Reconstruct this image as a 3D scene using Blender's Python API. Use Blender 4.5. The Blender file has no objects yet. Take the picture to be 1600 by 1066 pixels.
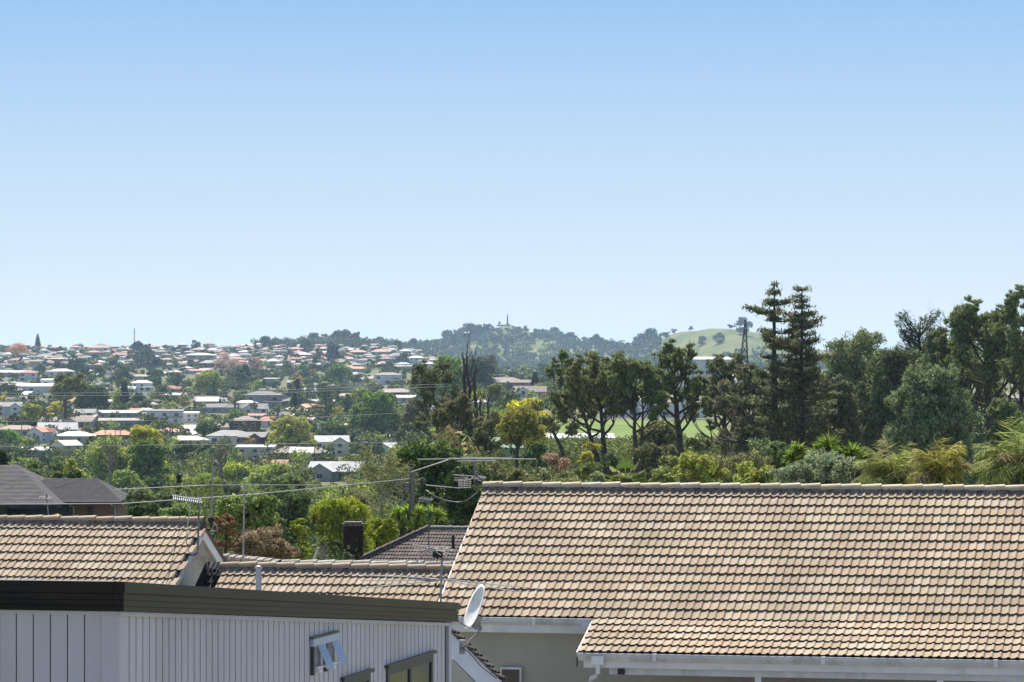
import bpy, math, random
import numpy as np
from mathutils import Vector, Matrix
R = random.Random(7)
NR = np.random.default_rng(7)
SC = bpy.context.scene
COL = SC.collection
rad = math.radians

# ------------------------------------------------------------------ camera
FP = 5500.0            # focal length in pixels of the 1600 px wide photograph
YH = 590.0             # image row of the horizon
cam_d = bpy.data.cameras.new("camera")
cam = bpy.data.objects.new("camera", cam_d)
COL.objects.link(cam)
cam.location = (0, 0, 0)
cam.rotation_euler = (rad(90), 0, 0)
cam_d.sensor_width = 36.0
cam_d.lens = 36.0 * FP / 1600.0
cam_d.shift_y = (YH - 533.0) / 1600.0
cam_d.clip_start = 0.5
cam_d.clip_end = 90000
SC.camera = cam

# ------------------------------------------------------------------ sky, sun, exposure
SUN_EL, SUN_AZ = 50.0, -8.0       # azimuth measured from +Y towards +X
W = bpy.data.worlds.new("World")
SC.world = W
W.use_nodes = True
nt = W.node_tree
nt.nodes.clear()
wo = nt.nodes.new("ShaderNodeOutputWorld")
bg = nt.nodes.new("ShaderNodeBackground")
sky = nt.nodes.new("ShaderNodeTexSky")
sky.sky_type = 'NISHITA'
sky.sun_disc = False
sky.sun_elevation = rad(SUN_EL)
sky.sun_rotation = rad(SUN_AZ)
sky.altitude = 60
sky.air_density = 1.0
sky.dust_density = 2.2
sky.ozone_density = 1.0
bg.inputs["Strength"].default_value = 0.085
# pale band at the horizon that deepens to blue within a few degrees, all the way round
tc = nt.nodes.new("ShaderNodeTexCoord")
sep = nt.nodes.new("ShaderNodeSeparateXYZ")
rmp = nt.nodes.new("ShaderNodeValToRGB")
rmp.color_ramp.interpolation = 'LINEAR'
el = rmp.color_ramp.elements
el[0].position = 0.0
el[0].color = (4.65, 5.2, 5.65, 1)
el[1].position = 0.35
el[1].color = (1.1, 2.0, 4.0, 1)
for p_, c_ in ((0.02, (4.4, 5.08, 5.62, 1)), (0.0617, (3.25, 4.35, 5.55, 1)), (0.085, (2.6, 3.85, 5.45, 1)), (0.107, (1.95, 3.4, 5.35, 1)), (0.16, (1.45, 2.8, 4.9, 1))):
    e_ = el.new(p_)
    e_.color = c_
mixw = nt.nodes.new("ShaderNodeMix")
mixw.data_type = 'RGBA'
fac = nt.nodes.new("ShaderNodeMapRange")
fac.inputs[1].default_value = 0.11
fac.inputs[2].default_value = 0.35
fac.inputs[3].default_value = 0.0
fac.inputs[4].default_value = 1.0
L = nt.links.new
L(tc.outputs["Generated"], sep.inputs[0])
L(sep.outputs[2], rmp.inputs[0])
L(sep.outputs[2], fac.inputs[0])
L(fac.outputs[0], mixw.inputs[0])
L(rmp.outputs[0], mixw.inputs[6])
L(sky.outputs[0], mixw.inputs[7])
L(mixw.outputs[2], bg.inputs["Color"])
L(bg.outputs[0], wo.inputs["Surface"])

sun_d = bpy.data.lights.new("sun", 'SUN')
sun_d.energy = 5.0
sun_d.angle = rad(0.53)
sun_d.color = (1.0, 0.95, 0.87)
sun = bpy.data.objects.new("sun", sun_d)
COL.objects.link(sun)
sd = Vector((math.sin(rad(SUN_AZ)) * math.cos(rad(SUN_EL)), math.cos(rad(SUN_AZ)) * math.cos(rad(SUN_EL)), math.sin(rad(SUN_EL))))
sun.rotation_euler = sd.to_track_quat('Z', 'Y').to_euler()
SC.view_settings.view_transform = 'Standard'
SC.view_settings.look = 'None'
SC.view_settings.exposure = 0.95
SC.view_settings.gamma = 1.0
SC.view_settings.use_curve_mapping = False
SC.cycles.max_bounces = 6
SC.cycles.diffuse_bounces = 3
SC.cycles.volume_bounces = 0
SC.cycles.transparent_max_bounces = 8

# ------------------------------------------------------------------ materials
MATS = {}

def newmat(name):
    m = bpy.data.materials.new(name)
    m.use_nodes = True
    n = m.node_tree
    n.nodes.clear()
    o = n.nodes.new("ShaderNodeOutputMaterial")
    b = n.nodes.new("ShaderNodeBsdfPrincipled")
    n.links.new(b.outputs[0], o.inputs[0])
    MATS[name] = m
    return m, n, b, o

def hexc(c):
    return (c[0], c[1], c[2], 1)

def noise_mat(name, c1, c2, scale=4.0, rough=0.75, detail=6.0, bump=0.0, bscale=None, spec=0.3, dirt=None, dscale=1.0, objcol=False, metal=0.0, stretch=None):
    """two colour noise, optional dirt blotches, optional relief, optional tint by the object's own colour"""
    m, n, b, o = newmat(name)
    t = n.nodes.new("ShaderNodeTexCoord")
    src = t.outputs["Object"]
    if stretch:
        mp = n.nodes.new("ShaderNodeMapping")
        mp.inputs["Scale"].default_value = stretch
        n.links.new(src, mp.inputs[0])
        src = mp.outputs[0]
    nz = n.nodes.new("ShaderNodeTexNoise")
    nz.inputs["Scale"].default_value = scale
    nz.inputs["Detail"].default_value = detail
    n.links.new(src, nz.inputs["Vector"])
    r = n.nodes.new("ShaderNodeValToRGB")
    r.color_ramp.elements[0].position = 0.32
    r.color_ramp.elements[1].position = 0.68
    r.color_ramp.elements[0].color = hexc(c1)
    r.color_ramp.elements[1].color = hexc(c2)
    n.links.new(nz.outputs[0], r.inputs[0])
    out = r.outputs[0]
    if objcol:
        oi = n.nodes.new("ShaderNodeObjectInfo")
        mx = n.nodes.new("ShaderNodeMix")
        mx.data_type = 'RGBA'
        mx.blend_type = 'MULTIPLY'
        mx.inputs[0].default_value = 1.0
        n.links.new(oi.outputs["Color"], mx.inputs[6])
        n.links.new(out, mx.inputs[7])
        out = mx.outputs[2]
    if dirt:
        nz2 = n.nodes.new("ShaderNodeTexNoise")
        nz2.inputs["Scale"].default_value = dscale
        nz2.inputs["Detail"].default_value = 8
        n.links.new(src, nz2.inputs["Vector"])
        mr = n.nodes.new("ShaderNodeMapRange")
        mr.inputs[1].default_value = 0.52
        mr.inputs[2].default_value = 0.72
        mr.inputs[4].default_value = 0.7
        n.links.new(nz2.outputs[0], mr.inputs[0])
        mx2 = n.nodes.new("ShaderNodeMix")
        mx2.data_type = 'RGBA'
        n.links.new(mr.outputs[0], mx2.inputs[0])
        n.links.new(out, mx2.inputs[6])
        mx2.inputs[7].default_value = hexc(dirt)
        out = mx2.outputs[2]
    n.links.new(out, b.inputs["Base Color"])
    b.inputs["Roughness"].default_value = rough
    b.inputs["Specular IOR Level"].default_value = spec
    b.inputs["Metallic"].default_value = metal
    if bump:
        nb = n.nodes.new("ShaderNodeTexNoise")
        nb.inputs["Scale"].default_value = bscale or scale * 6
        nb.inputs["Detail"].default_value = 5
        n.links.new(src, nb.inputs["Vector"])
        bp = n.nodes.new("ShaderNodeBump")
        bp.inputs["Strength"].default_value = bump
        bp.inputs["Distance"].default_value = 0.02
        n.links.new(nb.outputs[0], bp.inputs["Height"])
        n.links.new(bp.outputs[0], b.inputs["Normal"])
    return m

def flat_mat(name, c, rough=0.5, spec=0.4, metal=0.0):
    k = 0.88
    return noise_mat(name, tuple(v * k for v in c), c, scale=1.7, rough=rough, spec=spec, metal=metal)

def tile_mat(name, ca, cb, cc, lichen, lich_amt, dark=(0.10, 0.085, 0.07)):
    """weathered concrete tile: own tint per tile, patches across the roof, pale lichen dots and grime"""
    m, n, b, o = newmat(name)
    geo = n.nodes.new("ShaderNodeNewGeometry")
    oi = n.nodes.new("ShaderNodeObjectInfo")
    ad = n.nodes.new("ShaderNodeMath")
    ad.operation = 'ADD'
    n.links.new(geo.outputs["Random Per Island"], ad.inputs[0])
    n.links.new(oi.outputs["Random"], ad.inputs[1])
    fr = n.nodes.new("ShaderNodeMath")
    fr.operation = 'FRACT'
    n.links.new(ad.outputs[0], fr.inputs[0])
    r = n.nodes.new("ShaderNodeValToRGB")
    e = r.color_ramp.elements
    e[0].position = 0.0
    e[0].color = hexc(ca)
    e[1].position = 1.0
    e[1].color = hexc(cc)
    x = e.new(0.5)
    x.color = hexc(cb)
    x = e.new(0.93)
    x.color = hexc(cc)
    n.links.new(fr.outputs[0], r.inputs[0])
    # broad weathering in world space, streaked down the slope
    mp = n.nodes.new("ShaderNodeMapping")
    mp.inputs["Scale"].default_value = (1.0, 0.45, 0.45)
    n.links.new(geo.outputs["Position"], mp.inputs[0])
    nz = n.nodes.new("ShaderNodeTexNoise")
    nz.inputs["Scale"].default_value = 0.9
    nz.inputs["Detail"].default_value = 7
    n.links.new(mp.outputs[0], nz.inputs["Vector"])
    mr = n.nodes.new("ShaderNodeMapRange")
    mr.inputs[1].default_value = 0.35
    mr.inputs[2].default_value = 0.7
    mr.inputs[3].default_value = 0.86
    mr.inputs[4].default_value = 1.12
    n.links.new(nz.outputs[0], mr.inputs[0])
    mul = n.nodes.new("ShaderNodeMix")
    mul.data_type = 'RGBA'
    mul.blend_type = 'MULTIPLY'
    mul.inputs[0].default_value = 1.0
    n.links.new(r.outputs[0], mul.inputs[6])
    n.links.new(mr.outputs[0], mul.inputs[7])
    # mottled grime, some on each tile
    nz2 = n.nodes.new("ShaderNodeTexNoise")
    nz2.inputs["Scale"].default_value = 9
    nz2.inputs["Detail"].default_value = 9
    nz2.inputs["Roughness"].default_value = 0.65
    n.links.new(geo.outputs["Position"], nz2.inputs["Vector"])
    mr2 = n.nodes.new("ShaderNodeMapRange")
    mr2.inputs[1].default_value = 0.50
    mr2.inputs[2].default_value = 0.74
    mr2.inputs[4].default_value = 0.62
    n.links.new(nz2.outputs[0], mr2.inputs[0])
    mg = n.nodes.new("ShaderNodeMix")
    mg.data_type = 'RGBA'
    n.links.new(mr2.outputs[0], mg.inputs[0])
    n.links.new(mul.outputs[2], mg.inputs[6])
    mg.inputs[7].default_value = hexc(tuple((a_ * 0.45 + d_ * 0.55) for a_, d_ in zip(ca, dark)))
    # lichen
    nz3 = n.nodes.new("ShaderNodeTexNoise")
    nz3.inputs["Scale"].default_value = 5.5
    nz3.inputs["Detail"].default_value = 10
    nz3.inputs["Roughness"].default_value = 0.7
    n.links.new(geo.outputs["Position"], nz3.inputs["Vector"])
    mr3 = n.nodes.new("ShaderNodeMapRange")
    mr3.inputs[1].default_value = lich_amt
    mr3.inputs[2].default_value = lich_amt + 0.07
    mr3.inputs[4].default_value = 0.8
    n.links.new(nz3.outputs[0], mr3.inputs[0])
    ml = n.nodes.new("ShaderNodeMix")
    ml.data_type = 'RGBA'
    n.links.new(mr3.outputs[0], ml.inputs[0])
    n.links.new(mg.outputs[2], ml.inputs[6])
    ml.inputs[7].default_value = hexc(lichen)
    n.links.new(ml.outputs[2], b.inputs["Base Color"])
    b.inputs["Roughness"].default_value = 0.85
    b.inputs["Specular IOR Level"].default_value = 0.25
    bp = n.nodes.new("ShaderNodeBump")
    bp.inputs["Strength"].default_value = 0.35
    bp.inputs["Distance"].default_value = 0.012
    n.links.new(nz2.outputs[0], bp.inputs["Height"])
    n.links.new(bp.outputs[0], b.inputs["Normal"])
    return m

def leaf_mat(name, rough=0.8, trans=0.28, own=None):
    """leaf: tint from the plant's own colour, varied leaf by leaf and in patches of growth"""
    m, n, b, o = newmat(name)
    geo = n.nodes.new("ShaderNodeNewGeometry")
    if own is None:
        oi = n.nodes.new("ShaderNodeObjectInfo")
        src = oi.outputs["Color"]
    else:
        rg = n.nodes.new("ShaderNodeRGB")
        rg.outputs[0].default_value = hexc(own)
        src = rg.outputs[0]
    t = n.nodes.new("ShaderNodeTexCoord")
    nz = n.nodes.new("ShaderNodeTexNoise")
    nz.inputs["Scale"].default_value = 0.9
    nz.inputs["Detail"].default_value = 3
    n.links.new(geo.outputs["Position"], nz.inputs["Vector"])
    hs = n.nodes.new("ShaderNodeHueSaturation")
    m1 = n.nodes.new("ShaderNodeMapRange")
    m1.inputs[3].default_value = 0.475
    m1.inputs[4].default_value = 0.52
    n.links.new(nz.outputs[0], m1.inputs[0])
    n.links.new(m1.outputs[0], hs.inputs["Hue"])
    m2 = n.nodes.new("ShaderNodeMapRange")
    m2.inputs[3].default_value = 0.6
    m2.inputs[4].default_value = 3.2
    n.links.new(geo.outputs["Random Per Island"], m2.inputs[0])
    n.links.new(m2.outputs[0], hs.inputs["Value"])
    n.links.new(src, hs.inputs["Color"])
    n.links.new(hs.outputs[0], b.inputs["Base Color"])
    b.inputs["Roughness"].default_value = rough
    b.inputs["Specular IOR Level"].default_value = 0.08
    tr = n.nodes.new("ShaderNodeBsdfTranslucent")
    n.links.new(hs.outputs[0], tr.inputs[0])
    mx = n.nodes.new("ShaderNodeMixShader")
    mx.inputs[0].default_value = trans
    n.links.new(b.outputs[0], mx.inputs[1])
    n.links.new(tr.outputs[0], mx.inputs[2])
    n.links.new(mx.outputs[0], o.inputs[0])
    return m

M_LEAF = leaf_mat("leaf", trans=0.2)
M_NEEDLE = leaf_mat("needle", rough=0.8, trans=0.22)
M_BARK = noise_mat("bark", (0.035, 0.027, 0.02), (0.11, 0.09, 0.07), 3, 0.9, bump=0.5)
M_BARKPALE = noise_mat("pale_bark", (0.16, 0.14, 0.12), (0.34, 0.31, 0.28), 3, 0.9, bump=0.3)
M_TILE = tile_mat("beige_tile", (0.30, 0.224, 0.148), (0.338, 0.258, 0.172), (0.385, 0.308, 0.22), (0.58, 0.54, 0.45), 0.615)
M_TILEEDGE = noise_mat("shade_grime_tile_nose", (0.05, 0.045, 0.04), (0.16, 0.13, 0.10), 9, 0.9)  # grime colour on tile fronts, also painting in shade along the course lines
M_RIDGE = tile_mat("ridge_tile_mat", (0.46, 0.385, 0.25), (0.50, 0.425, 0.29), (0.50, 0.44, 0.33), (0.50, 0.43, 0.18), 0.60)
M_RIDGE2 = tile_mat("ridge_tile_tan", (0.32, 0.25, 0.17), (0.36, 0.28, 0.19), (0.40, 0.32, 0.23), (0.55, 0.5, 0.4), 0.66)
M_LICHEN = tile_mat("lichen_tile", (0.16, 0.15, 0.14), (0.27, 0.25, 0.22), (0.36, 0.35, 0.31), (0.55, 0.54, 0.48), 0.55)
M_MORTAR = noise_mat("mortar", (0.07, 0.055, 0.05), (0.26, 0.22, 0.2), 12, 0.95, bump=0.8, bscale=30)
M_BROWNTILE = tile_mat("brown_tile", (0.06, 0.047, 0.042), (0.10, 0.075, 0.064), (0.13, 0.10, 0.088), (0.24, 0.21, 0.19), 0.72)
M_DARKTILE = tile_mat("dark_tile", (0.02, 0.02, 0.024), (0.03, 0.03, 0.036), (0.045, 0.045, 0.05), (0.1, 0.1, 0.1), 0.8)
M_SHINGLE = noise_mat("shingle", (0.028, 0.028, 0.032), (0.062, 0.062, 0.068), 2.2, 0.9, bump=0.6, bscale=5)
M_GREYCLAD = noise_mat("grey_cladding", (0.47, 0.465, 0.50), (0.54, 0.535, 0.565), 1.6, 0.55, bump=0.08, bscale=40, dirt=(0.42, 0.41, 0.43), dscale=1.3, stretch=(1, 1, 0.22))
M_DARKMETAL = noise_mat("dark_metal", (0.006, 0.005, 0.0045), (0.016, 0.0125, 0.011), 1.4, 0.36, spec=0.2, dirt=(0.03, 0.024, 0.021), dscale=1.1, stretch=(0.5, 0.5, 3.0))
M_FRAME = flat_mat("dark_frame", (0.05, 0.052, 0.058), 0.4)
M_WHITE = noise_mat("white_paint", (0.66, 0.66, 0.68), (0.78, 0.78, 0.79), 2.2, 0.5, dirt=(0.45, 0.44, 0.42), dscale=1.5)
M_CREAM = noise_mat("cream_plaster", (0.37, 0.36, 0.31), (0.43, 0.42, 0.365), 1.0, 0.85, dirt=(0.30, 0.285, 0.24), dscale=0.7, bump=0.15, bscale=25, stretch=(1, 1, 0.35))
M_PLASTER = noise_mat("pale_plaster", (0.46, 0.46, 0.445), (0.55, 0.55, 0.53), 1.0, 0.85, dirt=(0.25, 0.25, 0.23), dscale=1.1, bump=0.15, bscale=25, stretch=(1, 1, 0.35))
M_GUTTER = noise_mat("gutter_paint", (0.55, 0.55, 0.56), (0.68, 0.68, 0.69), 2.0, 0.45, dirt=(0.33, 0.32, 0.3), dscale=2.2, stretch=(1, 1, 0.4))
M_GALV = noise_mat("galvanised_steel", (0.2, 0.21, 0.22), (0.34, 0.35, 0.36), 9, 0.45, metal=0.4)
M_DULL = noise_mat("dull_steel", (0.12, 0.12, 0.13), (0.26, 0.26, 0.27), 9, 0.6, metal=0.2)
M_DISH = noise_mat("dish_paint", (0.66, 0.66, 0.62), (0.80, 0.80, 0.77), 4, 0.45, dirt=(0.42, 0.42, 0.34), dscale=3)
M_PIPE = flat_mat("pipe_grey", (0.42, 0.44, 0.5), 0.5)
M_BLACK = flat_mat("black_rubber", (0.015, 0.015, 0.016), 0.5)
M_WIRE = flat_mat("wire_grey", (0.42, 0.42, 0.42), 0.6)
M_CABLEW = flat_mat("white_cable", (0.6, 0.6, 0.58), 0.5)
M_WOOD = noise_mat("grey_timber", (0.13, 0.115, 0.10), (0.28, 0.25, 0.22), 5, 0.9, bump=0.3, stretch=(3, 3, 0.3))
M_BLUEPLAS = flat_mat("pale_blue_acrylic", (0.42, 0.52, 0.68), 0.25)
M_WALL = noise_mat("house_wall", (0.82, 0.82, 0.82), (1, 1, 1), 0.7, 0.85, objcol=True, dirt=None)
M_ROOF = noise_mat("house_roof", (0.72, 0.70, 0.70), (1.05, 1.05, 1.05), 0.35, 0.75, objcol=True, stretch=(1, 1, 1), bump=0.4, bscale=3)
M_CONC = noise_mat("concrete", (0.32, 0.31, 0.29), (0.42, 0.41, 0.39), 1.2, 0.9)
M_ASPH = noise_mat("asphalt", (0.045, 0.045, 0.048), (0.075, 0.075, 0.078), 1.5, 0.9)
M_STONE = noise_mat("dark_stone", (0.13, 0.125, 0.12), (0.22, 0.21, 0.2), 0.6, 0.9)
M_CARPAINT = noise_mat("car_paint", (0.9, 0.9, 0.9), (1, 1, 1), 1, 0.25, spec=0.6, objcol=True)

def glass_mat():
    m, n, b, o = newmat("window_glass")
    b.inputs["Base Color"].default_value = (0.02, 0.025, 0.03, 1)
    b.inputs["Roughness"].default_value = 0.06
    b.inputs["Specular IOR Level"].default_value = 0.7
    return m
M_GLASS = glass_mat()

def brick_mat(name, c1, c2, mortar, scale):
    m, n, b, o = newmat(name)
    geo = n.nodes.new("ShaderNodeNewGeometry")
    sp = n.nodes.new("ShaderNodeSeparateXYZ")
    n.links.new(geo.outputs["Position"], sp.inputs[0])
    cb = n.nodes.new("ShaderNodeCombineXYZ")
    a = n.nodes.new("ShaderNodeMath")
    a.operation = 'ADD'
    n.links.new(sp.outputs[0], a.inputs[0])
    n.links.new(sp.outputs[1], a.inputs[1])
    n.links.new(a.outputs[0], cb.inputs[0])
    n.links.new(sp.outputs[2], cb.inputs[1])
    br = n.nodes.new("ShaderNodeTexBrick")
    br.inputs["Color1"].default_value = hexc(c1)
    br.inputs["Color2"].default_value = hexc(c2)
    br.inputs["Mortar"].default_value = hexc(mortar)
    br.inputs["Scale"].default_value = scale
    br.inputs["Mortar Size"].default_value = 0.03
    n.links.new(cb.outputs[0], br.inputs["Vector"])
    n.links.new(br.outputs[0], b.inputs["Base Color"])
    b.inputs["Roughness"].default_value = 0.9
    return m
M_BRICK = brick_mat("red_brick", (0.27, 0.13, 0.085), (0.34, 0.17, 0.11), (0.27, 0.19, 0.15), 2.1)
M_SOOT = noise_mat("sooty_brick", (0.02, 0.012, 0.01), (0.07, 0.035, 0.028), 5, 0.9)
M_TANBRICK = brick_mat("tan_brick", (0.20, 0.155, 0.10), (0.26, 0.20, 0.13), (0.32, 0.27, 0.2), 2.1)

# ------------------------------------------------------------------ mesh helpers
class MB:
    def __init__(s):
        s.v = []
        s.f = []
        s.m = []
    def add(s, vs, fs, mi=0):
        o = len(s.v)
        s.v += [tuple(v) for v in vs]
        s.f += [tuple(i + o for i in f) for f in fs]
        s.m += [mi] * len(fs)
        return s
    def box(s, c, d, ax=None, mi=0):
        """c centre, d half sizes along the axes ax (three unit vectors)"""
        ax = ax or (Vector((1, 0, 0)), Vector((0, 1, 0)), Vector((0, 0, 1)))
        c = Vector(c)
        vs = [c + ax[0] * (d[0] * i) + ax[1] * (d[1] * j) + ax[2] * (d[2] * k) for i in (-1, 1) for j in (-1, 1) for k in (-1, 1)]
        s.add(vs, [(0, 1, 3, 2), (4, 6, 7, 5), (0, 4, 5, 1), (2, 3, 7, 6), (0, 2, 6, 4), (1, 5, 7, 3)], mi)
        return s
    def prism(s, poly, off, mi=0):
        """polygon (3D points) extruded by the vector off"""
        n = len(poly)
        a = [Vector(p) for p in poly]
        b = [p + Vector(off) for p in a]
        fs = [tuple(range(n)), tuple(range(2 * n - 1, n - 1, -1))]
        fs += [(i, n + i, n + (i + 1) % n, (i + 1) % n) for i in range(n)]
        s.add(a + b, fs, mi)
        return s
    def tube(s, pts, r, n=6, mi=0, cap=True):
        pts = [Vector(p) for p in pts]
        rs = r if isinstance(r, (list, tuple)) else [r] * len(pts)
        rings = []
        for i, p in enumerate(pts):
            d = (pts[min(i + 1, len(pts) - 1)] - pts[max(i - 1, 0)])
            if d.length < 1e-9:
                d = Vector((0, 0, 1))
            d.normalize()
            u = d.cross(Vector((0.13, 0.31, 0.94)) if abs(d.z) < 0.9 else Vector((1, 0.1, 0)))
            u.normalize()
            w = d.cross(u)
            rings.append([p + (u * math.cos(2 * math.pi * k / n) + w * math.sin(2 * math.pi * k / n)) * rs[i] for k in range(n)])
        vs = [v for g in rings for v in g]
        fs = []
        for i in range(len(pts) - 1):
            for k in range(n):
                fs.append((i * n + k, i * n + (k + 1) % n, (i + 1) * n + (k + 1) % n, (i + 1) * n + k))
        if cap:
            fs.append(tuple(range(n - 1, -1, -1)))
            fs.append(tuple((len(pts) - 1) * n + k for k in range(n)))
        s.add(vs, fs, mi)
        return s
    def mesh(s, name, mats, org=None, smooth=False):
        me = bpy.data.meshes.new(name)
        if org is not None:
            ox, oy, oz = org
            s.v = [(x - ox, y - oy, z - oz) for x, y, z in s.v]
        me.from_pydata(s.v, [], s.f)
        for mt in (mats if isinstance(mats, (list, tuple)) else [mats]):
            me.materials.append(mt)
        if any(s.m):
            me.polygons.foreach_set("material_index", s.m)
        if smooth:
            me.polygons.foreach_set("use_smooth", [True] * len(s.f))
        me.update()
        return me
    def build(s, name, mats, parent=None, smooth=False, world=True):
        org = wloc(parent) if (parent is not None and world) else None
        me = s.mesh(name, mats, org, smooth)
        return link(name, me, parent)

def wloc(o):
    v = Vector((0, 0, 0))
    while o is not None:
        v = v + o.location
        o = o.parent
    return v

def link(name, data, parent=None, loc=None):
    o = bpy.data.objects.new(name, data)
    COL.objects.link(o)
    if parent is not None:
        o.parent = parent
    if loc is not None:
        o.location = loc
    return o

def tag(o, label=None, cat=None, group=None, kind=None):
    if label: o["label"] = label
    if cat: o["category"] = cat
    if group: o["group"] = group
    if kind: o["kind"] = kind
    return o

def thing(name, label, cat, loc=(0, 0, 0), group=None):
    o = link(name, None, None, loc)
    o.empty_display_size = 0.3
    return tag(o, label, cat, group)

def P(px, py, Y):
    """the point that stands at distance Y behind photo pixel px, py"""
    return Vector(((px - 800.0) / FP * Y, Y, -(py - YH) / FP * Y))

def sag(a, b, s, n=14):
    a, b = Vector(a), Vector(b)
    return [a.lerp(b, t / n) - Vector((0, 0, s * 4 * (t / n) * (1 - t / n))) for t in range(n + 1)]

# ------------------------------------------------------------------ terrain
def interp(x, pts):
    if x <= pts[0][0]: return pts[0][1]
    for (a, ha), (b, hb) in zip(pts, pts[1:]):
        if x <= b:
            t = (x - a) / (b - a)
            return ha + (hb - ha) * t
    return pts[-1][1]

def sm(a, b, x):
    t = min(1, max(0, (x - a) / (b - a)))
    return t * t * (3 - 2 * t)

LEFT = [(40, -8), (100, -8.8), (200, -12.5), (350, -20), (600, -26.5), (950, -26.8), (1250, -25), (1550, -19.7), (2100, -11.5), (2800, 0), (3500, 12.5), (4000, 24), (4600, 37.6), (5300, 30), (6500, 5), (9000, -20), (40000, -200)]
RIGHT = [(40, -8), (100, -8.4), (350, -10.3), (500, -11.8), (640, -12.7), (720, -12.2), (850, -10.6), (1000, -11), (1500, -9), (2500, -2), (3500, 4), (4600, 10), (6500, 14), (9000, -20), (40000, -200)]
CREST = [(-600, 548), (0, 550), (200, 549), (400, 546), (430, 545), (480, 541), (540, 538), (600, 542), (640, 547), (680, 540), (730, 530), (765, 517), (782, 508.5), (806, 508.5), (825, 518), (860, 527), (900, 538), (980, 545), (1020, 533), (1060, 519), (1110, 513.5), (1150, 513), (1190, 521), (1250, 543), (1400, 558), (1600, 562), (2400, 562)]
CRESTY = [(-600, 4900), (400, 5000), (560, 5300), (700, 6500), (800, 6800), (980, 6500), (1150, 6000), (2400, 6000)]

def ground(X, Y):
    if Y < 40:
        return -8.0
    a = X / Y * FP
    t = sm(-190, -60, a)
    t = t * sm(200, 420, Y) if Y < 420 else t
    h = interp(Y, LEFT) * (1 - t) + interp(Y, RIGHT) * t
    h += 0.25 * math.sin(X * 0.021 + 1.3) * math.sin(Y * 0.017) * min(1, Y / 400)
    px = a + 800
    yc = interp(px, CRESTY)
    hc = (YH - interp(px, CREST)) / FP * yc
    s = 430.0 if Y < yc else 900.0
    g = math.exp(-((Y - yc) / s) ** 2)
    if Y > 3300:
        h = max(h, h + (hc - h) * g if hc > h else h)
    return h

def gpt(px, Y):
    X = (px - 800.0) / FP * Y
    return Vector((X, Y, ground(X, Y)))

def gsolve(px, py, y0=110.0, y1=7400.0):
    """first distance at which the ground behind column px rises to photo row py"""
    Y = y0
    last = Y
    while Y < y1:
        X = (px - 800.0) / FP * Y
        y = YH - ground(X, Y) / Y * FP
        if y <= py:
            return Y
        last = Y
        Y *= 1.012
    return None

def build_terrain():
    ys = [-400, -100, -20, 20, 40]
    y = 40.0
    while y < 9500:
        y *= 1.028
        ys.append(y)
    ys += [14000, 22000, 40000]
    us = [-2.2, -1.4, -0.9, -0.6, -0.45, -0.35, -0.28] + [-0.24 + 0.48 * i / 170 for i in range(171)] + [0.28, 0.35, 0.45, 0.6, 0.9, 1.4, 2.2]
    vs, cols = [], []
    for y in ys:
        for u in us:
            yy = max(y, 250 if y < 60 else 40)
            x = u * max(abs(y), 120)
            z = ground(x, y) if y > 0 else -8.0
            vs.append((x, y, z))
    nu = len(us)
    fs = []
    for j in range(len(ys) - 1):
        for i in range(nu - 1):
            fs.append((j * nu + i, j * nu + i + 1, (j + 1) * nu + i + 1, (j + 1) * nu + i))
    me = bpy.data.meshes.new("ground")
    me.from_pydata(vs, [], fs)
    ca = me.color_attributes.new("cover", 'FLOAT_COLOR', 'POINT')
    arr = np.zeros((len(vs), 4), dtype=np.float32)
    for i, (x, y, z) in enumerate(vs):
        px = x / max(y, 1) * FP + 800 if y > 0 else 800
        k = sm(4900, 5600, y) * sm(640, 760, px) if y > 0 else 0      # pasture on the hills
        arr[i] = (k, 0, 0, 1)
    ca.data.foreach_set("color", arr.ravel())
    me.polygons.foreach_set("use_smooth", [True] * len(fs))
    m, n, b, o = newmat("ground_cover")
    at = n.nodes.new("ShaderNodeVertexColor")
    at.layer_name = "cover"
    geo = n.nodes.new("ShaderNodeNewGeometry")
    nz = n.nodes.new("ShaderNodeTexNoise")
    nz.inputs["Scale"].default_value = 0.035
    nz.inputs["Detail"].default_value = 12
    nz.inputs["Roughness"].default_value = 0.62
    n.links.new(geo.outputs["Position"], nz.inputs["Vector"])
    r1 = n.nodes.new("ShaderNodeValToRGB")
    r1.color_ramp.elements[0].position = 0.35
    r1.color_ramp.elements[1].position = 0.65
    r1.color_ramp.elements[0].color = (0.05, 0.07, 0.025, 1)
    r1.color_ramp.elements[1].color = (0.14, 0.14, 0.075, 1)
    r2 = n.nodes.new("ShaderNodeValToRGB")
    r2.color_ramp.elements[0].position = 0.38
    r2.color_ramp.elements[1].position = 0.66
    r2.color_ramp.elements[0].color = (0.06, 0.085, 0.02, 1)
    r2.color_ramp.elements[1].color = (0.135, 0.14, 0.04, 1)
    nz2 = n.nodes.new("ShaderNodeTexNoise")
    nz2.inputs["Scale"].default_value = 0.012
    nz2.inputs["Detail"].default_value = 9
    n.links.new(geo.outputs["Position"], nz2.inputs["Vector"])
    n.links.new(nz.outputs[0], r1.inputs[0])
    n.links.new(nz2.outputs[0], r2.inputs[0])
    mx = n.nodes.new("ShaderNodeMix")
    mx.data_type = 'RGBA'
    sp = n.nodes.new("ShaderNodeSeparateColor")
    n.links.new(at.outputs[0], sp.inputs[0])
    n.links.new(sp.outputs[0], mx.inputs[0])
    n.links.new(r1.outputs[0], mx.inputs[6])
    n.links.new(r2.outputs[0], mx.inputs[7])
    n.links.new(mx.outputs[2], b.inputs["Base Color"])
    b.inputs["Roughness"].default_value = 0.95
    b.inputs["Specular IOR Level"].default_value = 0.1
    me.materials.append(m)
    tag(link("ground", me), kind="structure")
build_terrain()
b = MB()
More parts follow.
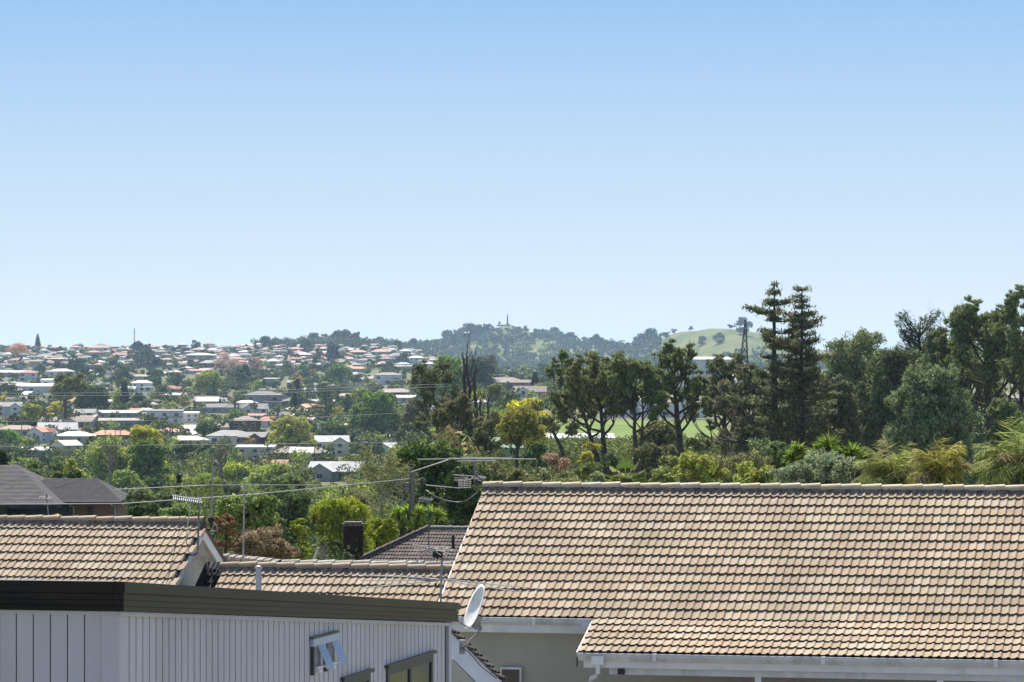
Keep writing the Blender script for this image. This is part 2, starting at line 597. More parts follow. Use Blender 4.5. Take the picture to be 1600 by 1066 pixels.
b.box((0, 10, -7.99), (45, 52, 0.03))
tag(b.build("unseen_bounce_paving", noise_mat("bounce_paving", (0.17, 0.155, 0.125), (0.23, 0.21, 0.175), .8, .9)), kind="structure")  # unseen paving added to bounce warm light onto camera-facing walls

# bright playing field beyond the pines, draped just above the ground
def build_field():
    vs, fs = [], []
    nx, ny = 40, 10
    for j in range(ny + 1):
        Y = 668 + (848 - 668) * j / ny
        for i in range(nx + 1):
            px = 735 + (1135 - 735) * i / nx
            q = gpt(px, Y)
            vs.append((q.x, q.y, q.z + 0.12))
    for j in range(ny):
        for i in range(nx):
            a = j * (nx + 1) + i
            fs.append((a, a + 1, a + nx + 2, a + nx + 1))
    me = bpy.data.meshes.new("playing_field")
    me.from_pydata(vs, [], fs)
    me.materials.append(noise_mat("mown_grass", (0.075, 0.125, 0.018), (0.12, 0.18, 0.03), 0.08, 0.9, spec=0.1, dirt=(0.16, 0.17, 0.06), dscale=0.03, stretch=(.4, 1, 1)))
    tag(link("playing_field", me), kind="structure")
build_field()
# street climbing the far hillside and a pale driveway with parked cars in the valley
def build_strip(name, pts, w, mat):
    vs, fs = [], []
    P3 = []
    for (px, Y) in pts:
        P3.append(gpt(px, Y))
    fine = []
    for a, b in zip(P3, P3[1:]):
        for k in range(8):
            fine.append(a.lerp(b, k / 8))
    fine.append(P3[-1])
    for i, q in enumerate(fine):
        d = (fine[min(i + 1, len(fine) - 1)] - fine[max(i - 1, 0)])
        s = Vector((d.y, -d.x, 0)).normalized() * w
        for k in (-1, 1):
            r = q + s * k
            vs.append((r.x, r.y, ground(r.x, r.y) + 0.5))
    fs = [(2 * i, 2 * i + 1, 2 * i + 3, 2 * i + 2) for i in range(len(fine) - 1)]
    me = bpy.data.meshes.new(name)
    me.from_pydata(vs, [], fs)
    me.materials.append(mat)
    tag(link(name, me), kind="structure")
build_strip("street", [(352, 3350), (346, 3700), (338, 4100), (332, 4500)], 7, M_CONC)
build_strip("road", [(262, 1330), (288, 1380), (300, 1500)], 5, M_CONC)

# ------------------------------------------------------------------ tiled roofs
AL = rad(12.5)
E1 = Vector((math.cos(AL), -math.sin(AL), 0))      # along the ridges, to the right
E2 = Vector((math.sin(AL), math.cos(AL), 0))       # away from the camera
UZ = Vector((0, 0, 1))
TW, TG = 0.30, 0.315

def tile_profile():
    one = [(0.0, 0.0), (0.22, -0.002), (0.46, 0.001), (0.56, 0.008), (0.65, 0.018), (0.74, 0.024), (0.83, 0.022), (0.92, 0.010)]
    p = [(x * 0.15, z) for x, z in one]
    p += [(0.15 + x * 0.15, z) for x, z in one]
    p[8] = (0.1475, 0.0)
    p += [(0.2885, 0.010), (0.292, -0.010), (0.2955, 0.008), (0.30, 0.004)]
    return p
def tile_mesh(name, mat, w0=0.0, w1=0.30, low=False):
    """two-roll interlocking tile: thick front edge, tilted to lap over the course below"""
    pr = [(x, z) for x, z in tile_profile() if w0 - 1e-6 <= x <= w1 + 1e-6]
    if low:
        pr = pr[::2] if pr[-1] == pr[::2][-1] else pr[::2] + [pr[-1]]
    t = 0.034
    b = MB()
    vs, fs = [], []
    n = len(pr)
    for x, z in pr:
        vs += [(x - w0, 0, z + t), (x - w0, TG + 0.05, z + 0.002), (x - w0, 0.045, z - 0.006)]
    for i in range(n - 1):
        a, c = 3 * i, 3 * (i + 1)
        fs += [(a, c, c + 1, a + 1), (a + 2, c + 2, c, a)]
    fs += [(0, 1, 2), (3 * n - 3, 3 * n - 1, 3 * n - 2)]
    b.add(vs, fs)
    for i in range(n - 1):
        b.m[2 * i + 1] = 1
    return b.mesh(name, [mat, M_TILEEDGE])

TILE = {}
def tiles_for(mat):
    if mat.name not in TILE:
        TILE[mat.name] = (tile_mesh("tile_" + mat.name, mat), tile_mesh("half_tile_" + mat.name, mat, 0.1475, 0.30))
    return TILE[mat.name]

def tile_slope(parent, P0, e, back, phi, rows, length, mat, start=0.0, keep=None, limit=300, left_cut=None, rowlen=None):
    """courses of tiles below the line through P0 along e. back = horizontal unit vector pointing up the slope."""
    full, half = tiles_for(mat)
    up = back * math.cos(phi) + UZ * math.sin(phi)
    nrm = e.cross(up)
    org = wloc(parent)
    items = []
    for r in range(rows):
        base = P0 - up * ((r + 1) * TG)
        x = start - (0.15 if r % 2 else 0.0)
        while x < length:
            me = full
            xx = x
            if x < start - 1e-6:
                me = half
                xx = start
            wdt = 0.15 if me is half else 0.30
            ok = True
            if keep is not None:
                ok = keep(xx + wdt / 2, (r + 0.5) * TG)
            if ok:
                jit = R.uniform(-0.004, 0.004) if R.random() > .02 else R.uniform(-0.025, 0.015)
                q = base + e * xx + up * jit + nrm * (0.001 * (r % 2) + R.uniform(0, 0.003))
                rr = R.uniform(-0.006, 0.006)
                e_ = (e + up * rr).normalized()
                u_ = (up - e * rr).normalized()
                items.append((q, me, e_, u_, nrm))
            x += 0.30
    items.sort(key=lambda t: t[0].length)
    for q, me, e_, u_, nn in items[:limit]:
        o = bpy.data.objects.new("roof_tile", me)
        COL.objects.link(o)
        o.parent = parent
        q = q - org
        o.matrix_local = Matrix(((e_.x, u_.x, nn.x, q.x), (e_.y, u_.y, nn.y, q.y), (e_.z, u_.z, nn.z, q.z), (0, 0, 0, 1)))
    rest = items[limit:]
    if rest:
        b = MB()
        for q, me, e_, u_, nn in rest:
            b.add([q + e_ * v.co.x + u_ * v.co.y + nn * v.co.z for v in me.vertices], [tuple(p.vertices) for p in me.polygons])
            b.m[-len(me.polygons):] = [p.material_index for p in me.polygons]
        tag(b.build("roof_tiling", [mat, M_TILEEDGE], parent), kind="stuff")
    return len(items)

def ridge_caps(parent, A, B, mat, mortar=True, L=0.39, first_mat=None, w=0.12, h=0.10, nrm=None, name="ridge_tile"):
    """half-round capping tiles lapped from A to B on a bed of mortar"""
    A, B = Vector(A), Vector(B)
    d = (B - A).normalized()
    side = d.cross(UZ).normalized()
    upv = side.cross(d)
    n = max(1, int(round((B - A).length / L)))
    L = (B - A).length / n
    b = MB()
    seg = 8
    vs, fs = [], []
    # small end tucked under the next cap
    for (s, k, zz) in ((0.006, 0.95, -0.006), (L + 0.012, 1.035, 0.004)):
        for (rr, off) in ((1.0, 0.0), (0.82, 0.0)):
            for i in range(seg + 1):
                a = math.pi * i / seg
                vs.append((s, math.cos(a) * w * k * rr, (math.sin(a) ** 0.8) * h * k * rr + zz))
    m = seg + 1
    for i in range(seg):
        fs.append((i, i + 1, 2 * m + i + 1, 2 * m + i))
        fs.append((i, m + i, m + i + 1, i + 1))
        fs.append((2 * m + i, 2 * m + i + 1, 3 * m + i + 1, 3 * m + i))
        fs.append((3 * m + i, 3 * m + i + 1, m + i + 1, m + i))
    b.add(vs, fs)
    me = b.mesh("cap", mat)
    org = wloc(parent)
    for i in range(n):
        o = bpy.data.objects.new(name, me)
        COL.objects.link(o)
        o.parent = parent
        q = A + d * (i * L) - org + upv * R.uniform(-0.006, 0.006)
        tl = R.uniform(-0.012, 0.012)
        dd = (d + upv * (tl + 0.012) + side * R.uniform(-0.01, 0.01)).normalized()
        ss = dd.cross(upv).normalized()
        uu = ss.cross(dd)
        o.matrix_local = Matrix(((dd.x, -ss.x, uu.x, q.x), (dd.y, -ss.y, uu.y, q.y), (dd.z, -ss.z, uu.z, q.z), (0, 0, 0, 1)))
        if first_mat is not None and i < 1:
            o.data = me.copy()
            o.data.materials[0] = first_mat
    if mortar:
        b = MB()
        k = int((B - A).length / 0.05)
        for sgn in (-1, 1):
            vs, fs = [], []
            for i in range(k + 1):
                c = A + d * ((B - A).length * i / k)
                j = R.uniform(-0.012, 0.012)
                vs += [c + side * sgn * (w - 0.03) + upv * 0.04, c + side * sgn * (w + 0.004 + j) + upv * -0.01, c + side * sgn * (w + 0.03 + j) - upv * (0.085 + abs(j))]
            for i in range(k):
                a = 3 * i
                fs += [(a, a + 1, a + 4, a + 3), (a + 1, a + 2, a + 5, a + 4)]
            b.add(vs, fs)
        b.build("mortar_bed", M_MORTAR, parent)

PH = rad(28.3)
cP, sP = math.cos(PH), math.sin(PH)

# ============================ main house at lower right
R0 = P(757, 762, 68.8)
def MH(a, b, z):
    q = R0 + E1 * a - E2 * b
    return Vector((q.x, q.y, z))
zr = R0.z
mh = thing("tiled_roof_house", "cream house at lower right under the large beige tiled roof with white gutters", "house", MH(6, 6, -8.1))
S1 = 16 * TG - 0.13          # slope length of the steep part
tile_slope(mh, R0 + E1 * 0.0 + Vector((0, 0, 0.0)), E1, E2, PH, 15, 13.8, M_TILE)
ridge_caps(mh, R0 + E1 * -0.03 + UZ * 0.02, R0 + E1 * 13.6 + UZ * 0.02, M_RIDGE, first_mat=M_RIDGE)
s15 = 15 * TG
bE, zE = s15 * cP, zr - s15 * sP
PH2 = rad(18.5)
A2 = 3.0
q0 = MH(0, bE, zE)
tile_slope(mh, q0 + UZ * 0.0, E1, E2, PH2, 5, 13.8, M_TILE, start=A2, limit=170)
bE2, zE2 = bE + 5 * TG * math.cos(PH2), zE - 5 * TG * math.sin(PH2)
# roof deck under the tiles (back slope tiled in the same colour)
b = MB()
b.prism([MH(0.05, 0, zr - 0.03), MH(13.7, 0, zr - 0.03), MH(13.7, bE - 0.1, zE + 0.02), MH(0.05, bE - 0.1, zE + 0.02)], (0, 0, -0.10))
b.prism([MH(A2 + 0.08, bE - 0.1, zE), MH(13.7, bE - 0.1, zE), MH(13.7, bE2 - 0.1, zE2 + 0.0), MH(A2 + 0.08, bE2 - 0.1, zE2 + 0.0)], (0, 0, -0.07))
b.build("roof_deck", M_WOOD, mh)
b = MB()
b.prism([MH(0.0, 0.0, zr - 0.0), MH(13.7, 0, zr - 0.0), MH(13.7, -5, zr - 5 * sP / cP), MH(0.0, -5, zr - 5 * sP / cP)], (0, 0, -0.06))
b.build("back_roof_slope", M_TILE, mh)
# verge: mortar strip and thin pale barge
b = MB()
b.prism([MH(-0.015, -0.05, zr + 0.0), MH(-0.015, bE, zE + 0.02), MH(-0.015, bE, zE - 0.05), MH(-0.015, -0.05, zr - 0.07)], E1 * 0.05)
b.prism([MH(A2 - 0.02, bE, zE - 0.0), MH(A2 - 0.02, bE2, zE2 + 0.01), MH(A2 - 0.02, bE2, zE2 - 0.05), MH(A2 - 0.02, bE, zE - 0.06)], E1 * 0.04)
b.build("verge", M_GUTTER, mh)
b = MB()
b.prism([MH(0.03, 0.0, zr - 0.1), MH(0.03, bE - 0.05, zE - 0.1), MH(0.03, bE - 0.05, zE - 0.28), MH(0.03, 0.0, zr - 0.3)], E1 * 0.03)
b.build("barge_board", M_WHITE, mh)
# walls
b = MB()
wz0 = -8.1
b.prism([MH(0.12, bE - 0.42, zE - 0.12), MH(0.12, 0, zr - 0.12), MH(0.12, -4.6, zE + 0.1), MH(0.12, -4.6, wz0), MH(0.12, bE - 0.42, wz0)], E1 * 13.4)
b.build("wall", M_CREAM, mh)
b = MB()
b.box(MH(A2 + 0.6 + 5.3, bE2 - 2.2, (zE2 - 0.35 + wz0) / 2), (5.2, 0.1, (zE2 - 0.3 - wz0) / 2), (E1, E2, UZ))
b.build("brick_wall", M_TANBRICK, mh)
# upper gutter and fascia
def gutter(parent, a0, a1, bb, z, h=0.125):
    """quarter-round gutter on its fascia, from a0 to a1 along the eave"""
    b = MB()
    prof = [(0.0, 0.0), (0.115, 0.0), (0.12, -0.012), (0.108, -0.02), (0.112, -0.055), (0.092, -0.09), (0.06, -h), (0.0, -h)]
    vs = []
    for a in (a0, a1):
        vs += [MH(a, bb + x, z + y) for x, y in prof]
    n = len(prof)
    fs = [(i, (i + 1) % n, n + (i + 1) % n, n + i) for i in range(n)] + [tuple(range(n)), tuple(range(2 * n - 1, n - 1, -1))]
    b.add(vs, fs)
    return b.build("gutter", M_GUTTER, parent)
gutter(mh, -0.35, A2 + 0.02, bE - 0.03, zE + 0.0, 0.125)
b = MB()
b.box(MH(A2 / 2, bE - 0.035, zE - 0.155), (A2 / 2 + 0.1, 0.012, 0.12), (E1, E2, UZ))
b.box(MH(A2 / 2, bE - 0.22, zE - 0.27), (A2 / 2 + 0.1, 0.2, 0.008), (E1, E2, UZ))
b.build("fascia", M_WHITE, mh)
b = MB()   # rainwater head and short pipe at the end of the upper gutter
b.box(MH(A2 - 0.12, bE + 0.05, zE - 0.13), (0.09, 0.07, 0.075), (E1, E2, UZ))
b.tube([MH(A2 - 0.1, bE + 0.03, zE - 0.2), MH(A2 - 0.1, bE + 0.03, zE - 0.42)], 0.04, 10)
b.build("rainwater_head", M_GUTTER, mh)
# lower gutter, fascia, beam, posts
gutter(mh, A2 + 0.02, 13.7, bE2 - 0.04, zE2 - 0.005, 0.14)
b = MB()
b.box(MH((A2 + 13.7) / 2 + 0.05, bE2 - 0.05, zE2 - 0.20), ((13.7 - A2) / 2 - 0.05, 0.012, 0.07), (E1, E2, UZ))
b.build("fascia", M_WHITE, mh)
b = MB()
b.box(MH((A2 + 13.7) / 2 + 0.3, bE2 - 0.17, zE2 - 0.315), ((13.7 - A2) / 2 - 0.25, 0.06, 0.075), (E1, E2, UZ))
b.build("verandah_beam", M_GUTTER, mh)
for a in (6.22, 9.42, 12.9):
    b = MB()
    b.box(MH(a, bE2 - 0.17, (zE2 - 0.39 + wz0) / 2), (0.055, 0.055, (zE2 - 0.39 - wz0) / 2), (E1, E2, UZ))
    b.build("verandah_post", M_WHITE, mh)
b = MB()
b.tube([MH(A2 + 0.38, bE2 + 0.05, zE2 - 0.1), MH(A2 + 0.38, bE2 + 0.05, zE2 - 0.36), MH(A2 + 0.33, bE2 + 0.0, zE2 - 0.42), MH(A2 + 0.24, bE2 - 0.05, zE2 - 0.46), MH(A2 + 0.22, bE2 - 0.06, zE2 - 0.54), MH(A2 + 0.22, bE2 - 0.06, wz0)], 0.042, 12)
b.box(MH(A2 + 0.38, bE2 + 0.06, zE2 - 0.13), (0.11, 0.055, 0.075), (E1, E2, UZ))
b.build("downpipe", M_WHITE, mh, smooth=False)
b = MB()
b.box(MH(A2 + 0.78, bE2 - 0.05, zE2 - 0.33), (0.055, 0.05, 0.05), (E1, E2, UZ))
b.build("sensor_light", M_BLACK, mh)
b = MB()   # black bracket at the end of the lower gutter
b.tube([MH(A2 + 0.0, bE2 + 0.03, zE2 - 0.08), MH(A2 + 0.0, bE2 + 0.06, zE2 - 0.25)], 0.012, 6)
b.build("gutter_bracket", M_BLACK, mh)
b = MB()   # window head in the shaded brick wall
for (x0, x1) in ((4.35, 6.05),):
    b.box(MH((x0 + x1) / 2, bE2 - 2.06, zE2 - 0.50 - 0.4), ((x1 - x0) / 2, 0.04, 0.45), (E1, E2, UZ), 0)
wf = b.build("window", M_WHITE, mh)
b = MB()
b.box(MH(4.8, bE2 - 2.0, zE2 - 0.93), (0.38, 0.008, 0.40), (E1, E2, UZ))
b.box(MH(5.6, bE2 - 2.0, zE2 - 0.93), (0.38, 0.008, 0.40), (E1, E2, UZ))
b.build("pane", M_GLASS, wf)
b = MB()
b.box(MH(1.38, bE - 0.34, -5.55), (0.2, 0.04, 0.22), (E1, E2, UZ))
wf = b.build("window", M_WHITE, mh)
b = MB()
b.box(MH(1.38, bE - 0.29, -5.57), (0.165, 0.01, 0.2), (E1, E2, UZ))
b.build("pane", M_GLASS, wf)

for a in (4.4, 7.4, 10.4, 13.2):   # joint sleeves of the long gutter
    b = MB()
    b.box(MH(a, bE2 + 0.03, zE2 - 0.065), (0.035, 0.061, 0.066), (E1, E2, UZ))
    b.build("gutter_joint", M_WHITE, mh)
for a in (0.5, 1.9):
    b = MB()
    b.box(MH(a, bE + 0.035, zE - 0.06), (0.03, 0.062, 0.062), (E1, E2, UZ))
    b.build("gutter_joint", M_WHITE, mh)

# small steep porch gable with white barge board that carries the dish
pg = thing("porch_gable", "small steep tiled porch roof with wide white barge board, beside the grey clad building", "porch", P(735, 1150, 60.5))
ZP = 60.5
def PGp(px, py, dz=0):
    q = P(px, py, ZP)
    return q + E1 * ((q.x - P(735, 1000, ZP).x) * 0.0)
top, bot = P(699, 983, 60.9), P(782, 1064, 60.1)
dslope = (bot - top).normalized()
nn = Vector((-dslope.z, 0, dslope.x)).normalized()
if nn.z < 0: nn = -nn
b = MB()
b.prism([top, bot, bot - nn * 0.30, top - nn * 0.30], E2 * 0.03)
b.build("barge_board", M_WHITE, pg)
b = MB()
b.prism([top - nn * 0.3, bot - nn * 0.34 - dslope * 0.05, Vector((bot.x - 0.1, bot.y, -8)), Vector((top.x - 0.2, top.y, -8))], E2 * 0.3)
for v in range(0, 0): pass
b.build("wall", M_CREAM, pg)
me_pt = tile_mesh("porch_tile", M_BROWNTILE)
k = int((bot - top).length / 0.16)
orgp = wloc(pg)
upp = -dslope
npn = nn
ee = E2
for i in range(k):
    o = bpy.data.objects.new("roof_tile", me_pt)
    COL.objects.link(o)
    o.parent = pg
    q = bot + upp * (0.16 * i - 0.03) - orgp + npn * 0.02 + E2 * 0.02
    e_, u_, n_ = -ee, upp, npn
    q = q + ee * 0.26
    s_ = 0.53
    o.matrix_local = Matrix(((e_.x, u_.x * s_, n_.x, q.x), (e_.y, u_.y * s_, n_.y, q.y), (e_.z, u_.z * s_, n_.z, q.z), (0, 0, 0, 1)))
    # back rows of the same slope in one sheet below
b = MB()
b.prism([top + E2 * 0.05, bot + E2 * 0.05, bot + E2 * 0.3, top + E2 * 0.3], nn * 0.02)
b.build("roof_slope", M_BROWNTILE, pg)

# ============================ gabled house at lower left
G0 = P(317, 817, 71.6)
def GH(a, b_, z):
    q = G0 + E1 * a - E2 * b_
    return Vector((q.x, q.y, z))
gh = thing("gabled_house", "gabled house at lower left with beige tiled roof, pale gable wall and white barge boards", "house", GH(-4, 0, -8.4))
LG = 6.9
tile_slope(gh, G0 - E1 * LG, E1, E2, PH, 9, LG - 0.05, M_TILE)
ridge_caps(gh, G0 - E1 * (LG + 0.0) + UZ * 0.02, G0 + E1 * 0.02 + UZ * 0.02, M_RIDGE2)
zg = G0.z
tb = 9 * TG
b = MB()
b.prism([GH(-LG, 0, zg - 0.03), GH(-0.06, 0, zg - 0.03), GH(-0.06, tb * cP, zg - tb * sP), GH(-LG, tb * cP, zg - tb * sP)], (0, 0, -0.1))
b.build("roof_deck", M_WOOD, gh)
b = MB()
b.prism([GH(-LG, 0, zg + 0.0), GH(0.0, 0, zg + 0.0), GH(0.0, -2.9, zg - 2.9 * sP / cP), GH(-LG, -2.9, zg - 2.9 * sP / cP)], (0, 0, -0.09))
b.build("back_roof_slope", M_TILE, gh)
gw = -0.36
b = MB()
b.prism([GH(gw, 3.2, zg - 3.2 * sP / cP - 0.1), GH(gw, 0, zg - 0.12), GH(gw, -3.2, zg - 3.2 * sP / cP - 0.1), GH(gw, -3.2, -8.4), GH(gw, 3.2, -8.4)], -E1 * (LG - 0.6))
b.build("wall", M_PLASTER, gh)
for sg in (1, -1):
    b = MB()
    t_ = sP / cP
    b.prism([GH(-0.03, 0, zg - 0.10), GH(-0.03, sg * 2.95, zg - 0.10 - 2.95 * t_), GH(-0.03, sg * 2.95, zg - 0.30 - 2.95 * t_), GH(-0.03, 0, zg - 0.32)], E1 * 0.035)
    b.build("barge_board", M_WHITE, gh)
    b = MB()
    b.prism([GH(-0.01, 0, zg + 0.0), GH(-0.01, sg * 2.95, zg - 2.95 * t_), GH(-0.01, sg * 2.95, zg - 0.095 - 2.95 * t_), GH(-0.01, 0, zg - 0.095)], E1 * 0.03)
    b.build("verge", M_DARKTILE if sg > 0 else M_BROWNTILE, gh)
    b = MB()
    b.prism([GH(gw, 0, zg - 0.16), GH(gw, sg * 2.9, zg - 0.16 - 2.9 * t_), GH(gw, sg * 2.9, zg - 0.19 - 2.9 * t_), GH(gw, 0, zg - 0.19)], E1 * 0.35)
    b.build("soffit", M_WHITE, gh)

# ============================ middle house
mid_Z = 70.6
K0 = P(352, 887, mid_Z)
K0 = K0 + E1 * 0
def KH(a, b_, z):
    q = K0 + E1 * a - E2 * b_
    return Vector((q.x, q.y, z))
kh = thing("low_tiled_house", "low beige tiled roof between the lichen-grey ridge and the dark metal parapet", "house", KH(2, 3, -8.3))
KL = 5.3
tile_slope(kh, K0, E1, E2, PH, 8, KL, M_TILE)
ridge_caps(kh, K0 + UZ * 0.02 - E1 * 0.1, K0 + E1 * KL + UZ * 0.02, M_RIDGE2)
b = MB()
b.prism([KH(0, 0, K0.z - 0.03), KH(KL, 0, K0.z - 0.03), KH(KL, 2.3, K0.z - 2.3 * sP / cP), KH(0, 2.3, K0.z - 2.3 * sP / cP)], (0, 0, -0.1))
b.build("roof_deck", M_WOOD, kh)
b = MB()
b.prism([KH(0.1, 2.0, K0.z - 1.2), KH(0.1, 0, K0.z - 0.15), KH(0.1, -2.4, K0.z - 1.4), KH(0.1, -2.4, -8.3), KH(0.1, 2.0, -8.3)], E1 * (KL - 0.3))
b.build("wall", M_CREAM, kh)
b = MB()
b.prism([KH(-0.0, -0.02, K0.z - 0.01), KH(KL, -0.02, K0.z - 0.01), KH(KL, -1.1, K0.z - 0.6), KH(0, -1.1, K0.z - 0.6)], (0, 0, -0.07))
b.build("back_roof_slope", M_TILE, kh)
# lichen-grey ridge of the wing behind it
lw = thing("lichen_roof_wing", "weathered roof wing with lichen-grey ridge tiles, just behind the low beige roof", "house", KH(2, -5, -8.3))
L0 = P(448, 881, 74.2)
L1 = L0 + E1 * 3.75
ridge_caps(lw, L0 - E1 * 0.1, L1, M_LICHEN, w=0.13, h=0.09)
Lh = P(352, 871, 77.0)
ridge_caps(lw, Lh, L0 - E1 * 0.1, M_LICHEN, name="hip_tile", w=0.13, h=0.09)
tile_slope(lw, L0 + Vector((0, 0, -0.02)) - E1 * 0.0, E1, E2, PH, 3, 3.75, M_LICHEN)
b = MB()
b.prism([L0 - UZ * 0.02, L1 - UZ * 0.02, L1 + E2 * 3 - UZ * 1.3, Lh + E2 * 1.5 - UZ * 1.2, Lh - UZ * 0.03], (0, 0, -0.1))
b.prism([Lh - UZ * 0.04, L0 - UZ * 0.04, L0 - E2 * 1.5 - UZ * 0.85, Lh - E2 * 1.5 - UZ * 0.95], (0, 0, -0.1))
b.build("roof_slope", M_LICHEN, lw)
b = MB()
b.prism([KH(0.5, -5.5, K0.z - 0.9), KH(5, -5.5, K0.z - 0.9), KH(5, -5.5, -8.3), KH(0.5, -5.5, -8.3)], E2 * 3.5)
b.build("wall", M_CREAM, lw)
# little dark tiled slope tucked under the pale gable
dk = thing("dark_tiled_lean_to", "small black tiled lean-to roof tucked against the pale gable wall", "roof", P(342, 990, 70.5))
a0, a1 = P(322, 883, 71.4), P(357, 883, 71.0)
c0, c1 = P(303, 925, 70.8), P(374, 925, 70.4)
dv = (a1 - a0).normalized()
upd = ((a0 + a1) / 2 - (c0 + c1) / 2).normalized()
nd = dv.cross(upd)
if nd.z < 0: nd = -nd
me_d = tiles_for(M_DARKTILE)[0]
orgd = wloc(dk)
for r in range(4):
    t0 = r / 4
    l0 = a0.lerp(c0, (r + 1) / 4.0)
    r0 = a1.lerp(c1, (r + 1) / 4.0)
    wv = (r0 - l0).length
    nT = max(1, int(wv / 0.2))
    for i in range(nT):
        o = bpy.data.objects.new("roof_tile", me_d)
        COL.objects.link(o)
        o.parent = dk
        q = l0.lerp(r0, i / nT) - orgd + nd * 0.02
        sx = wv / nT / 0.30
        sy = (a0 - c0).length / 4 / TG
        o.matrix_local = Matrix(((dv.x * sx, upd.x * sy, nd.x, q.x), (dv.y * sx, upd.y * sy, nd.y, q.y), (dv.z * sx, upd.z * sy, nd.z, q.z), (0, 0, 0, 1)))
b = MB()
b.prism([a0, a1, c1, c0], (0, 0, -0.12))
b.build("roof_deck", M_DARKTILE, dk)
b = MB()
b.prism([a0 - UZ * 0.12 + E2 * 0.05, a1 - UZ * 0.12 + E2 * 0.05, Vector((a1.x, a1.y, -8.3)), Vector((a0.x, a0.y, -8.3))], E2 * 0.1)
b.build("wall", M_CREAM, dk)

# ============================ brown hip-roofed house
H0 = P(670, 825, 165)
bh = thing("brown_hip_roof_house", "house with dark brown tiled hip roof behind the lichen-grey ridge", "house", H0 + Vector((4, -3, -4.6)))
ph3 = rad(28)
def keep_hip(x, s):
    b_ = s * math.cos(ph3)
    return x > 6.0 - b_ - 0.15
nb = tile_slope(bh, H0 - E1 * 6.0, E1, E2, ph3, 14, 14.5, M_BROWNTILE, keep=keep_hip, limit=300)
bb_ = 14 * TG * math.cos(ph3)
zz_ = 14 * TG * math.sin(ph3)
ridge_caps(bh, H0, H0 + E1 * 8, M_LICHEN, w=0.14, h=0.11)
ridge_caps(bh, H0 - (E1 + E2) * bb_ - UZ * zz_ + UZ * 0.03, H0 + UZ * 0.03, M_BROWNTILE, name="hip_tile", w=0.15, h=0.13)
b = MB()
LHc = H0 - (E1 + E2) * bb_ - UZ * zz_
b.add([H0 - UZ * .05, H0 + E1 * 8 - UZ * .05, H0 + E1 * 8 - E2 * bb_ - UZ * (zz_ + .05), LHc - UZ * .05, H0 - E1 * bb_ + E2 * bb_ - UZ * zz_, H0 + E1 * 8 + E2 * bb_ - UZ * zz_],
      [(0, 1, 2, 3), (0, 3, 4), (0, 4, 5, 1)])
b.build("roof_deck", M_BROWNTILE, bh)
b = MB()
b.prism([LHc + E1 * .5 + E2 * .5 - UZ * .1, H0 + E1 * 8 - E2 * (bb_ - .5) - UZ * (zz_ + .1), H0 + E1 * 8 + E2 * (bb_ - .5) - UZ * (zz_ + .1), H0 - E1 * (bb_ - .5) + E2 * (bb_ - .5) - UZ * (zz_ + .1)], (0, 0, -2.5))
b.build("wall", M_CREAM, bh)
q = P(708, 848, 162)
b = MB().tube([q - UZ * 0.3, q + UZ * 0.35], 0.07, 8)
b.build("roof_vent", M_BLACK, bh)

# chimney of real brick courses
ct = P(552, 816, 150)
ch = thing("brick_chimney", "dark brick chimney standing in front of the yellow-green conifer", "chimney", ct - UZ * 4.5)
b = MB()
hw = 0.39
z = ct.z - 2.6
row = 0
while z < ct.z - 0.16:
    for sx in range(4):
        for side in range(4):
            ax = [(1, 0), (0, 1), (-1, 0), (0, -1)][side]
            tx = (-ax[1], ax[0])
            off = (sx - 1.5) * 0.195 + (0.05 if row % 2 else -0.05)
            c = Vector((ct.x + ax[0] * (hw - 0.05) + tx[0] * off, ct.y + ax[1] * (hw - 0.05) + tx[1] * off, z))
            b.box(c, (0.09 if ax[0] == 0 else 0.05 + R.uniform(0, .012), 0.05 + R.uniform(0, .012) if ax[0] == 0 else 0.09, 0.034))
    z += 0.078
    row += 1
tag(b.build("brickwork", M_SOOT, ch), kind="stuff")
b = MB()
b.box(ct - UZ * 2.4, (hw - 0.03, hw - 0.03, 2.3))
b.build("mortar_core", M_BLACK, ch)
b = MB()
b.box(ct - UZ * 0.10, (hw + 0.05, hw + 0.05, 0.05))
b.box(ct - UZ * 0.02, (hw - 0.02, hw - 0.02, 0.04))
b.build("cap", M_MORTAR, ch)

# leaning white board
q = P(489, 880, 100)
b = MB()
b.prism([P(486, 879, 100), P(491, 879, 100), P(499, 856, 99.5), P(495, 855, 99.5)], (0, 0.04, 0))
b.prism([P(487, 878.5, 100) + Vector((0, .05, 0)), P(488, 878.5, 100) + Vector((0, .05, 0)), P(488, 900, 100), P(487, 900, 100)], (0, 0.04, 0))
tag(b.build("leaning_board", M_WHITE), "pale board leaning up behind the lichen-grey ridge", "board")

# ============================ grey clad building in the foreground
GC = P(185, 590, 26.0)
def GBr(t, z, out=0.0):     # on the right-hand facet
    q = GC + E2 * t + E1 * out
    return Vector((q.x, q.y, z))
def GBl(t, z, out=0.0):     # on the left-hand facet
    q = GC - E1 * t - E2 * out
    return Vector((q.x, q.y, z))
gb = thing("grey_clad_building", "grey vertical-boarded building with dark metal parapet in the foreground at lower left", "building", GC + E2 * 5 - E1 * 2 - UZ * 8)
WL = 10.48
zT0, zT1 = -1.503, -2.325      # parapet top at the corner and at the far end
def ztop(t):
    return zT0 + (zT1 - zT0) * t / WL
FH = 0.222                     # parapet height at corner
def fh(t): return 0.225 - 0.025 * t / WL
BOT = -5.2
pitch = 0.159
n = int(WL / pitch)
for i in range(n):
    t0, t1 = 0.10 + i * pitch, 0.10 + (i + 1) * pitch - 0.024
    if t1 > WL - 0.09: break
    b = MB()
    b.prism([GBr(t0, ztop(t0) - fh(t0) - 0.0), GBr(t1, ztop(t1) - fh(t1)), GBr(t1, BOT), GBr(t0, BOT)], -E1 * 0.02)
    b.build("cladding_board", M_GREYCLAD, gb)
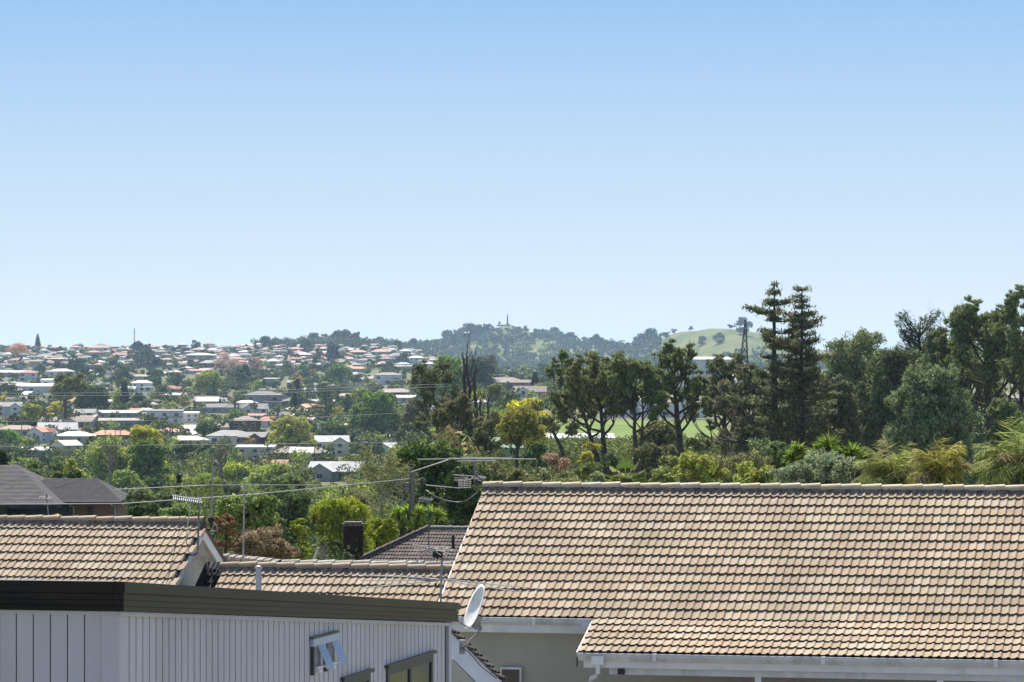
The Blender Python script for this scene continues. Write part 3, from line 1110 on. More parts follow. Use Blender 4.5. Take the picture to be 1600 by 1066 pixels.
for i in range(34):
    w_ = 0.1335
    t0, t1 = 0.135 + i * w_, 0.135 + (i + 1) * w_ - 0.010
    b = MB()
    b.prism([GBl(t0, zT0 - FH), GBl(t1, zT0 - FH), GBl(t1, BOT), GBl(t0, BOT)], E2 * 0.02)
    b.build("cladding_board", M_GREYCLAD, gb)
b = MB()      # dark backing wall behind the boards
b.prism([GBr(0.03, zT0 - 0.05, -0.018), GBr(WL - 0.03, zT1 - 0.05, -0.018), GBr(WL - 0.03, -8, -0.018), GBr(0.03, -8, -0.018)], -E1 * 0.15)
b.prism([GBl(0.03, zT0 - 0.05, -0.018), GBl(4.8, zT0 - 0.05, -0.018), GBl(4.8, -8, -0.018), GBl(0.03, -8, -0.018)], E2 * 0.15)
b.prism([GBr(WL - 0.15, zT1 - 0.1, -0.02), GBr(WL - 0.15, zT1 - 0.1, -5), GBr(WL - 0.15, -8, -5), GBr(WL - 0.15, -8, -0.02)], E2 * 0.1)
b.build("backing_wall", M_FRAME, gb)
b = MB()      # corner boards
b.prism([GBr(-0.012, zT0 - FH, 0.012), GBr(0.095, ztop(.1) - FH, 0.012), GBr(0.095, -8, 0.012), GBr(-0.012, -8, 0.012)], -E1 * 0.03)
b.build("corner_board", M_GREYCLAD, gb)
b = MB()
b.prism([GBl(-0.009, zT0 - FH, 0.010), GBl(0.13, zT0 - FH, 0.010), GBl(0.13, -8, 0.010), GBl(-0.009, -8, 0.010)], E2 * 0.03)
b.build("corner_board", M_GREYCLAD, gb)
b = MB()
b.prism([GBr(WL - 0.09, zT1 - 0.19, 0.012), GBr(WL + 0.02, zT1 - 0.19, 0.012), GBr(WL + 0.02, -8, 0.012), GBr(WL - 0.09, -8, 0.012)], -E1 * 0.05)
b.build("corner_board", M_GREYCLAD, gb)
# frieze strip below the parapet
b = MB()
b.prism([GBr(-0.03, zT0 - FH - 0.002, 0.03), GBr(WL + .02, zT1 - fh(WL) - 0.002, 0.03), GBr(WL + .02, zT1 - fh(WL) - 0.035, 0.03), GBr(-0.03, zT0 - FH - 0.035, 0.03)], -E1 * 0.029)
b.build("frieze_strip", M_GREYCLAD, gb)
b = MB()
b.prism([GBl(-0.029, zT0 - FH - 0.002, 0.03), GBl(4.8, zT0 - FH - 0.002, 0.03), GBl(4.8, zT0 - FH - 0.03, 0.03), GBl(-0.029, zT0 - FH - 0.03, 0.03)], E2 * 0.029)
b.build("frieze_strip", M_GREYCLAD, gb)
# parapet bands: (top fraction, bottom fraction, how far proud)
for (f0, f1, o_) in ((0.0, 0.37, 0.075), (0.37, 0.42, 0.05), (0.42, 0.60, 0.064), (0.60, 0.63, 0.052), (0.63, 0.80, 0.064), (0.80, 0.83, 0.052), (0.83, 0.985, 0.064)):
    b = MB()
    b.prism([GBr(-o_, zT0 - FH * f0, o_), GBr(WL + 0.12, zT1 - fh(WL) * f0, o_), GBr(WL + 0.12, zT1 - fh(WL) * f1, o_), GBr(-o_, zT0 - FH * f1, o_)], -E1 * (o_ + 0.02))
    b.prism([GBl(0.0215, zT0 - FH * f0, o_), GBl(4.8, zT0 - FH * f0, o_), GBl(4.8, zT0 - FH * f1, o_), GBl(0.0215, zT0 - FH * f1, o_)], E2 * (o_ + 0.02))
    b.build("parapet_flashing", M_DARKMETAL, gb)
b = MB()
b.prism([GBr(0.05, zT0 - 0.03, -0.02), GBr(WL - 0.05, zT1 - 0.03, -0.02), GBr(WL - .05, zT1 - 0.03, -4.8), GBr(0.05, zT0 - 0.03, -4.8)], (0, 0, -0.04))
b.build("roof_sheet", M_DARKMETAL, gb)
# windows in the right-hand facet
def clad_t(px):      # distance along the facet at photo column px
    k = (px - 800.0) / FP
    return (k * GC.y - GC.x) / (E2.x - k * E2.y)
def facet_window(px0, px1, pytop, zh):
    t0, t1 = clad_t(px0), clad_t(px1)
    q = GBr(t1, 0)
    zt = -(pytop - YH) / FP * q.y
    f = MB()
    zb = zt - zh
    for (a, c, u, v) in ((t0, t1, zt, zt - 0.07), (t0, t1, zb + 0.07, zb), (t0, t0 + 0.07, zt - 0.07, zb + 0.07), (t1 - 0.07, t1, zt - 0.07, zb + 0.07), ((t0 + t1) / 2 - 0.04, (t0 + t1) / 2 + 0.04, zt - 0.07, zb + 0.07)):
        f.prism([GBr(a, u, 0.02), GBr(c, u, 0.02), GBr(c, v, 0.02), GBr(a, v, 0.02)], -E1 * 0.035)
    w = f.build("window", M_FRAME, gb)
    g = MB()
    g.prism([GBr(t0 + .05, zt - .05, 0.006), GBr(t1 - .05, zt - .05, 0.006), GBr(t1 - .05, zb + .05, 0.006), GBr(t0 + .05, zb + .05, 0.006)], -E1 * 0.005)
    g.build("pane", M_GLASS, w)
    h = MB()
    h.prism([GBr(t0 - 0.06, zt + 0.035, 0.045), GBr(t1 + 0.06, zt + 0.035, 0.045), GBr(t1 + .06, zt + 0.005, 0.045), GBr(t0 - .06, zt + 0.005, 0.045)], -E1 * 0.043)
    h.build("hood_flashing", M_FRAME, w)
facet_window(603, 674, 1022, 1.2)
facet_window(534, 576, 1051, 1.0)
# twin curved acrylic vent cowls
tv = clad_t(484)
tv1 = clad_t(523)
zc = -(1001 - YH) / FP * GBr(tv, 0).y
cv = MB()
cv.prism([GBr(tv, zc + 0.01, 0.035), GBr(tv1, zc + 0.01, 0.035), GBr(tv1, zc - 0.055, 0.035), GBr(tv, zc - 0.055, 0.035)], -E1 * 0.033)
hood = cv.build("vent_cowl", M_BLUEPLAS, gb)
cv = MB()
cv.prism([GBr(tv - .02, zc + 0.03, 0.04), GBr(tv1 + .02, zc + 0.03, 0.04), GBr(tv1 + .02, zc + 0.012, 0.04), GBr(tv - .02, zc + 0.012, 0.04)], -E1 * 0.038)
cv.build("capping", M_FRAME, hood)
for (ta, tb2) in ((tv + 0.03, tv + (tv1 - tv) * 0.42), (tv + (tv1 - tv) * 0.56, tv1 - 0.02)):
    c = MB()
    pts = []
    for k in range(9):
        a = math.pi / 2 * k / 8
        pts.append((0.025 + 0.075 * math.sin(a) ** 1.6, -0.05 - 0.22 * a / (math.pi / 2)))
    vs = []
    for (o_, dz) in pts:
        vs += [GBr(tb2 - 0.10, zc + dz, o_ - 0.02), GBr(tb2 - 0.02, zc + dz, o_ + 0.03)]
    c.add(vs, [(2 * i, 2 * i + 1, 2 * i + 3, 2 * i + 2) for i in range(8)])
    c.build("curved_shield", M_BLUEPLAS, hood)
    c = MB()
    c.prism([GBr(ta + .03, zc - 0.06, 0.012), GBr(tb2 - .03, zc - 0.06, 0.012), GBr(tb2 - .03, zc - 0.24, 0.012), GBr(ta + .03, zc - 0.24, 0.012)], -E1 * 0.010)
    c.build("vent_grille", M_DULL, hood)
    c = MB()
    c.box(GBr(ta, zc - 0.15, 0.018), (0.015, 0.018, 0.16), (E1, E2, UZ))
    c.build("side_bracket", M_FRAME, hood)
    c = MB()
    c.box(GBr((ta + tb2) / 2 + .02, zc - 0.25, 0.03), (0.025, (tb2 - ta) * 0.4, 0.008), (E1, E2, UZ))
    c.box(GBr((ta + tb2) / 2 + .05, zc - 0.285, 0.02), (0.018, 0.05, 0.018), (E1, E2, UZ))
    c.build("drip_tray", M_WHITE, hood)

# grey vent pipe with its cap
q = P(404, 925, 62)
vp = MB()
vp.tube([q - UZ * 1.4, P(404, 889, 62)], 0.052, 14)
vp.tube([P(404, 889, 62), P(404, 887, 62), P(404, 885, 62), P(404, 883.5, 62)], [0.064, 0.064, 0.05, 0.02], 14)
tag(vp.build("vent_pipe", M_PIPE), "pale grey capped vent pipe rising behind the dark parapet", "pipe")

# ============================ satellite dish
dc = P(746, 951, 59.6)
dish = thing("satellite_dish", "white satellite dish on a bent arm above the porch gable", "satellite dish", P(722, 1010, 59.9))
axis = Vector((-0.90, -0.28, 0.36)).normalized()
up_ = (UZ - axis * axis.dot(UZ)).normalized()
sd_ = axis.cross(up_)
b = MB()
rings, seg = 7, 36
vs, fs = [], []
for side in (0, 1):
    for r in range(rings + 1):
        k = r / rings
        for s in range(seg):
            a = 2 * math.pi * s / seg
            q = dc + up_ * (math.cos(a) * 0.41 * k) + sd_ * (math.sin(a) * 0.37 * k) + axis * (0.07 * k * k - side * 0.012)
            vs.append(q)
m_ = (rings + 1) * seg
for side in (0, 1):
    for r in range(rings):
        for s in range(seg):
            a, c = r * seg + s, r * seg + (s + 1) % seg
            f = (a, c, c + seg, a + seg)
            fs.append(tuple(i + m_ * side for i in (f if side == 0 else f[::-1])))
for s in range(seg):
    a, c = rings * seg + s, rings * seg + (s + 1) % seg
    fs.append((a, c, c + m_, a + m_))
b.add(vs, fs)
b.build("reflector", M_DISH, dish, smooth=True)
b = MB()
arm0 = P(745, 985, 59.7)
b.tube([P(722, 1012, 60.0), P(730, 1006, 59.8), P(745, 992, 59.6), P(750, 984, 59.6), P(749, 972, 59.6)], 0.026, 10)
b.build("mast_arm", M_GALV, dish, smooth=True)
b = MB()
b.box(P(722, 1011, 60.05), (0.05, 0.03, 0.12))
b.build("wall_bracket", M_GALV, dish)
b = MB()
b.box(dc - axis * 0.07 - up_ * 0.22, (0.05, 0.06, 0.11), (axis, sd_, up_))
b.box(dc - axis * 0.13 - up_ * 0.30, (0.06, 0.035, 0.04), (axis, sd_, up_))
b.build("tilt_bracket", M_GALV, dish)
b = MB()
feed = P(706, 966, 59.2)
b.tube([P(735, 982, 59.5), feed], 0.014, 8)
b.box(feed, (0.05, 0.05, 0.035))
b.build("feed_arm", M_GALV, dish)
b = MB()
b.tube([P(722, 1012, 59.9), P(733, 1020, 59.9), P(742, 1030, 59.9), P(752, 1042, 59.9), P(765, 1052, 59.9), P(776, 1061, 59.9)], 0.008, 5)
b.build("cable", M_BLACK, dish)

# ------------------------------------------------------------------ aerials, poles and wires
def finish(t, parts):
    for name, b, mat in parts:
        b.build(name, mat, t)

# yagi on a J-bent mast fixed to the pale gable
Z1 = 71.0
an = thing("tv_aerial", "bushy yagi television aerial on a J-bent mast fixed to the pale gable wall", "aerial", P(303, 868, Z1))
b = MB()
b.tube([P(295, 867, Z1 - .3), P(302, 868, Z1), P(307, 865, Z1), P(309, 858, Z1), P(309.5, 845, Z1), P(311, 783, Z1)], 0.02, 8)
b.build("mast", M_DULL, an, smooth=True)
b = MB()
b0, b1 = P(271, 777, Z1 - 0.4), P(314, 783, Z1 + 0.2)
b.tube([b0, b1], 0.012, 6)
b.build("boom", M_DULL, an)
for i in range(15):
    q = b0.lerp(b1, i / 14)
    b = MB()
    b.tube([q + Vector((0.035, -0.30, -0.03)), q + Vector((-0.035, 0.30, 0.03))], 0.007, 5)
    b.tube([q + Vector((0.05, -0.05, -0.07)), q + Vector((-0.05, 0.05, 0.08))], 0.007, 5)
    b.build("element", M_GALV, an)
b = MB()
b.tube(sag(P(298, 783, Z1), P(291, 838, Z1), 0.0) + [P(292, 850, Z1), P(294, 858, Z1)], 0.010, 6)
b.build("cable", M_CABLEW, an)
b = MB()
b.tube([P(308, 872, Z1), P(316, 876, Z1), P(319, 881, Z1), P(316, 884, Z1), P(309, 881, Z1)], 0.011, 6)
tag(b.build("cable_loop", M_CABLEW), "white cable loop curling off the pale gable wall", "cable")
b = MB()
b.tube([P(316.5, 842, Z1), P(317, 858, Z1), P(322, 872, Z1), P(325, 890, Z1), P(324, 914, Z1)], 0.008, 5)
tag(b.build("hanging_cable", M_CABLEW), "thin cable hanging down the pale gable wall from its apex", "cable")

w1 = thing("whip_pole", "tall thin metal pole with cable loops beside the gable apex of the lower left house", "pole", P(330, 824, 71.8))
b = MB()
b.tube([P(330, 815, 71.8), P(330.5, 790, 71.8), P(333, 715, 71.8)], [0.019, 0.017, 0.013], 8)
b.build("mast", M_GALV, w1)
b = MB()
b.tube([P(329.5, 812, 71.7), P(330.5, 824, 71.7), P(328, 828, 71.7), P(318, 826, 71.7)], 0.026, 8)
b.box(P(330, 812, 71.7), (0.06, 0.04, 0.05))
b.build("bracket", M_BLACK, w1)
b = MB()
b.tube([P(331, 815, 71.7), P(338, 820, 71.7), P(340, 826, 71.7), P(335, 830, 71.7), P(323, 828, 71.7)], 0.009, 6)
b.build("cable", M_CABLEW, w1)
w2 = MB()
w2.tube([P(380, 885, 74.5), P(380.5, 840, 74.5), P(382, 750, 74.5)], [0.02, 0.018, 0.015], 8)
tag(w2.build("whip_pole", M_GALV), "slim bare metal pole rising from the lichen-grey hip in front of the brown shrubs", "pole")

a2 = thing("tv_aerial", "small rusty aerial in front of the dark shingled house at left edge", "aerial", P(76, 812, 77))
b = MB()
b.tube([P(76.5, 814, 77), P(72.5, 771, 77)], 0.016, 6)
b.build("mast", M_DULL, a2)
b = MB()
b.tube([P(61, 776.5, 77), P(78, 778.5, 77)], 0.014, 6)
for i in range(6):
    q = P(63 + i * 3, 777 + i * .3, 77)
    b.tube([q + Vector((0, -.2, -.02)), q + Vector((0, .2, .02))], 0.008, 5)
b.tube([P(73, 772, 77), P(72, 783, 77)], 0.02, 6)
b.build("elements", M_DULL, a2)

def bowtie(parent, c, s=1.0, mat=None):
    s *= .88
    mat = mat or M_DULL
    b = MB()
    for k in range(5):
        a = -0.9 + 1.8 * k / 4
        d = Vector((math.cos(a) * 0.30, -0.18 * abs(math.sin(a * 2)) - 0.05, math.sin(a) * 0.14)) * s
        b.tube([c + d * 0.12, c + d], 0.0042 * s, 4)
        d = Vector((-d.x, d.y, d.z))
        b.tube([c + d * 0.12, c + d], 0.0042 * s, 4)
    b.tube([c + Vector((-0.33, 0.12, 0.06)) * s, c + Vector((0.33, -0.1, 0.02)) * s], 0.005 * s, 4)
    b.tube([c + Vector((-0.31, -0.12, -0.04)) * s, c + Vector((0.33, 0.1, -0.0)) * s], 0.005 * s, 4)
    return b.build("elements", mat, parent)

# central mast with VHF spread and UHF bow ties
Z2 = 64.0
a3 = thing("tv_aerial", "tall television aerial with long horizontal rods above the dark parapet", "aerial", P(688, 945, Z2))
b = MB()
b.tube([P(688, 960, Z2), P(691, 862, Z2)], 0.020, 8)
b.build("mast", M_GALV, a3)
bowtie(a3, P(673, 857, Z2), 1.15)
bowtie(a3, P(684, 860, Z2), 1.0)
b = MB()
b.box(P(684, 866, Z2), (0.09, 0.05, 0.06))
b.tube([P(686, 868, Z2), P(691, 862, Z2)], 0.02, 6)
b.tube([P(678, 866, Z2), P(684, 872, Z2 - .1)], 0.02, 6)
b.build("clamp", M_BLACK, a3)
b = MB()
b.tube([P(666, 861, Z2), P(649, 880, Z2)], 0.012, 6)
b.tube([P(686, 870, Z2), P(682, 880, Z2)], 0.010, 6)
b.build("reflector_rod", M_GALV, a3)
b = MB()
b.tube([P(640, 903, Z2 - .4), P(674, 908, Z2), P(712, 903.5, Z2 + .3)], 0.013, 6)
b.box(P(673, 906, Z2), (0.10, 0.05, 0.028))
b.build("boom", M_GALV, a3)
for (p, q) in (((674, 907), (563, 907)), ((680, 908), (563, 919)), ((672, 903), (568, 899)), ((684, 905), (852, 921)), ((690, 907), (812, 925)), ((700, 905), (760, 912))):
    b = MB()
    b.tube([P(p[0], p[1], Z2), P(q[0], q[1], Z2)], 0.010, 6)
    b.build("rod", M_CABLEW, a3)
b = MB()
b.tube([P(680, 911, Z2), P(683, 917, Z2), P(687, 912, Z2)], 0.018, 6)
b.build("cable_loop", M_BLACK, a3)

# aerial on the ridge of the big roof
Z3 = 69.2
a4 = thing("tv_aerial", "television aerial with long horizontal boom on the left end of the large roof ridge", "aerial", P(757, 778, Z3 - 1))
b = MB()
b.tube([P(768, 774, Z3 - .6), P(764, 762, Z3), P(757, 750, Z3), P(748, 745, Z3), P(742, 738, Z3), P(741, 718, Z3)], 0.022, 8)
b.build("mast", M_DULL, a4, smooth=True)
b = MB()
b.tube([P(652, 718, Z3), P(740, 716.5, Z3), P(838, 717.5, Z3)], 0.011, 6)
b.tube([P(700, 717, Z3), P(770, 717, Z3)], 0.018, 6)
b.tube([P(714, 721, Z3 - .2), P(775, 720, Z3 - .2)], 0.010, 6)
b.tube([P(722, 714.8, Z3 + .2), P(800, 716, Z3 + .2)], 0.009, 6)
b.build("boom", M_GALV, a4)
bowtie(a4, P(734, 747, Z3), 1.15)
b = MB()
for k in range(5):
    b.tube([P(716, 752 + k * 2.6, Z3 + .2), P(736, 750 + k * 3, Z3 + .2)], 0.006, 4)
for k in range(6):
    b.tube([P(716 + k * 4, 750, Z3 + .2), P(716 + k * 4, 764, Z3 + .2)], 0.006, 4)
b.build("reflector_grid", M_DULL, a4)
b = MB()
b.tube([P(741, 744, Z3), P(742, 757, Z3), P(748, 765, Z3), P(744, 771, Z3), P(730, 782, Z3), P(715, 785, Z3), P(700, 783, Z3), P(682, 777, Z3), P(665, 766, Z3)], 0.012, 6)
b.build("cable", M_DULL, a4, smooth=True)

# thin aerial standing on the brown hip roof
Z4 = 158
a5 = thing("tv_aerial", "slender aerial with small crossbars standing on the dark brown hip roof", "aerial", P(670, 852, Z4))
b = MB()
b.tube([P(670, 856, Z4), P(669, 784, Z4)], 0.035, 6)
b.build("mast", M_DULL, a5)
b = MB()
b.tube([P(655, 779, Z4), P(676, 782, Z4)], 0.03, 5)
for k in range(6):
    q = P(657 + 3.5 * k, 780 + k * .4, Z4)
    b.tube([q - UZ * 0.12 - Vector((.1, 0, 0)), q + UZ * 0.12 + Vector((.1, 0, 0))], 0.022, 5)
b.build("elements", M_GALV, a5)

# double post with a lead-in cable
Z5 = 105
a6 = thing("service_pole", "pair of weathered timber posts carrying the service line in front of the big dark tree", "pole", P(645, 800, Z5))
b = MB()
b.tube([P(641, 800, Z5), P(642, 738, Z5)], 0.045, 8)
b.build("post", M_WOOD, a6)
b = MB()
b.tube([P(645.5, 800, Z5 - .3), P(647, 735, Z5 - .3)], 0.035, 8)
b.build("post", M_WOOD, a6)
b = MB()
b.box(P(636, 762, Z5), (0.05, 0.1, 0.15))
b.build("meter_box", M_DULL, a6)

def wire(name, pts, r, label, s=0.0, mat=None, group="overhead wires"):
    b = MB()
    allp = []
    for (a, c) in zip(pts, pts[1:]):
        allp += sag(a, c, s)[:-1]
    allp.append(Vector(pts[-1]))
    b.tube(allp, r, 5)
    return tag(b.build(name, mat or M_WIRE), label, "cable", group)

wire("overhead_wire", [P(-40, 788, 62), P(190, 787, 68), P(400, 772, 78), P(641, 748, 105)], 0.011, "thick service wire crossing in front of the brick house to the timber posts")
wire("overhead_wire", [P(642, 738, 105), P(705, 717, 69.2)], 0.013, "short wire rising from the timber posts to the aerial boom")
wire("overhead_wire", [P(180, 765, 120), P(332, 758, 120), P(500, 758, 130)], 0.015, "thin wire over the shrubs right of the dark shingled roof")
wire("overhead_wire", [P(-40, 698, 190), P(420, 694, 200), P(640, 691, 230)], 0.015, "long wire passing in front of the two light green trees")
wire("overhead_wire", [P(-40, 659, 210), P(400, 656, 230), P(640, 645, 260)], 0.015, "long wire passing in front of the white two-storey block")
wire("overhead_wire", [P(-40, 615, 230), P(340, 613, 240), P(700, 600, 300)], 0.015, "upper of the two close wires crossing the round dark tree")
wire("overhead_wire", [P(-40, 619, 230), P(340, 617.5, 240), P(700, 604, 300)], 0.015, "lower of the two close wires crossing the round dark tree")
wire("overhead_wire", [P(665, 758, 69), P(718, 763, 69.1)], 0.010, "short cable running to the aerial grid beside the ridge end", mat=M_WIRE)

# lattice transmission tower among the pines
ZT = 420
tw = thing("lattice_tower", "steel lattice transmission tower half hidden by the pines left of the tiered tree", "pylon", P(1161, 740, ZT))
base, topz = P(1156, 745, ZT), P(1165, 500, ZT)
H = topz.z - base.z
def twc(k, i):
    w_ = 1.35 * (1 - k) ** 1.0 + 0.06
    sx, sy = ((-1, -1), (1, -1), (1, 1), (-1, 1))[i]
    return Vector((base.x + (topz.x - base.x) * k + sx * w_, base.y + sy * w_, base.z + H * k))
for i in range(4):
    b = MB()
    b.tube([twc(0, i), twc(1, i)], 0.07, 5)
    b.build("leg", M_DULL, tw)
b = MB()
lv = [0, .12, .23, .33, .42, .5, .58, .65, .72, .78, .84, .89, .94, .98]
for a, c in zip(lv, lv[1:]):
    for i in range(4):
        b.tube([twc(a, i), twc(c, (i + 1) % 4)], 0.045, 4)
        b.tube([twc(a, (i + 1) % 4), twc(c, i)], 0.045, 4)
        b.tube([twc(c, i), twc(c, (i + 1) % 4)], 0.045, 4)
tag(b.build("bracing", M_DULL, tw), kind="stuff")
for k, w_ in ((0.62, 2.6), (0.46, 3.0)):
    c = (twc(k, 0) + twc(k, 2)) / 2
    b = MB()
    b.tube([c - Vector((w_, 0, 0)), c + UZ * .9], 0.07, 4)
    b.tube([c + Vector((w_, 0, 0)), c + UZ * .9], 0.07, 4)
    b.tube([c - Vector((w_, 0, 0)), c + Vector((w_, 0, 0))], 0.07, 4)
    b.build("crossarm", M_GALV, tw)

# ------------------------------------------------------------------ foliage generators
def nrmz(a):
    return a / (np.linalg.norm(a, axis=1, keepdims=True) + 1e-9)

def leafmesh(name, c, d, nrm, ln, wd, mat, extra=None):
    """pointed leaf quads: centre c, axis d, facing nrm"""
    n = len(c)
    d = nrmz(d)
    s = nrmz(np.cross(d, nrm))
    ln = ln if np.ndim(ln) else np.full(n, ln)
    wd = wd if np.ndim(wd) else np.full(n, wd)
    L_, W_ = ln[:, None], wd[:, None]
    v = np.empty((n, 4, 3), dtype=np.float32)
    v[:, 0] = c - d * L_ * 0.5
    v[:, 1] = c + s * W_ * 0.5 - d * L_ * 0.05
    v[:, 2] = c + d * L_ * 0.5
    v[:, 3] = c - s * W_ * 0.5 - d * L_ * 0.05
    v = v.reshape(-1, 3)
    ev, ef = ([], [])
    mats = mat if isinstance(mat, (list, tuple)) else [mat]
    nv = len(v)
    loops = np.arange(nv, dtype=np.int32)
    starts = np.arange(0, nv, 4, dtype=np.int32)
    mi = np.zeros(n, dtype=np.int32)
    if extra is not None:           # MB with wood, second material
        ev = np.array(extra.v, dtype=np.float32).reshape(-1, 3)
        v = np.concatenate([v, ev])
        el = [len(f) for f in extra.f]
        lo = np.array([i + nv for f in extra.f for i in f], dtype=np.int32)
        st = np.cumsum([0] + el[:-1]).astype(np.int32) + len(loops)
        loops = np.concatenate([loops, lo])
        starts = np.concatenate([starts, st])
        mi = np.concatenate([mi, np.ones(len(el), dtype=np.int32)])
    me = bpy.data.meshes.new(name)
    me.vertices.add(len(v))
    me.vertices.foreach_set("co", v.ravel())
    me.loops.add(len(loops))
    me.loops.foreach_set("vertex_index", loops)
    me.polygons.add(len(starts))
    me.polygons.foreach_set("loop_start", starts)
    for m_ in mats:
        me.materials.append(m_)
    me.polygons.foreach_set("material_index", mi)
    me.update(calc_edges=True)
    return me

def rdir(n):
    return nrmz(NR.normal(size=(n, 3)))

def lobes(K, rx, rz, shape):
    """centres and radii of the boughs that fill a crown; local z from 0 (crown base) to 1 (top)"""
    out = []
    for i in range(K):
        for _ in range(60):
            z = NR.uniform(0.05, 0.95)
            if shape == 'round': w = math.sqrt(max(0, 1 - (2 * z - 1) ** 2)) * 0.98
            elif shape == 'dome': w = math.sqrt(max(0, 1 - z ** 3)) * 1.0
            elif shape == 'hedge': w = 1.0 if z < .8 else .85
            elif shape == 'flat': w = 1.0 if z > 0.45 else 0.55 * z / 0.45
            elif shape == 'cone': w = (1 - z) * 1.0 + 0.06
            elif shape == 'column': w = 0.85 * math.sin(math.pi * min(1, z * 0.85 + 0.12)) ** 0.4
            elif shape == 'vase': w = 0.35 + 0.65 * z if z < 0.75 else 1.0 - (z - 0.75) * 1.6
            else: w = 1.0
            a = NR.uniform(0, 2 * math.pi)
            r = w * math.sqrt(NR.uniform(0.15, 0.9))
            if NR.random() < 0.7: break
        out.append((math.cos(a) * r * rx, math.sin(a) * r * rx, z * rz))
    return np.array(out)

def crown_pts(K1, r1, K2, r2, n, rx, rz, shape, gap=0.0):
    """leaf centres and outward normals over boughs of boughs"""
    C = lobes(K1, rx - r1 * 0.7, rz - r1 * 0.4, shape)
    sub, subn = [], []
    for c in C:
        rr = r1 * NR.uniform(0.65, 1.2)
        d = rdir(K2)
        d[:, 2] = np.abs(d[:, 2]) * 0.8 + d[:, 2] * 0.2 - 0.1
        q = c + d * rr * np.array([1, 1, 0.75])
        sub.append(q)
        subn.append(d)
    sub = np.concatenate(sub)
    subn = np.concatenate(subn)
    per = max(1, int(n / len(sub)))
    cnt = len(sub) * per
    d = rdir(cnt)
    base = np.repeat(sub, per, axis=0)
    bn = np.repeat(subn, per, axis=0)
    rad_ = r2 * NR.uniform(0.55, 1.1, size=(cnt, 1)) * np.repeat(NR.uniform(0.6, 1.3, size=(len(sub), 1)), per, axis=0)
    p = base + d * rad_
    p[:, 2] = np.maximum(p[:, 2], 0.0)
    nn = nrmz(d * 0.8 + bn * 0.5 + np.array([0, 0, 0.35]))
    return p, nn

def crown_mesh(name, rx, rz, shape, K1, r1, K2, r2, n, ln, wd, mat=None, rnd=0.75, up=0.0, extra=None):
    p, nn = crown_pts(K1, r1, K2, r2, n, rx, rz, shape)
    k = len(p)
    d = nrmz(rdir(k) + nn * 0.25 + np.array([0, 0, up]))
    f = nrmz(nn + rdir(k) * rnd)
    l = ln * NR.uniform(0.6, 1.35, size=k)
    return leafmesh(name, p, d, f, l, l * (wd / ln), mat or [M_LEAF, M_BARK], extra)

def limb(b, p, d, length, r, depth, spread=0.6, up=0.15, seg=4, tips=None, ratio=0.62, kids=3):
    """recursive bough"""
    p = Vector(p)
    d = Vector(d).normalized()
    pts, rs = [p], [r]
    for i in range(seg):
        d = (d + Vector((R.gauss(0, 1), R.gauss(0, 1), R.gauss(0, 1))) * 0.13 + UZ * up * 0.3).normalized()
        p = p + d * (length / seg)
        pts.append(p)
        rs.append(r * (1 - 0.55 * (i + 1) / seg))
    b.tube(pts, rs, 6 if r > 0.12 else 4, cap=False)
    if tips is not None and depth == 0:
        tips.append((pts[-1], d))
        tips.append((pts[-3], d))
    if depth > 0:
        for k in range(kids):
            i = R.randint(max(1, seg - 2), seg)
            q = pts[i]
            dd = (d + Vector((R.gauss(0, 1), R.gauss(0, 1), R.gauss(0, .6))) * spread + UZ * up).normalized()
            limb(b, q, dd, length * ratio * R.uniform(0.75, 1.2), rs[i] * 0.8, depth - 1, spread, up, seg, tips, ratio, kids)

def trunk_mb(h, r, lean=(0, 0), boughs=5, bl=0.35, start=0.4, depth=1, up=0.35, spread=0.55, tips=None, kids=3):
    b = MB()
    pts, rs = [], []
    n = 7
    wob = [(R.uniform(-1, 1) * 0.02 * h, R.uniform(-1, 1) * 0.02 * h) for _ in range(n + 1)]
    for i in range(n + 1):
        k = i / n
        pts.append(Vector((lean[0] * k ** 1.4 + wob[i][0] * k, lean[1] * k ** 1.4 + wob[i][1] * k, h * k)))
        rs.append(r * (1 - 0.72 * k) + 0.01)
    pts[0].z = -0.4
    b.tube(pts, rs, 8)
    for j in range(boughs):
        k = start + (1 - start) * (j + R.random() * 0.6) / boughs
        f = k * n
        i = min(n - 1, int(f))
        q = pts[i].lerp(pts[i + 1], f - i)
        a = j * 2.4 + R.uniform(-.5, .5)
        dd = Vector((math.cos(a), math.sin(a), up + R.uniform(-.1, .3)))
        limb(b, q, dd, h * bl * R.uniform(0.7, 1.15) * (1.25 - 0.5 * k), rs[i] * 0.55, depth, spread, up, 4, tips, kids=kids)
    return b, pts

def tufts(name, tips, r, per, ln, wd, up=0.5, flat=0.5, mat=None):
    """clumps of needles or leaves round the bough tips"""
    T = np.array([tuple(t[0]) for t in tips])
    D = np.array([tuple(t[1]) for t in tips])
    sub = 5
    base = np.repeat(T, sub, axis=0) + rdir(len(T) * sub) * r * np.array([1, 1, flat]) * NR.uniform(0.2, 1.0, size=(len(T) * sub, 1))
    dr = np.repeat(D, sub, axis=0)
    k = per // sub
    base2 = np.repeat(base, k, axis=0)
    dr2 = np.repeat(dr, k, axis=0)
    n = len(base2)
    o = rdir(n)
    p = base2 + o * r * 0.33 * NR.uniform(0.4, 1.0, size=(n, 1)) * np.array([1, 1, 0.8])
    d = nrmz(o * 0.9 + dr2 * 0.25 + np.array([0, 0, up]))
    f = nrmz(rdir(n) * 0.8 + np.array([0, 0, 0.6]))
    l = ln * NR.uniform(0.6, 1.3, size=n)
    return leafmesh(name, p, d, f, l, l * wd / ln, mat or M_NEEDLE)

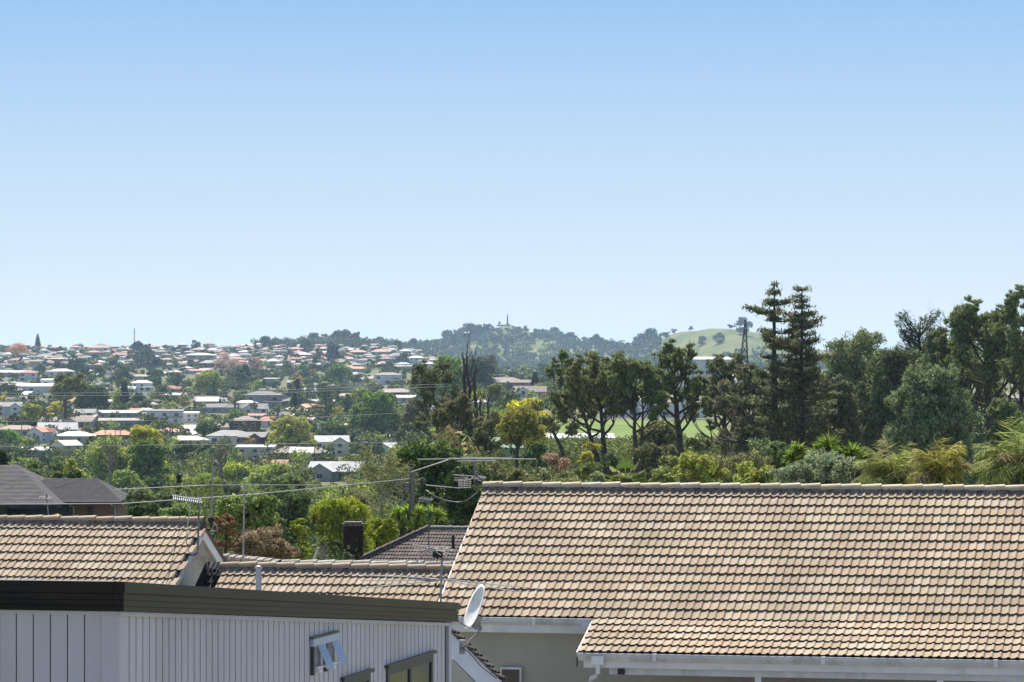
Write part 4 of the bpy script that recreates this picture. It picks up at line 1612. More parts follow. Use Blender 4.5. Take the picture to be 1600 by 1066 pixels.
def tree_thing(name, label, cat, loc, trunk, crown, col, group=None, rot=0.0, scale=(1, 1, 1), crown_name="crown", trunk_mat=None):
    t = thing(name, label, cat, loc, group)
    t.rotation_euler = (0, 0, rot)
    t.scale = scale
    if trunk is not None:
        me = trunk if isinstance(trunk, bpy.types.Mesh) else trunk.mesh("trunk", trunk_mat or M_BARK, smooth=True)
        link("trunk", me, t)
    if crown is not None:
        c = link(crown_name, crown, t)
        c.color = (col[0], col[1], col[2], 1)
    return t

def copy_thing(src, loc, rot, scale, col, label, group=None):
    t = src.copy()
    COL.objects.link(t)
    t.location = loc
    t.rotation_euler = (0, 0, rot)
    t.scale = scale
    t["label"] = label
    if group: t["group"] = group
    for ch in src.children:
        c = ch.copy()
        COL.objects.link(c)
        c.parent = t
        if col is not None: c.color = (col[0], col[1], col[2], 1)
    return t

# colours of foliage (real leaf colours)
DKG = (0.065, 0.085, 0.035)
PINE = (0.125, 0.15, 0.065)
OLIVE = (0.155, 0.16, 0.07)
MIDG = (0.075, 0.115, 0.028)
BRIGHT = (0.11, 0.19, 0.028)
LIME = (0.22, 0.27, 0.035)
YEL = (0.34, 0.28, 0.03)
BROWN = (0.14, 0.085, 0.035)
GREYG = (0.09, 0.105, 0.07)

def ztop_of(px, py, Y):
    return P(px, py, Y).z

# --- broadleaf plants at near and middle distance: one crown built to real size, standing on its ground
def bush(name, label, cat, px, ytop, wpx, Y, col, n, ln, shape='dome', K1=26, K2=9, wd=None, up=0.0, h=None, rnd=0.8, base=None, trunk=True, mat=None, group=None, r1k=0.34, r2k=0.42):
    wm = wpx / FP * Y / 2
    g = gpt(px, Y)
    top = ztop_of(px, ytop, Y)
    gz = g.z if base is None else ztop_of(px, base, Y)
    H = top - gz
    if Y < 210 and shape == 'dome':
        shape = 'hedge'
        h = h or max(2.0 * wm, 1.7)
    ch = min(H, h if h else max(wm * 2.2, H * 0.75))
    r1 = wm * r1k
    me = crown_mesh("crown", wm, ch, shape, K1, r1, K2, r1 * r2k, n, ln, wd or ln * 0.5, mat, rnd, up)
    for_z = H - ch
    t = thing(name, label, cat, (g.x, g.y, gz), group)
    c = link("crown", me, t, (0, 0, for_z))
    c.color = (*col, 1)
    if trunk:
        b, _ = trunk_mb(for_z + ch * 0.7, max(0.08, wm * 0.06), boughs=6, bl=0.3, start=0.35, depth=1)
        link("trunk", b.mesh("trunk", M_BARK, smooth=True), t)
    return t

near = [
 # name, label, px, ytop, width, Y, colour, leaves, leaf length, shape
 ("golden_conifer", "round golden-green conifer behind the brick chimney", "shrub", 530, 776, 118, 178, (0.17, 0.19, 0.022), 36000, 0.15, 'dome', dict(up=0.9, wd=0.07, K1=40, r2k=.36, mat=[M_NEEDLE])),
 ("golden_conifer", "smaller golden-green conifer leaning right of the brick chimney", "shrub", 588, 808, 66, 182, (0.16, 0.18, 0.024), 14000, 0.17, 'dome', dict(up=0.9, wd=0.07, mat=[M_NEEDLE])),
 ("broadleaf_tree", "big dark glossy tree rising behind the timber posts", "tree", 678, 694, 160, 215, (0.055, 0.085, 0.022), 34000, 0.32, 'round', dict(K1=46, K2=12)),
 ("broadleaf_tree", "dark glossy tree filling the gap left of the ridge end aerial", "tree", 730, 730, 85, 190, (0.04, 0.062, 0.018), 15000, 0.28, 'dome', {}),
 ("creeper_shrub", "brown and rust creeper-covered shrub above the lichen-grey hip", "shrub", 415, 820, 110, 92, (0.15, 0.115, 0.065), 26000, 0.085, 'dome', dict(K1=44)),
 ("creeper_shrub", "rust-leaved shrub right behind the pale gable", "shrub", 352, 800, 52, 84, (0.14, 0.09, 0.045), 9000, 0.08, 'dome', {}),
 ("leafy_shrub", "bright green leafy shrub behind the slim bare pole", "shrub", 385, 772, 96, 110, (0.12, 0.155, 0.045), 20000, 0.13, 'dome', dict(K1=36)),
 ("leafy_shrub", "yellow-green small shrub left of the golden conifer", "shrub", 466, 806, 40, 110, (0.16, 0.18, 0.03), 5000, 0.12, 'dome', {}),
 ("leafy_shrub", "pale green shrub below the yagi aerial", "shrub", 278, 788, 70, 120, (0.13, 0.17, 0.06), 12000, 0.13, 'dome', {}),
 ("leafy_shrub", "dark green shrub right of the brick house corner", "shrub", 222, 782, 60, 150, (0.035, 0.06, 0.022), 9000, 0.17, 'dome', {}),
 ("leafy_shrub", "grey-green feathery shrub beside the brick house eave", "shrub", 218, 766, 50, 165, (0.10, 0.11, 0.055), 9000, 0.13, 'dome', dict(up=.7)),
 ("leafy_shrub", "round olive shrub above the yagi aerial", "shrub", 262, 770, 64, 185, (0.08, 0.10, 0.045), 8000, 0.2, 'dome', {}),
 ("leafy_shrub", "sunlit yellow plant tips just above the left house ridge", "shrub", 88, 794, 52, 84, (0.3, 0.28, 0.06), 4500, 0.085, 'vase', dict(trunk=True)),
 ("leafy_shrub", "mottled green shrub left of the golden conifer top", "shrub", 440, 742, 84, 200, (0.10, 0.13, 0.05), 14000, 0.2, 'dome', {}),
 ("leafy_shrub", "dark shrub with small leaves beside the orange shed", "shrub", 448, 765, 90, 175, (0.06, 0.085, 0.03), 14000, 0.16, 'dome', {}),
 ("leafy_shrub", "olive shrub under the orange shed", "shrub", 415, 790, 70, 130, (0.09, 0.12, 0.035), 10000, 0.13, 'dome', {}),
 ("leafy_shrub", "brown-green shrub right of the golden conifer", "shrub", 560, 762, 60, 230, (0.11, 0.10, 0.05), 9000, 0.2, 'dome', {}),
 ("leafy_shrub", "pale green shrub behind the slim cypress", "shrub", 318, 735, 70, 300, (0.14, 0.18, 0.05), 9000, 0.32, 'dome', {}),
 # hedges and shrubs just beyond the main ridge
 ("hedge_shrub", "variegated grey-green shrub in front of the sword-leaved plants", "shrub", 1280, 704, 128, 86, (0.13, 0.155, 0.09), 34000, 0.085, 'dome', dict(K1=60, wd=.04)),
 ("hedge_shrub", "yellow-green shrub at the ridge left of the variegated shrub", "shrub", 1180, 722, 84, 96, (0.18, 0.195, 0.045), 18000, 0.09, 'dome', dict(K1=36, wd=.045)),
 ("hedge_shrub", "bright olive shrub rising above the middle of the ridge", "shrub", 1090, 708, 96, 104, (0.18, 0.19, 0.05), 20000, 0.10, 'dome', dict(K1=36)),
 ("hedge_shrub", "greyish fine-leaved shrub behind the yellow-green shrub", "shrub", 1150, 700, 110, 125, (0.13, 0.13, 0.06), 20000, 0.11, 'dome', dict(up=.8, wd=.04)),
 ("hedge_shrub", "dull green shrub right of the fan palm", "shrub", 1035, 728, 60, 100, (0.15, 0.17, 0.06), 11000, 0.10, 'dome', {}),
 ("hedge_shrub", "dark rounded shrub behind the sword-leaved plants", "shrub", 1205, 686, 84, 135, (0.09, 0.12, 0.05), 18000, 0.14, 'dome', dict(K1=36)),
 ("hedge_shrub", "dark shrub between the pine trunks and the ridge", "shrub", 905, 722, 90, 180, (0.07, 0.09, 0.03), 14000, 0.18, 'dome', {}),
 ("hedge_shrub", "olive shrub left of the leaning pine trunk", "shrub", 850, 738, 120, 160, (0.10, 0.11, 0.045), 18000, 0.15, 'dome', {}),
 ("hedge_shrub", "brownish green shrub at the left end of the ridge", "shrub", 790, 726, 70, 150, (0.12, 0.12, 0.05), 11000, 0.15, 'dome', {}),
 ("hedge_shrub", "yellow-tinged bush behind the pine trunks", "shrub", 925, 682, 44, 330, (0.24, 0.22, 0.04), 6000, 0.35, 'dome', {}),
 ("hedge_shrub", "pink flowering bush in front of the pale blue cabin", "shrub", 868, 704, 60, 260, (0.19, 0.13, 0.085), 8000, 0.2, 'dome', {}),
 ("hedge_shrub", "dark low bush left of the pale blue cabin", "shrub", 840, 690, 60, 300, (0.05, 0.075, 0.025), 8000, 0.3, 'dome', {}),
 ("hedge_shrub", "dark bush between the leaning pine and its neighbour", "shrub", 965, 690, 60, 310, (0.06, 0.08, 0.03), 8000, 0.3, 'dome', {}),
 ("broadleaf_tree", "wide brown-green tree behind the paired pine trunks", "tree", 1030, 662, 110, 420, (0.12, 0.12, 0.045), 15000, 0.45, 'dome', {}),
 ("broadleaf_tree", "ragged olive tree right of the paired pine trunks", "tree", 1020, 690, 100, 330, (0.09, 0.09, 0.035), 12000, 0.38, 'dome', {}),
 ("broadleaf_tree", "brownish tree at the foot of the rightmost umbrella pine", "tree", 1092, 678, 80, 300, (0.075, 0.085, 0.035), 12000, 0.33, 'dome', {}),
 ("hedge_shrub", "brown-stemmed green shrub at the right edge above the ridge", "shrub", 1560, 690, 90, 170, (0.14, 0.16, 0.04), 12000, 0.17, 'dome', {}),
 ("hedge_shrub", "tall olive shrub between the fan palm and the bright olive one", "shrub", 1058, 706, 70, 150, (0.15, 0.16, 0.06), 14000, 0.13, 'dome', {}),
 ("hedge_shrub", "dusky green shrub just left of the fan palm", "shrub", 935, 732, 50, 95, (0.15, 0.17, 0.08), 9000, 0.09, 'dome', {}),
 ("hedge_shrub", "rough green shrub right of the leaning pine trunk, low over the ridge", "shrub", 885, 742, 66, 98, (0.13, 0.14, 0.055), 9000, 0.09, 'dome', {}),
 ("hedge_shrub", "low grey-green shrub by the yellow-green one at the ridge", "shrub", 1222, 726, 50, 90, (0.18, 0.2, 0.11), 9000, 0.08, 'dome', {}),
 ("hedge_shrub", "dull green shrub under the yellowed palms", "shrub", 1420, 742, 150, 100, (0.11, 0.13, 0.05), 16000, 0.1, 'dome', dict(K1=50)),
 ("hedge_shrub", "shaded shrub under the big round pine", "shrub", 1470, 690, 110, 240, (0.045, 0.06, 0.025), 12000, 0.25, 'dome', {}),
]
for (nm, lb, ct, px, yt, w_, Y, col, n_, ln, shp, kw) in near:
    col = tuple(v * 1.2 for v in col)
    bush(nm, lb, ct, px, yt, w_, Y, col, int(n_ * 1.25), ln * .9, shp, **kw)

# middle distance trees that can be told apart
mid = [
 ("broadleaf_tree", "large bright green tree at the centre of the valley", "tree", 592, 612, 98, -684, (0.115, 0.165, 0.025), 34000, 0.75, 'dome', 0.9),
 ("broadleaf_tree", "broad yellow-green tree left of the arched hall", "tree", 456, 652, 84, -716, (0.24, 0.245, 0.06), 16000, 0.7, 'dome', 1),
 ("broadleaf_tree", "thin-leaved pale green tree showing its branches, left of the pair", "tree", 166, 680, 86, -764, (0.21, 0.25, 0.06), 8000, 0.42, 'vase', 1),
 ("broadleaf_tree", "yellow-topped tree behind the dark green tree of the pair", "tree", 226, 662, 62, -768, (0.30, 0.29, 0.04), 9000, 0.45, 'dome', 1),
 ("broadleaf_tree", "dense dark green tree, right of the pair", "tree", 232, 686, 70, -776, (0.075, 0.125, 0.022), 20000, 0.45, 'dome', 1),
 ("broadleaf_tree", "large round olive tree standing alone", "tree", 324, 581, 56, -624, (0.21, 0.24, 0.055), 10000, 1.5, 'dome', .8),
 ("broadleaf_tree", "round-headed dark tree with yellowish highlights", "tree", 144, 604, 60, -647, (0.055, 0.075, 0.018), 16000, 1.3, 'dome', .9),
 ("broadleaf_tree", "sparse yellow-green tree among the left houses", "tree", 50, 628, 34, -674, (0.24, 0.25, 0.06), 4000, 1.1, 'vase', 1),
 ("broadleaf_tree", "bright green tree at the left edge", "tree", 14, 672, 44, -702, (0.13, 0.23, 0.03), 8000, 0.6, 'dome', 1),
 ("broadleaf_tree", "blackish round tree above the shingled roof at the left edge", "tree", 6, 696, 40, 330, (0.03, 0.042, 0.022), 9000, 0.35, 'round', 1),
 ("hedge_shrub", "olive bush behind the shingled roof, nearest the black tree", "tree", 46, 710, 48, 300, (0.10, 0.13, 0.035), 9000, 0.3, 'dome', 1),
 ("hedge_shrub", "darker bush behind the crest of the shingled roof", "tree", 84, 722, 52, 290, (0.06, 0.08, 0.03), 9000, 0.3, 'dome', 1),
 ("hedge_shrub", "round green bush at the right end of the shingled roof crest", "tree", 118, 730, 48, 270, (0.06, 0.085, 0.03), 8000, 0.28, 'dome', 1),
 ("broadleaf_tree", "small tree with yellow-green tips behind the shingled roof", "tree", 108, 712, 34, 380, (0.18, 0.2, 0.04), 5000, 0.35, 'dome', 1),
 ("broadleaf_tree", "lime green round tree in the valley garden", "tree", 368, 724, 60, -758, (0.27, 0.31, 0.05), 12000, 0.4, 'dome', 1),
 ("broadleaf_tree", "willow-like light green tree right of the lime one", "tree", 424, 726, 84, -775, (0.2, 0.24, 0.06), 14000, 0.34, 'dome', 1),
 ("broadleaf_tree", "dark rounded bush by the white roofed bungalow", "tree", 325, 661, 46, -684, (0.07, 0.10, 0.03), 5000, 0.8, 'dome', 1),
 ("broadleaf_tree", "mixed dark tree between the white roof and the bare tree", "tree", 292, 690, 50, -722, (0.09, 0.11, 0.035), 6000, 0.6, 'dome', 1),
 ("broadleaf_tree", "dark tree in front of the grey valley cottage", "tree", 500, 728, 40, -752, (0.07, 0.09, 0.03), 6000, 0.45, 'dome', 1),
 ("broadleaf_tree", "grey-green round tree right of the arched hall", "tree", 574, 684, 62, -724, (0.10, 0.125, 0.06), 9000, 0.55, 'dome', 1),
 ("broadleaf_tree", "dark tree below the large bright green tree", "tree", 522, 664, 56, -690, (0.07, 0.095, 0.03), 6500, 0.65, 'dome', 1),
 ("broadleaf_tree", "warm brown tree right of the large bright green tree", "tree", 655, 622, 62, -690, (0.10, 0.095, 0.035), 7000, 0.6, 'dome', 1),
 ("broadleaf_tree", "light green tree behind the dead pine trunks", "tree", 700, 555, 60, -640, (0.13, 0.19, 0.04), 7500, 0.9, 'dome', 1),
 ("broadleaf_tree", "glowing yellow tree beside the playing field", "tree", 822, 622, 82, 560, (0.36, 0.335, 0.045), 12000, 0.55, 'dome', .8),
 ("broadleaf_tree", "small olive tree right of the dead trunks", "tree", 775, 600, 36, -640, (0.14, 0.15, 0.045), 5000, 0.8, 'round', 1),
 ("broadleaf_tree", "round garden tree behind the playing field's left corner", "tree", 744, 560, 70, -610, (0.06, 0.075, 0.03), 6000, 1.3, 'dome', 1),
 ("broadleaf_tree", "green oak behind the brown roofed villa", "tree", 530, 570, 44, -600, (0.09, 0.15, 0.035), 5000, 1.6, 'dome', 1),
 ("broadleaf_tree", "dark oval tree high on the far slope below the dark hilltop wood", "tree", 520, 535, 26, -566, (0.04, 0.06, 0.035), 4000, 2.2, 'round', 1),
 ("broadleaf_tree", "dark hedge-like tree right of the arched hall", "tree", 640, 660, 46, -706, (0.06, 0.08, 0.025), 6000, 0.6, 'dome', 1),
 ("broadleaf_tree", "thin light tree standing by the wires at lower left of the hall", "tree", 480, 690, 36, -722, (0.12, 0.13, 0.04), 4500, 0.55, 'dome', 1),
 ("broadleaf_tree", "straggly olive tree above the orange shed", "tree", 345, 752, 80, -800, (0.09, 0.11, 0.04), 10000, 0.28, 'dome', 1),
 ("broadleaf_tree", "dark leafy tree left of the slim cypress", "tree", 250, 742, 66, -790, (0.06, 0.095, 0.025), 9000, 0.3, 'dome', 1),
 ("broadleaf_tree", "sunlit green tree at the foot of the pale branching tree", "tree", 195, 738, 76, -790, (0.16, 0.2, 0.05), 10000, 0.3, 'dome', 1),
]
HEROBOX = []
for (nm, lb, ct, px, yt, w_, Y, col, n_, ln, shp, _) in mid:
    if Y < 0:
        Y = gsolve(px, -Y) or 1200
        ln = 0.00085 * Y
    hh_ = (ztop_of(px, yt, Y) - gpt(px, Y).z) * .93 if shp == 'round' else None
    bush(nm, lb, ct, px, yt, w_, Y, col, n_, ln, shp, K1=34, K2=10, h=hh_)
    HEROBOX.append((px - w_ * .45, yt, px + w_ * .45, min(760, YH - gpt(px, Y).z / Y * FP), Y))

# ---- umbrella pines and other hero conifers
def pine(label, px_base, py_base, Y, height_px, lean_px, crown_w_px, r, col, start=0.5, boughs=11, per=520, bl=0.30, name="pine_tree", up=0.35, tr=0.9, flat=0.55, ln=0.42, kids=3, two=None, group=None, thin=.2):
    per = int(per * 0.42)
    tr *= .62
    g = P(px_base, py_base, Y)
    g.z = min(g.z, gpt(px_base, Y).z + 1.5)
    h = (P(px_base, YH, Y).z - ztop_of(px_base, py_base - height_px, Y)) * -1 - g.z
    tips = []
    b, pts = trunk_mb(h * 0.8, r, lean=(lean_px / FP * Y, 0), boughs=boughs, bl=bl, start=start, depth=2, up=up, spread=0.5, tips=tips, kids=kids)
    if two:
        b2, _ = trunk_mb(h * two[1] * .9, r * 0.7, lean=(two[0] / FP * Y, 0.5), boughs=6, bl=bl, start=0.55, depth=2, up=up, tips=tips)
        b.add([(x + r * 1.2, y, z) for x, y, z in b2.v], b2.f)
    wm = crown_w_px / FP * Y / 2
    cx = lean_px / FP * Y
    def axis_x(z): return cx * min(1, max(0, z / (h * .8))) ** 1.4
    rads = sorted(math.hypot(p.x - axis_x(p.z), p.y) for p, d in tips)
    kr = (wm - tr * .6) / max(.1, rads[int(len(rads) * .93)])
    zmax = sorted(p.z for p, d in tips)[int(len(tips) * .985)]
    kz = (h - tr * flat) / zmax
    def fit(v):
        x, y, z = v
        a_ = axis_x(z)
        t_ = sm(h * start * .4, h * start, z)
        k_ = 1 + (kr - 1) * t_
        rr_ = math.hypot(x - a_, y) * k_
        if rr_ > wm * 1.08: k_ *= wm * 1.08 / rr_
        return Vector((a_ + (x - a_) * k_, y * k_, min(z * (1 + (kz - 1) * t_), h * 1.01)))
    b.v = [tuple(fit(v)) for v in b.v]
    good = []
    tips = [(fit(p), d) for p, d in tips]
    R.shuffle(tips)
    # round the shoulders of the crown: the outer boughs stay lower than the middle
    for p, d in tips:
        q = math.hypot(p.x - axis_x(p.z), p.y) / wm
        lim = h * (1 - (1 - start) * .62 * min(1.1, q) ** 2.4)
        if p.z > min(lim + .5, h * .998) or p.z < h * start * .8: continue
        if R.random() < thin: continue
        good.append((p, d))
    me = tufts("crown", good, tr, per, ln, 0.11, up=0.55, flat=flat)
    t = tree_thing(name, label, "pine tree", g, b, me, col, group)
    return t

def bigpines():
    pine("leftmost umbrella pine with a wide spreading crown, left of the leaning pair", 940, 745, 350, 196, -44, 112, .38, PINE, .5, 15, 330, .36)
    pine("umbrella pine whose dark trunk leans to the left of its neighbours", 948, 745, 345, 196, -14, 110, .42, OLIVE, .52, 15, 330, .34)
    pine("tall umbrella pine with a forked pair of trunks, middle of the pine row", 995, 752, 340, 204, -8, 108, .36, PINE, .55, 15, 360, .32, two=(8, .8))
    pine("umbrella pine with the thickest straight trunk, right end of the pine row", 1066, 700, 360, 172, -14, 116, .46, PINE, .42, 17, 380, .32)
    pine("low sprawling pine reaching out over the playing field edge", 885, 715, 380, 90, -30, 96, .25, OLIVE, .5, 9, 300, .4)
    pine("mottled pine on the left flank of the lattice tower", 1130, 742, 400, 196, 6, 100, .45, (0.12, 0.135, 0.065), .22, 18, 360, .30, tr=1.1)
    pine("broken grey-branched pine in front of the lattice tower", 1148, 745, 380, 176, 10, 100, .4, (0.135, 0.125, 0.075), .2, 16, 150, .28, tr=1.0)
    pine("spreading pine on the right skyline, left of the tall thin one", 1550, 745, 380, 278, -14, 170, .5, (0.12, 0.145, 0.06), .38, 22, 380, .32, tr=1.2, kids=4)
    pine("pine on the skyline between the flat-topped cedar and the big right pine", 1495, 745, 400, 244, 0, 136, .45, (0.12, 0.135, 0.06), .35, 18, 380, .27, tr=1.2, kids=4)
    pine("thin pine cut off by the right edge of the view", 1602, 745, 370, 300, 0, 96, .35, PINE, .38, 18, 320, .26, tr=1.0)
    pine("small dense pine lower down at the right edge", 1575, 745, 340, 120, -4, 90, .35, PINE, .15, 16, 380, .36, tr=1.2)
    pine("thin-crowned pine filling the skyline dip left of the flat-topped cypress", 1375, 745, 440, 200, 0, 90, .42, (0.12, 0.125, 0.06), .3, 16, 340, .3, tr=1.2)
bigpines()

def bushy_pine(label, px, ytop, wpx, Y, col, n=46000, K1=70, ln=.42, shape='dome', K2=10, r1k=.26):
    g = gpt(px, Y)
    H = ztop_of(px, ytop, Y) - g.z
    wm = wpx / FP * Y / 2
    r1 = wm * r1k
    me = crown_mesh("crown", wm, H * .93, shape, K1, r1, K2, r1 * .36, n, ln, ln * .3, [M_NEEDLE], .7, .75)
    t = thing("pine_tree", label, "pine tree", g)
    c = link("crown", me, t, (0, 0, H * .07))
    c.color = (*col, 1)
    b, _ = trunk_mb(H * .85, .45, boughs=14, bl=.32, start=.12, depth=1)
    link("trunk", b.mesh("trunk", M_BARK, smooth=True), t)
# planting in the yard in front of the verandah, below the frame but mirrored in the window panes
for (cx_, cy_, rr_, tz_) in ((5.6, 46.5, 2.2, -4.35), (3.6, 42.5, 1.6, -4.3), (8.0, 50, 2.4, -4.6)):
    o_ = link("courtyard_planting", crown_mesh("courtyard_planting", rr_, tz_ + 8, 'dome', 24, .8, 8, .35, 7000, .16, .08, [leaf_mat("courtyard_leaf", own=(0.12, 0.17, 0.04))]), None, (cx_, cy_, -8))
    tag(o_, kind="stuff")
bushy_pine("dense domed pine behind the right tiered tree", 1342, 514, 172, 430, PINE)
bushy_pine("large round bushy pine in front of the others at right", 1452, 566, 168, 330, (0.12, 0.15, 0.07), 60000, 90)
bushy_pine("broad bushy pine behind the skyline pines at right", 1500, 512, 150, 425, (0.105, 0.13, 0.055), 40000)
bushy_pine("bushy pine at the right edge behind the thin one", 1596, 520, 120, 432, (0.11, 0.13, 0.055), 30000)
bushy_pine("shadowy pine filling the gap behind the round bushy pine", 1392, 540, 130, 390, (0.085, 0.105, 0.045))
bushy_pine("mid green pine below the domed one", 1300, 585, 110, 360, (0.10, 0.10, 0.05))
bushy_pine("lower brownish pine at the foot of the left tiered tree", 1180, 560, 90, 372, (0.105, 0.11, 0.052), 30000)
bushy_pine("dark pine between the two tiered trees", 1232, 560, 100, 385, (0.10, 0.095, 0.045), 34000)

def tiered(label, px, py, Y, hpx, wpx, r, col, tiers, start, name="norfolk_pine", per=26, droop=-0.05, cat="pine tree", upt=.16, power=0.8, irr=.25, ln=.5, inner=.25):
    """whorled conifer: level boughs with brushes of foliage, upturned tips"""
    if Y > 500:
        Y = gsolve(px, py) or Y
    g = P(px, py, Y)
    g.z = gpt(px, Y).z if Y > 500 else min(g.z, gpt(px, Y).z + 1.5)
    top = ztop_of(px, py - hpx, Y)
    h = top - g.z
    wm = wpx / FP * Y / 2
    b = MB()
    b.tube([(0, 0, -.4), (0.05, 0, h * .3), (-.05, 0, h * .6), (0, 0, h * .85), (0, 0, h)], [r, r * .85, r * .6, r * .3, .04], 8)
    C, D = [], []
    for i in range(tiers):
        k = min(.985, start + (1 - start) * (i + .55 + R.uniform(-.2, .2)) / tiers)
        z = h * k
        q = max(0.0, (1 - k) / (1 - start))
        L0 = wm * (0.12 + 0.88 * q ** power)
        nb_ = 6 if q > .15 else 4
        a0 = R.uniform(0, 6.28)
        for j in range(nb_):
            if R.random() < irr * 0.4: continue
            a = a0 + j * 6.283 / nb_ + R.uniform(-.2, .2)
            Lb = L0 * R.uniform(1 - irr * 1.6, 1.05)
            pts = []
            for s in range(6):
                u = s / 5
                pts.append(Vector((math.cos(a) * Lb * u, math.sin(a) * Lb * u, z + Lb * (droop * math.sin(u * 3.1) + upt * u * u))))
            b.tube(pts, [r * .25, r * .2, r * .16, r * .12, r * .08, .02], 4, cap=False)
            m = max(4, int(per * Lb / wm))
            for s in range(m):
                u = inner + (1 - inner) * (s + R.random()) / m
                f = u * 5
                ii = min(4, int(f))
                pp = pts[ii].lerp(pts[ii + 1], f - ii)
                for w in range(7):
                    C.append((pp.x + R.gauss(0, .24 + .1 * Lb * .2), pp.y + R.gauss(0, .24 + .1 * Lb * .2), pp.z + R.gauss(0.10, .14)))
                    D.append((math.cos(a) * .5 + R.gauss(0, .6), math.sin(a) * .5 + R.gauss(0, .6), .35 + R.gauss(0, .4)))
    C, D = np.array(C), np.array(D)
    f = nrmz(rdir(len(C)) * .6 + np.array([0, 0, 1.0]))
    l = ln * NR.uniform(.6, 1.3, size=len(C))
    me = leafmesh("crown", C, D, f, l, l * .3, M_NEEDLE)
    return tree_thing(name, label, cat, g, b, me, col)

tiered("left and taller of the two tiered conifers on the right skyline", 1210, 745, 352, 306, 205, .42, (0.085, 0.10, 0.045), 17, .25, per=95, power=.55, irr=.75, ln=.5, inner=.38)
tiered("right and slimmer of the two tiered conifers on the right skyline", 1253, 745, 346, 296, 160, .36, (0.09, 0.095, 0.042), 24, .25, per=60, power=.7, irr=.6, ln=.45, inner=.35)
tiered("tall tiered pine with a bare pale top left of the large bright green tree", 509, 668, 680, 88, 62, .35, (0.07, 0.10, 0.045), 13, .1, per=30, power=.75, ln=.8)
tiered("lone spire-shaped pine on the left skyline", 59, 547, 4450, 24, 13, .9, (0.03, 0.045, 0.03), 12, .05, per=14, ln=2.6, irr=.1, power=1.0)
tiered("dark cone-shaped conifer left of the bare valley trees", 383, 600, 2400, 30, 26, .7, (0.03, 0.05, 0.03), 12, .05, per=16, ln=2.6, irr=.1)
tiered("dark pointed conifer behind the yellow-green cypress", 194, 640, 1480, 44, 24, .5, (0.03, 0.045, 0.02), 12, .04, per=18, ln=1.6, irr=.1)
tiered("small dark conifer behind the brown villa at centre right", 836, 612, 1500, 30, 16, .4, (0.035, 0.05, 0.025), 12, .05, per=16, ln=1.6, irr=.1)
tiered("thin conifer left of the yellow-green valley tree", 460, 645, 900, 34, 16, .3, (0.03, 0.045, 0.025), 10, .05, per=16, ln=1.0, irr=.2)

def cedar(label, px, py, Y, hpx, wpx, col):
    """flat-topped cypress with upswept boughs"""
    g = P(px, py, Y)
    g.z = gpt(px, Y).z
    h = ztop_of(px, py - hpx, Y) - g.z
    wm = wpx / FP * Y / 2
    b = MB()
    b.tube([(0, 0, -.4), (.1, 0, h * .5), (0, 0, h * .9)], [.5, .35, .1], 8)
    C, D = [], []
    for i in range(95):
        k = .3 + .7 * R.random() ** .8
        a = R.uniform(0, 6.28)
        L_ = wm * R.uniform(.55, 1.05) * (0.75 + .25 * k)
        q0 = Vector((0, 0, h * (k - .16)))
        q1 = Vector((math.cos(a) * L_, math.sin(a) * L_, h * k))
        b.tube([q0, q0.lerp(q1, .5) - UZ * .3, q1], [.12, .07, .02], 4, cap=False)
        for s in range(34):
            u = .35 + .65 * R.random()
            pp = q0.lerp(q1, u)
            w_ = .75 * (1.15 - u)
            for _ in range(3):
                C.append((pp.x + R.gauss(0, w_), pp.y + R.gauss(0, w_), pp.z + R.gauss(0, .15)))
                D.append((math.cos(a) + R.gauss(0, .5), math.sin(a) + R.gauss(0, .5), .45 + R.gauss(0, .25)))
    C, D = np.array(C), np.array(D)
    f = nrmz(rdir(len(C)) * .5 + np.array([0, 0, 1.0]))
    l = .55 * NR.uniform(.6, 1.3, size=len(C))
    return tree_thing("cypress_tree", label, "tree", g, b, leafmesh("crown", C, D, f, l, l * .3, M_NEEDLE), col)
cedar("dark flat-topped cypress standing above the other trees on the right skyline", 1436, 745, 430, 262, 78, (0.06, 0.085, 0.05))
cedar("bright green layered cypress below the flat-topped one", 1405, 745, 400, 200, 110, (0.095, 0.13, 0.045))

# slim cypress columns
def column(label, px, py, Y, hpx, wpx, col, ln=.3, n=5000):
    if Y > 500:
        Y = gsolve(px, py) or Y
    g = gpt(px, Y)
    h = ztop_of(px, py - hpx, Y) - g.z
    wm = wpx / FP * Y / 2
    me = crown_mesh("crown", wm, h, 'column', 40, wm * .42, 8, wm * .2, n, ln, ln * .4, [M_NEEDLE], .6, 1.2)
    b = MB()
    b.tube([(0, 0, -.3), (0, 0, h * .6)], [.15, .05], 6)
    return tree_thing("cypress_tree", label, "tree", g, b, me, col)
column("slim dark cypress column behind the yagi aerial", 279, 778, 330, 44, 11, (0.02, 0.035, 0.018))
column("bright yellow-green cypress left of the dark pointed conifer", 184, 640, 1420, 34, 20, (0.26, 0.28, 0.05), 1.2)
column("dark dense cypress right of the dark pointed conifer", 216, 642, 1450, 32, 24, (0.035, 0.055, 0.025), 1.2)

# ---- dead and bare trees
def bare(label, px, py, Y, hpx, spread, r, depth, boughs, mat, lean=0, name="bare_tree", start=.35, bl=.35, up=.6, kids=3, leaves=None, col=None):
    g = P(px, py, Y)
    h = hpx / FP * Y
    tips = []
    b, _ = trunk_mb(h * .9, r, lean=(lean / FP * Y, 0), boughs=boughs, bl=bl, start=start, depth=depth, up=up, spread=spread, tips=tips, kids=kids)
    me = None
    if leaves:
        me = tufts("crown", tips, leaves[0], leaves[1], leaves[2], leaves[2] * .5, up=.2, flat=.7, mat=M_LEAF)
    return tree_thing(name, label, "tree", g, b, me, col or OLIVE, trunk_mat=mat)

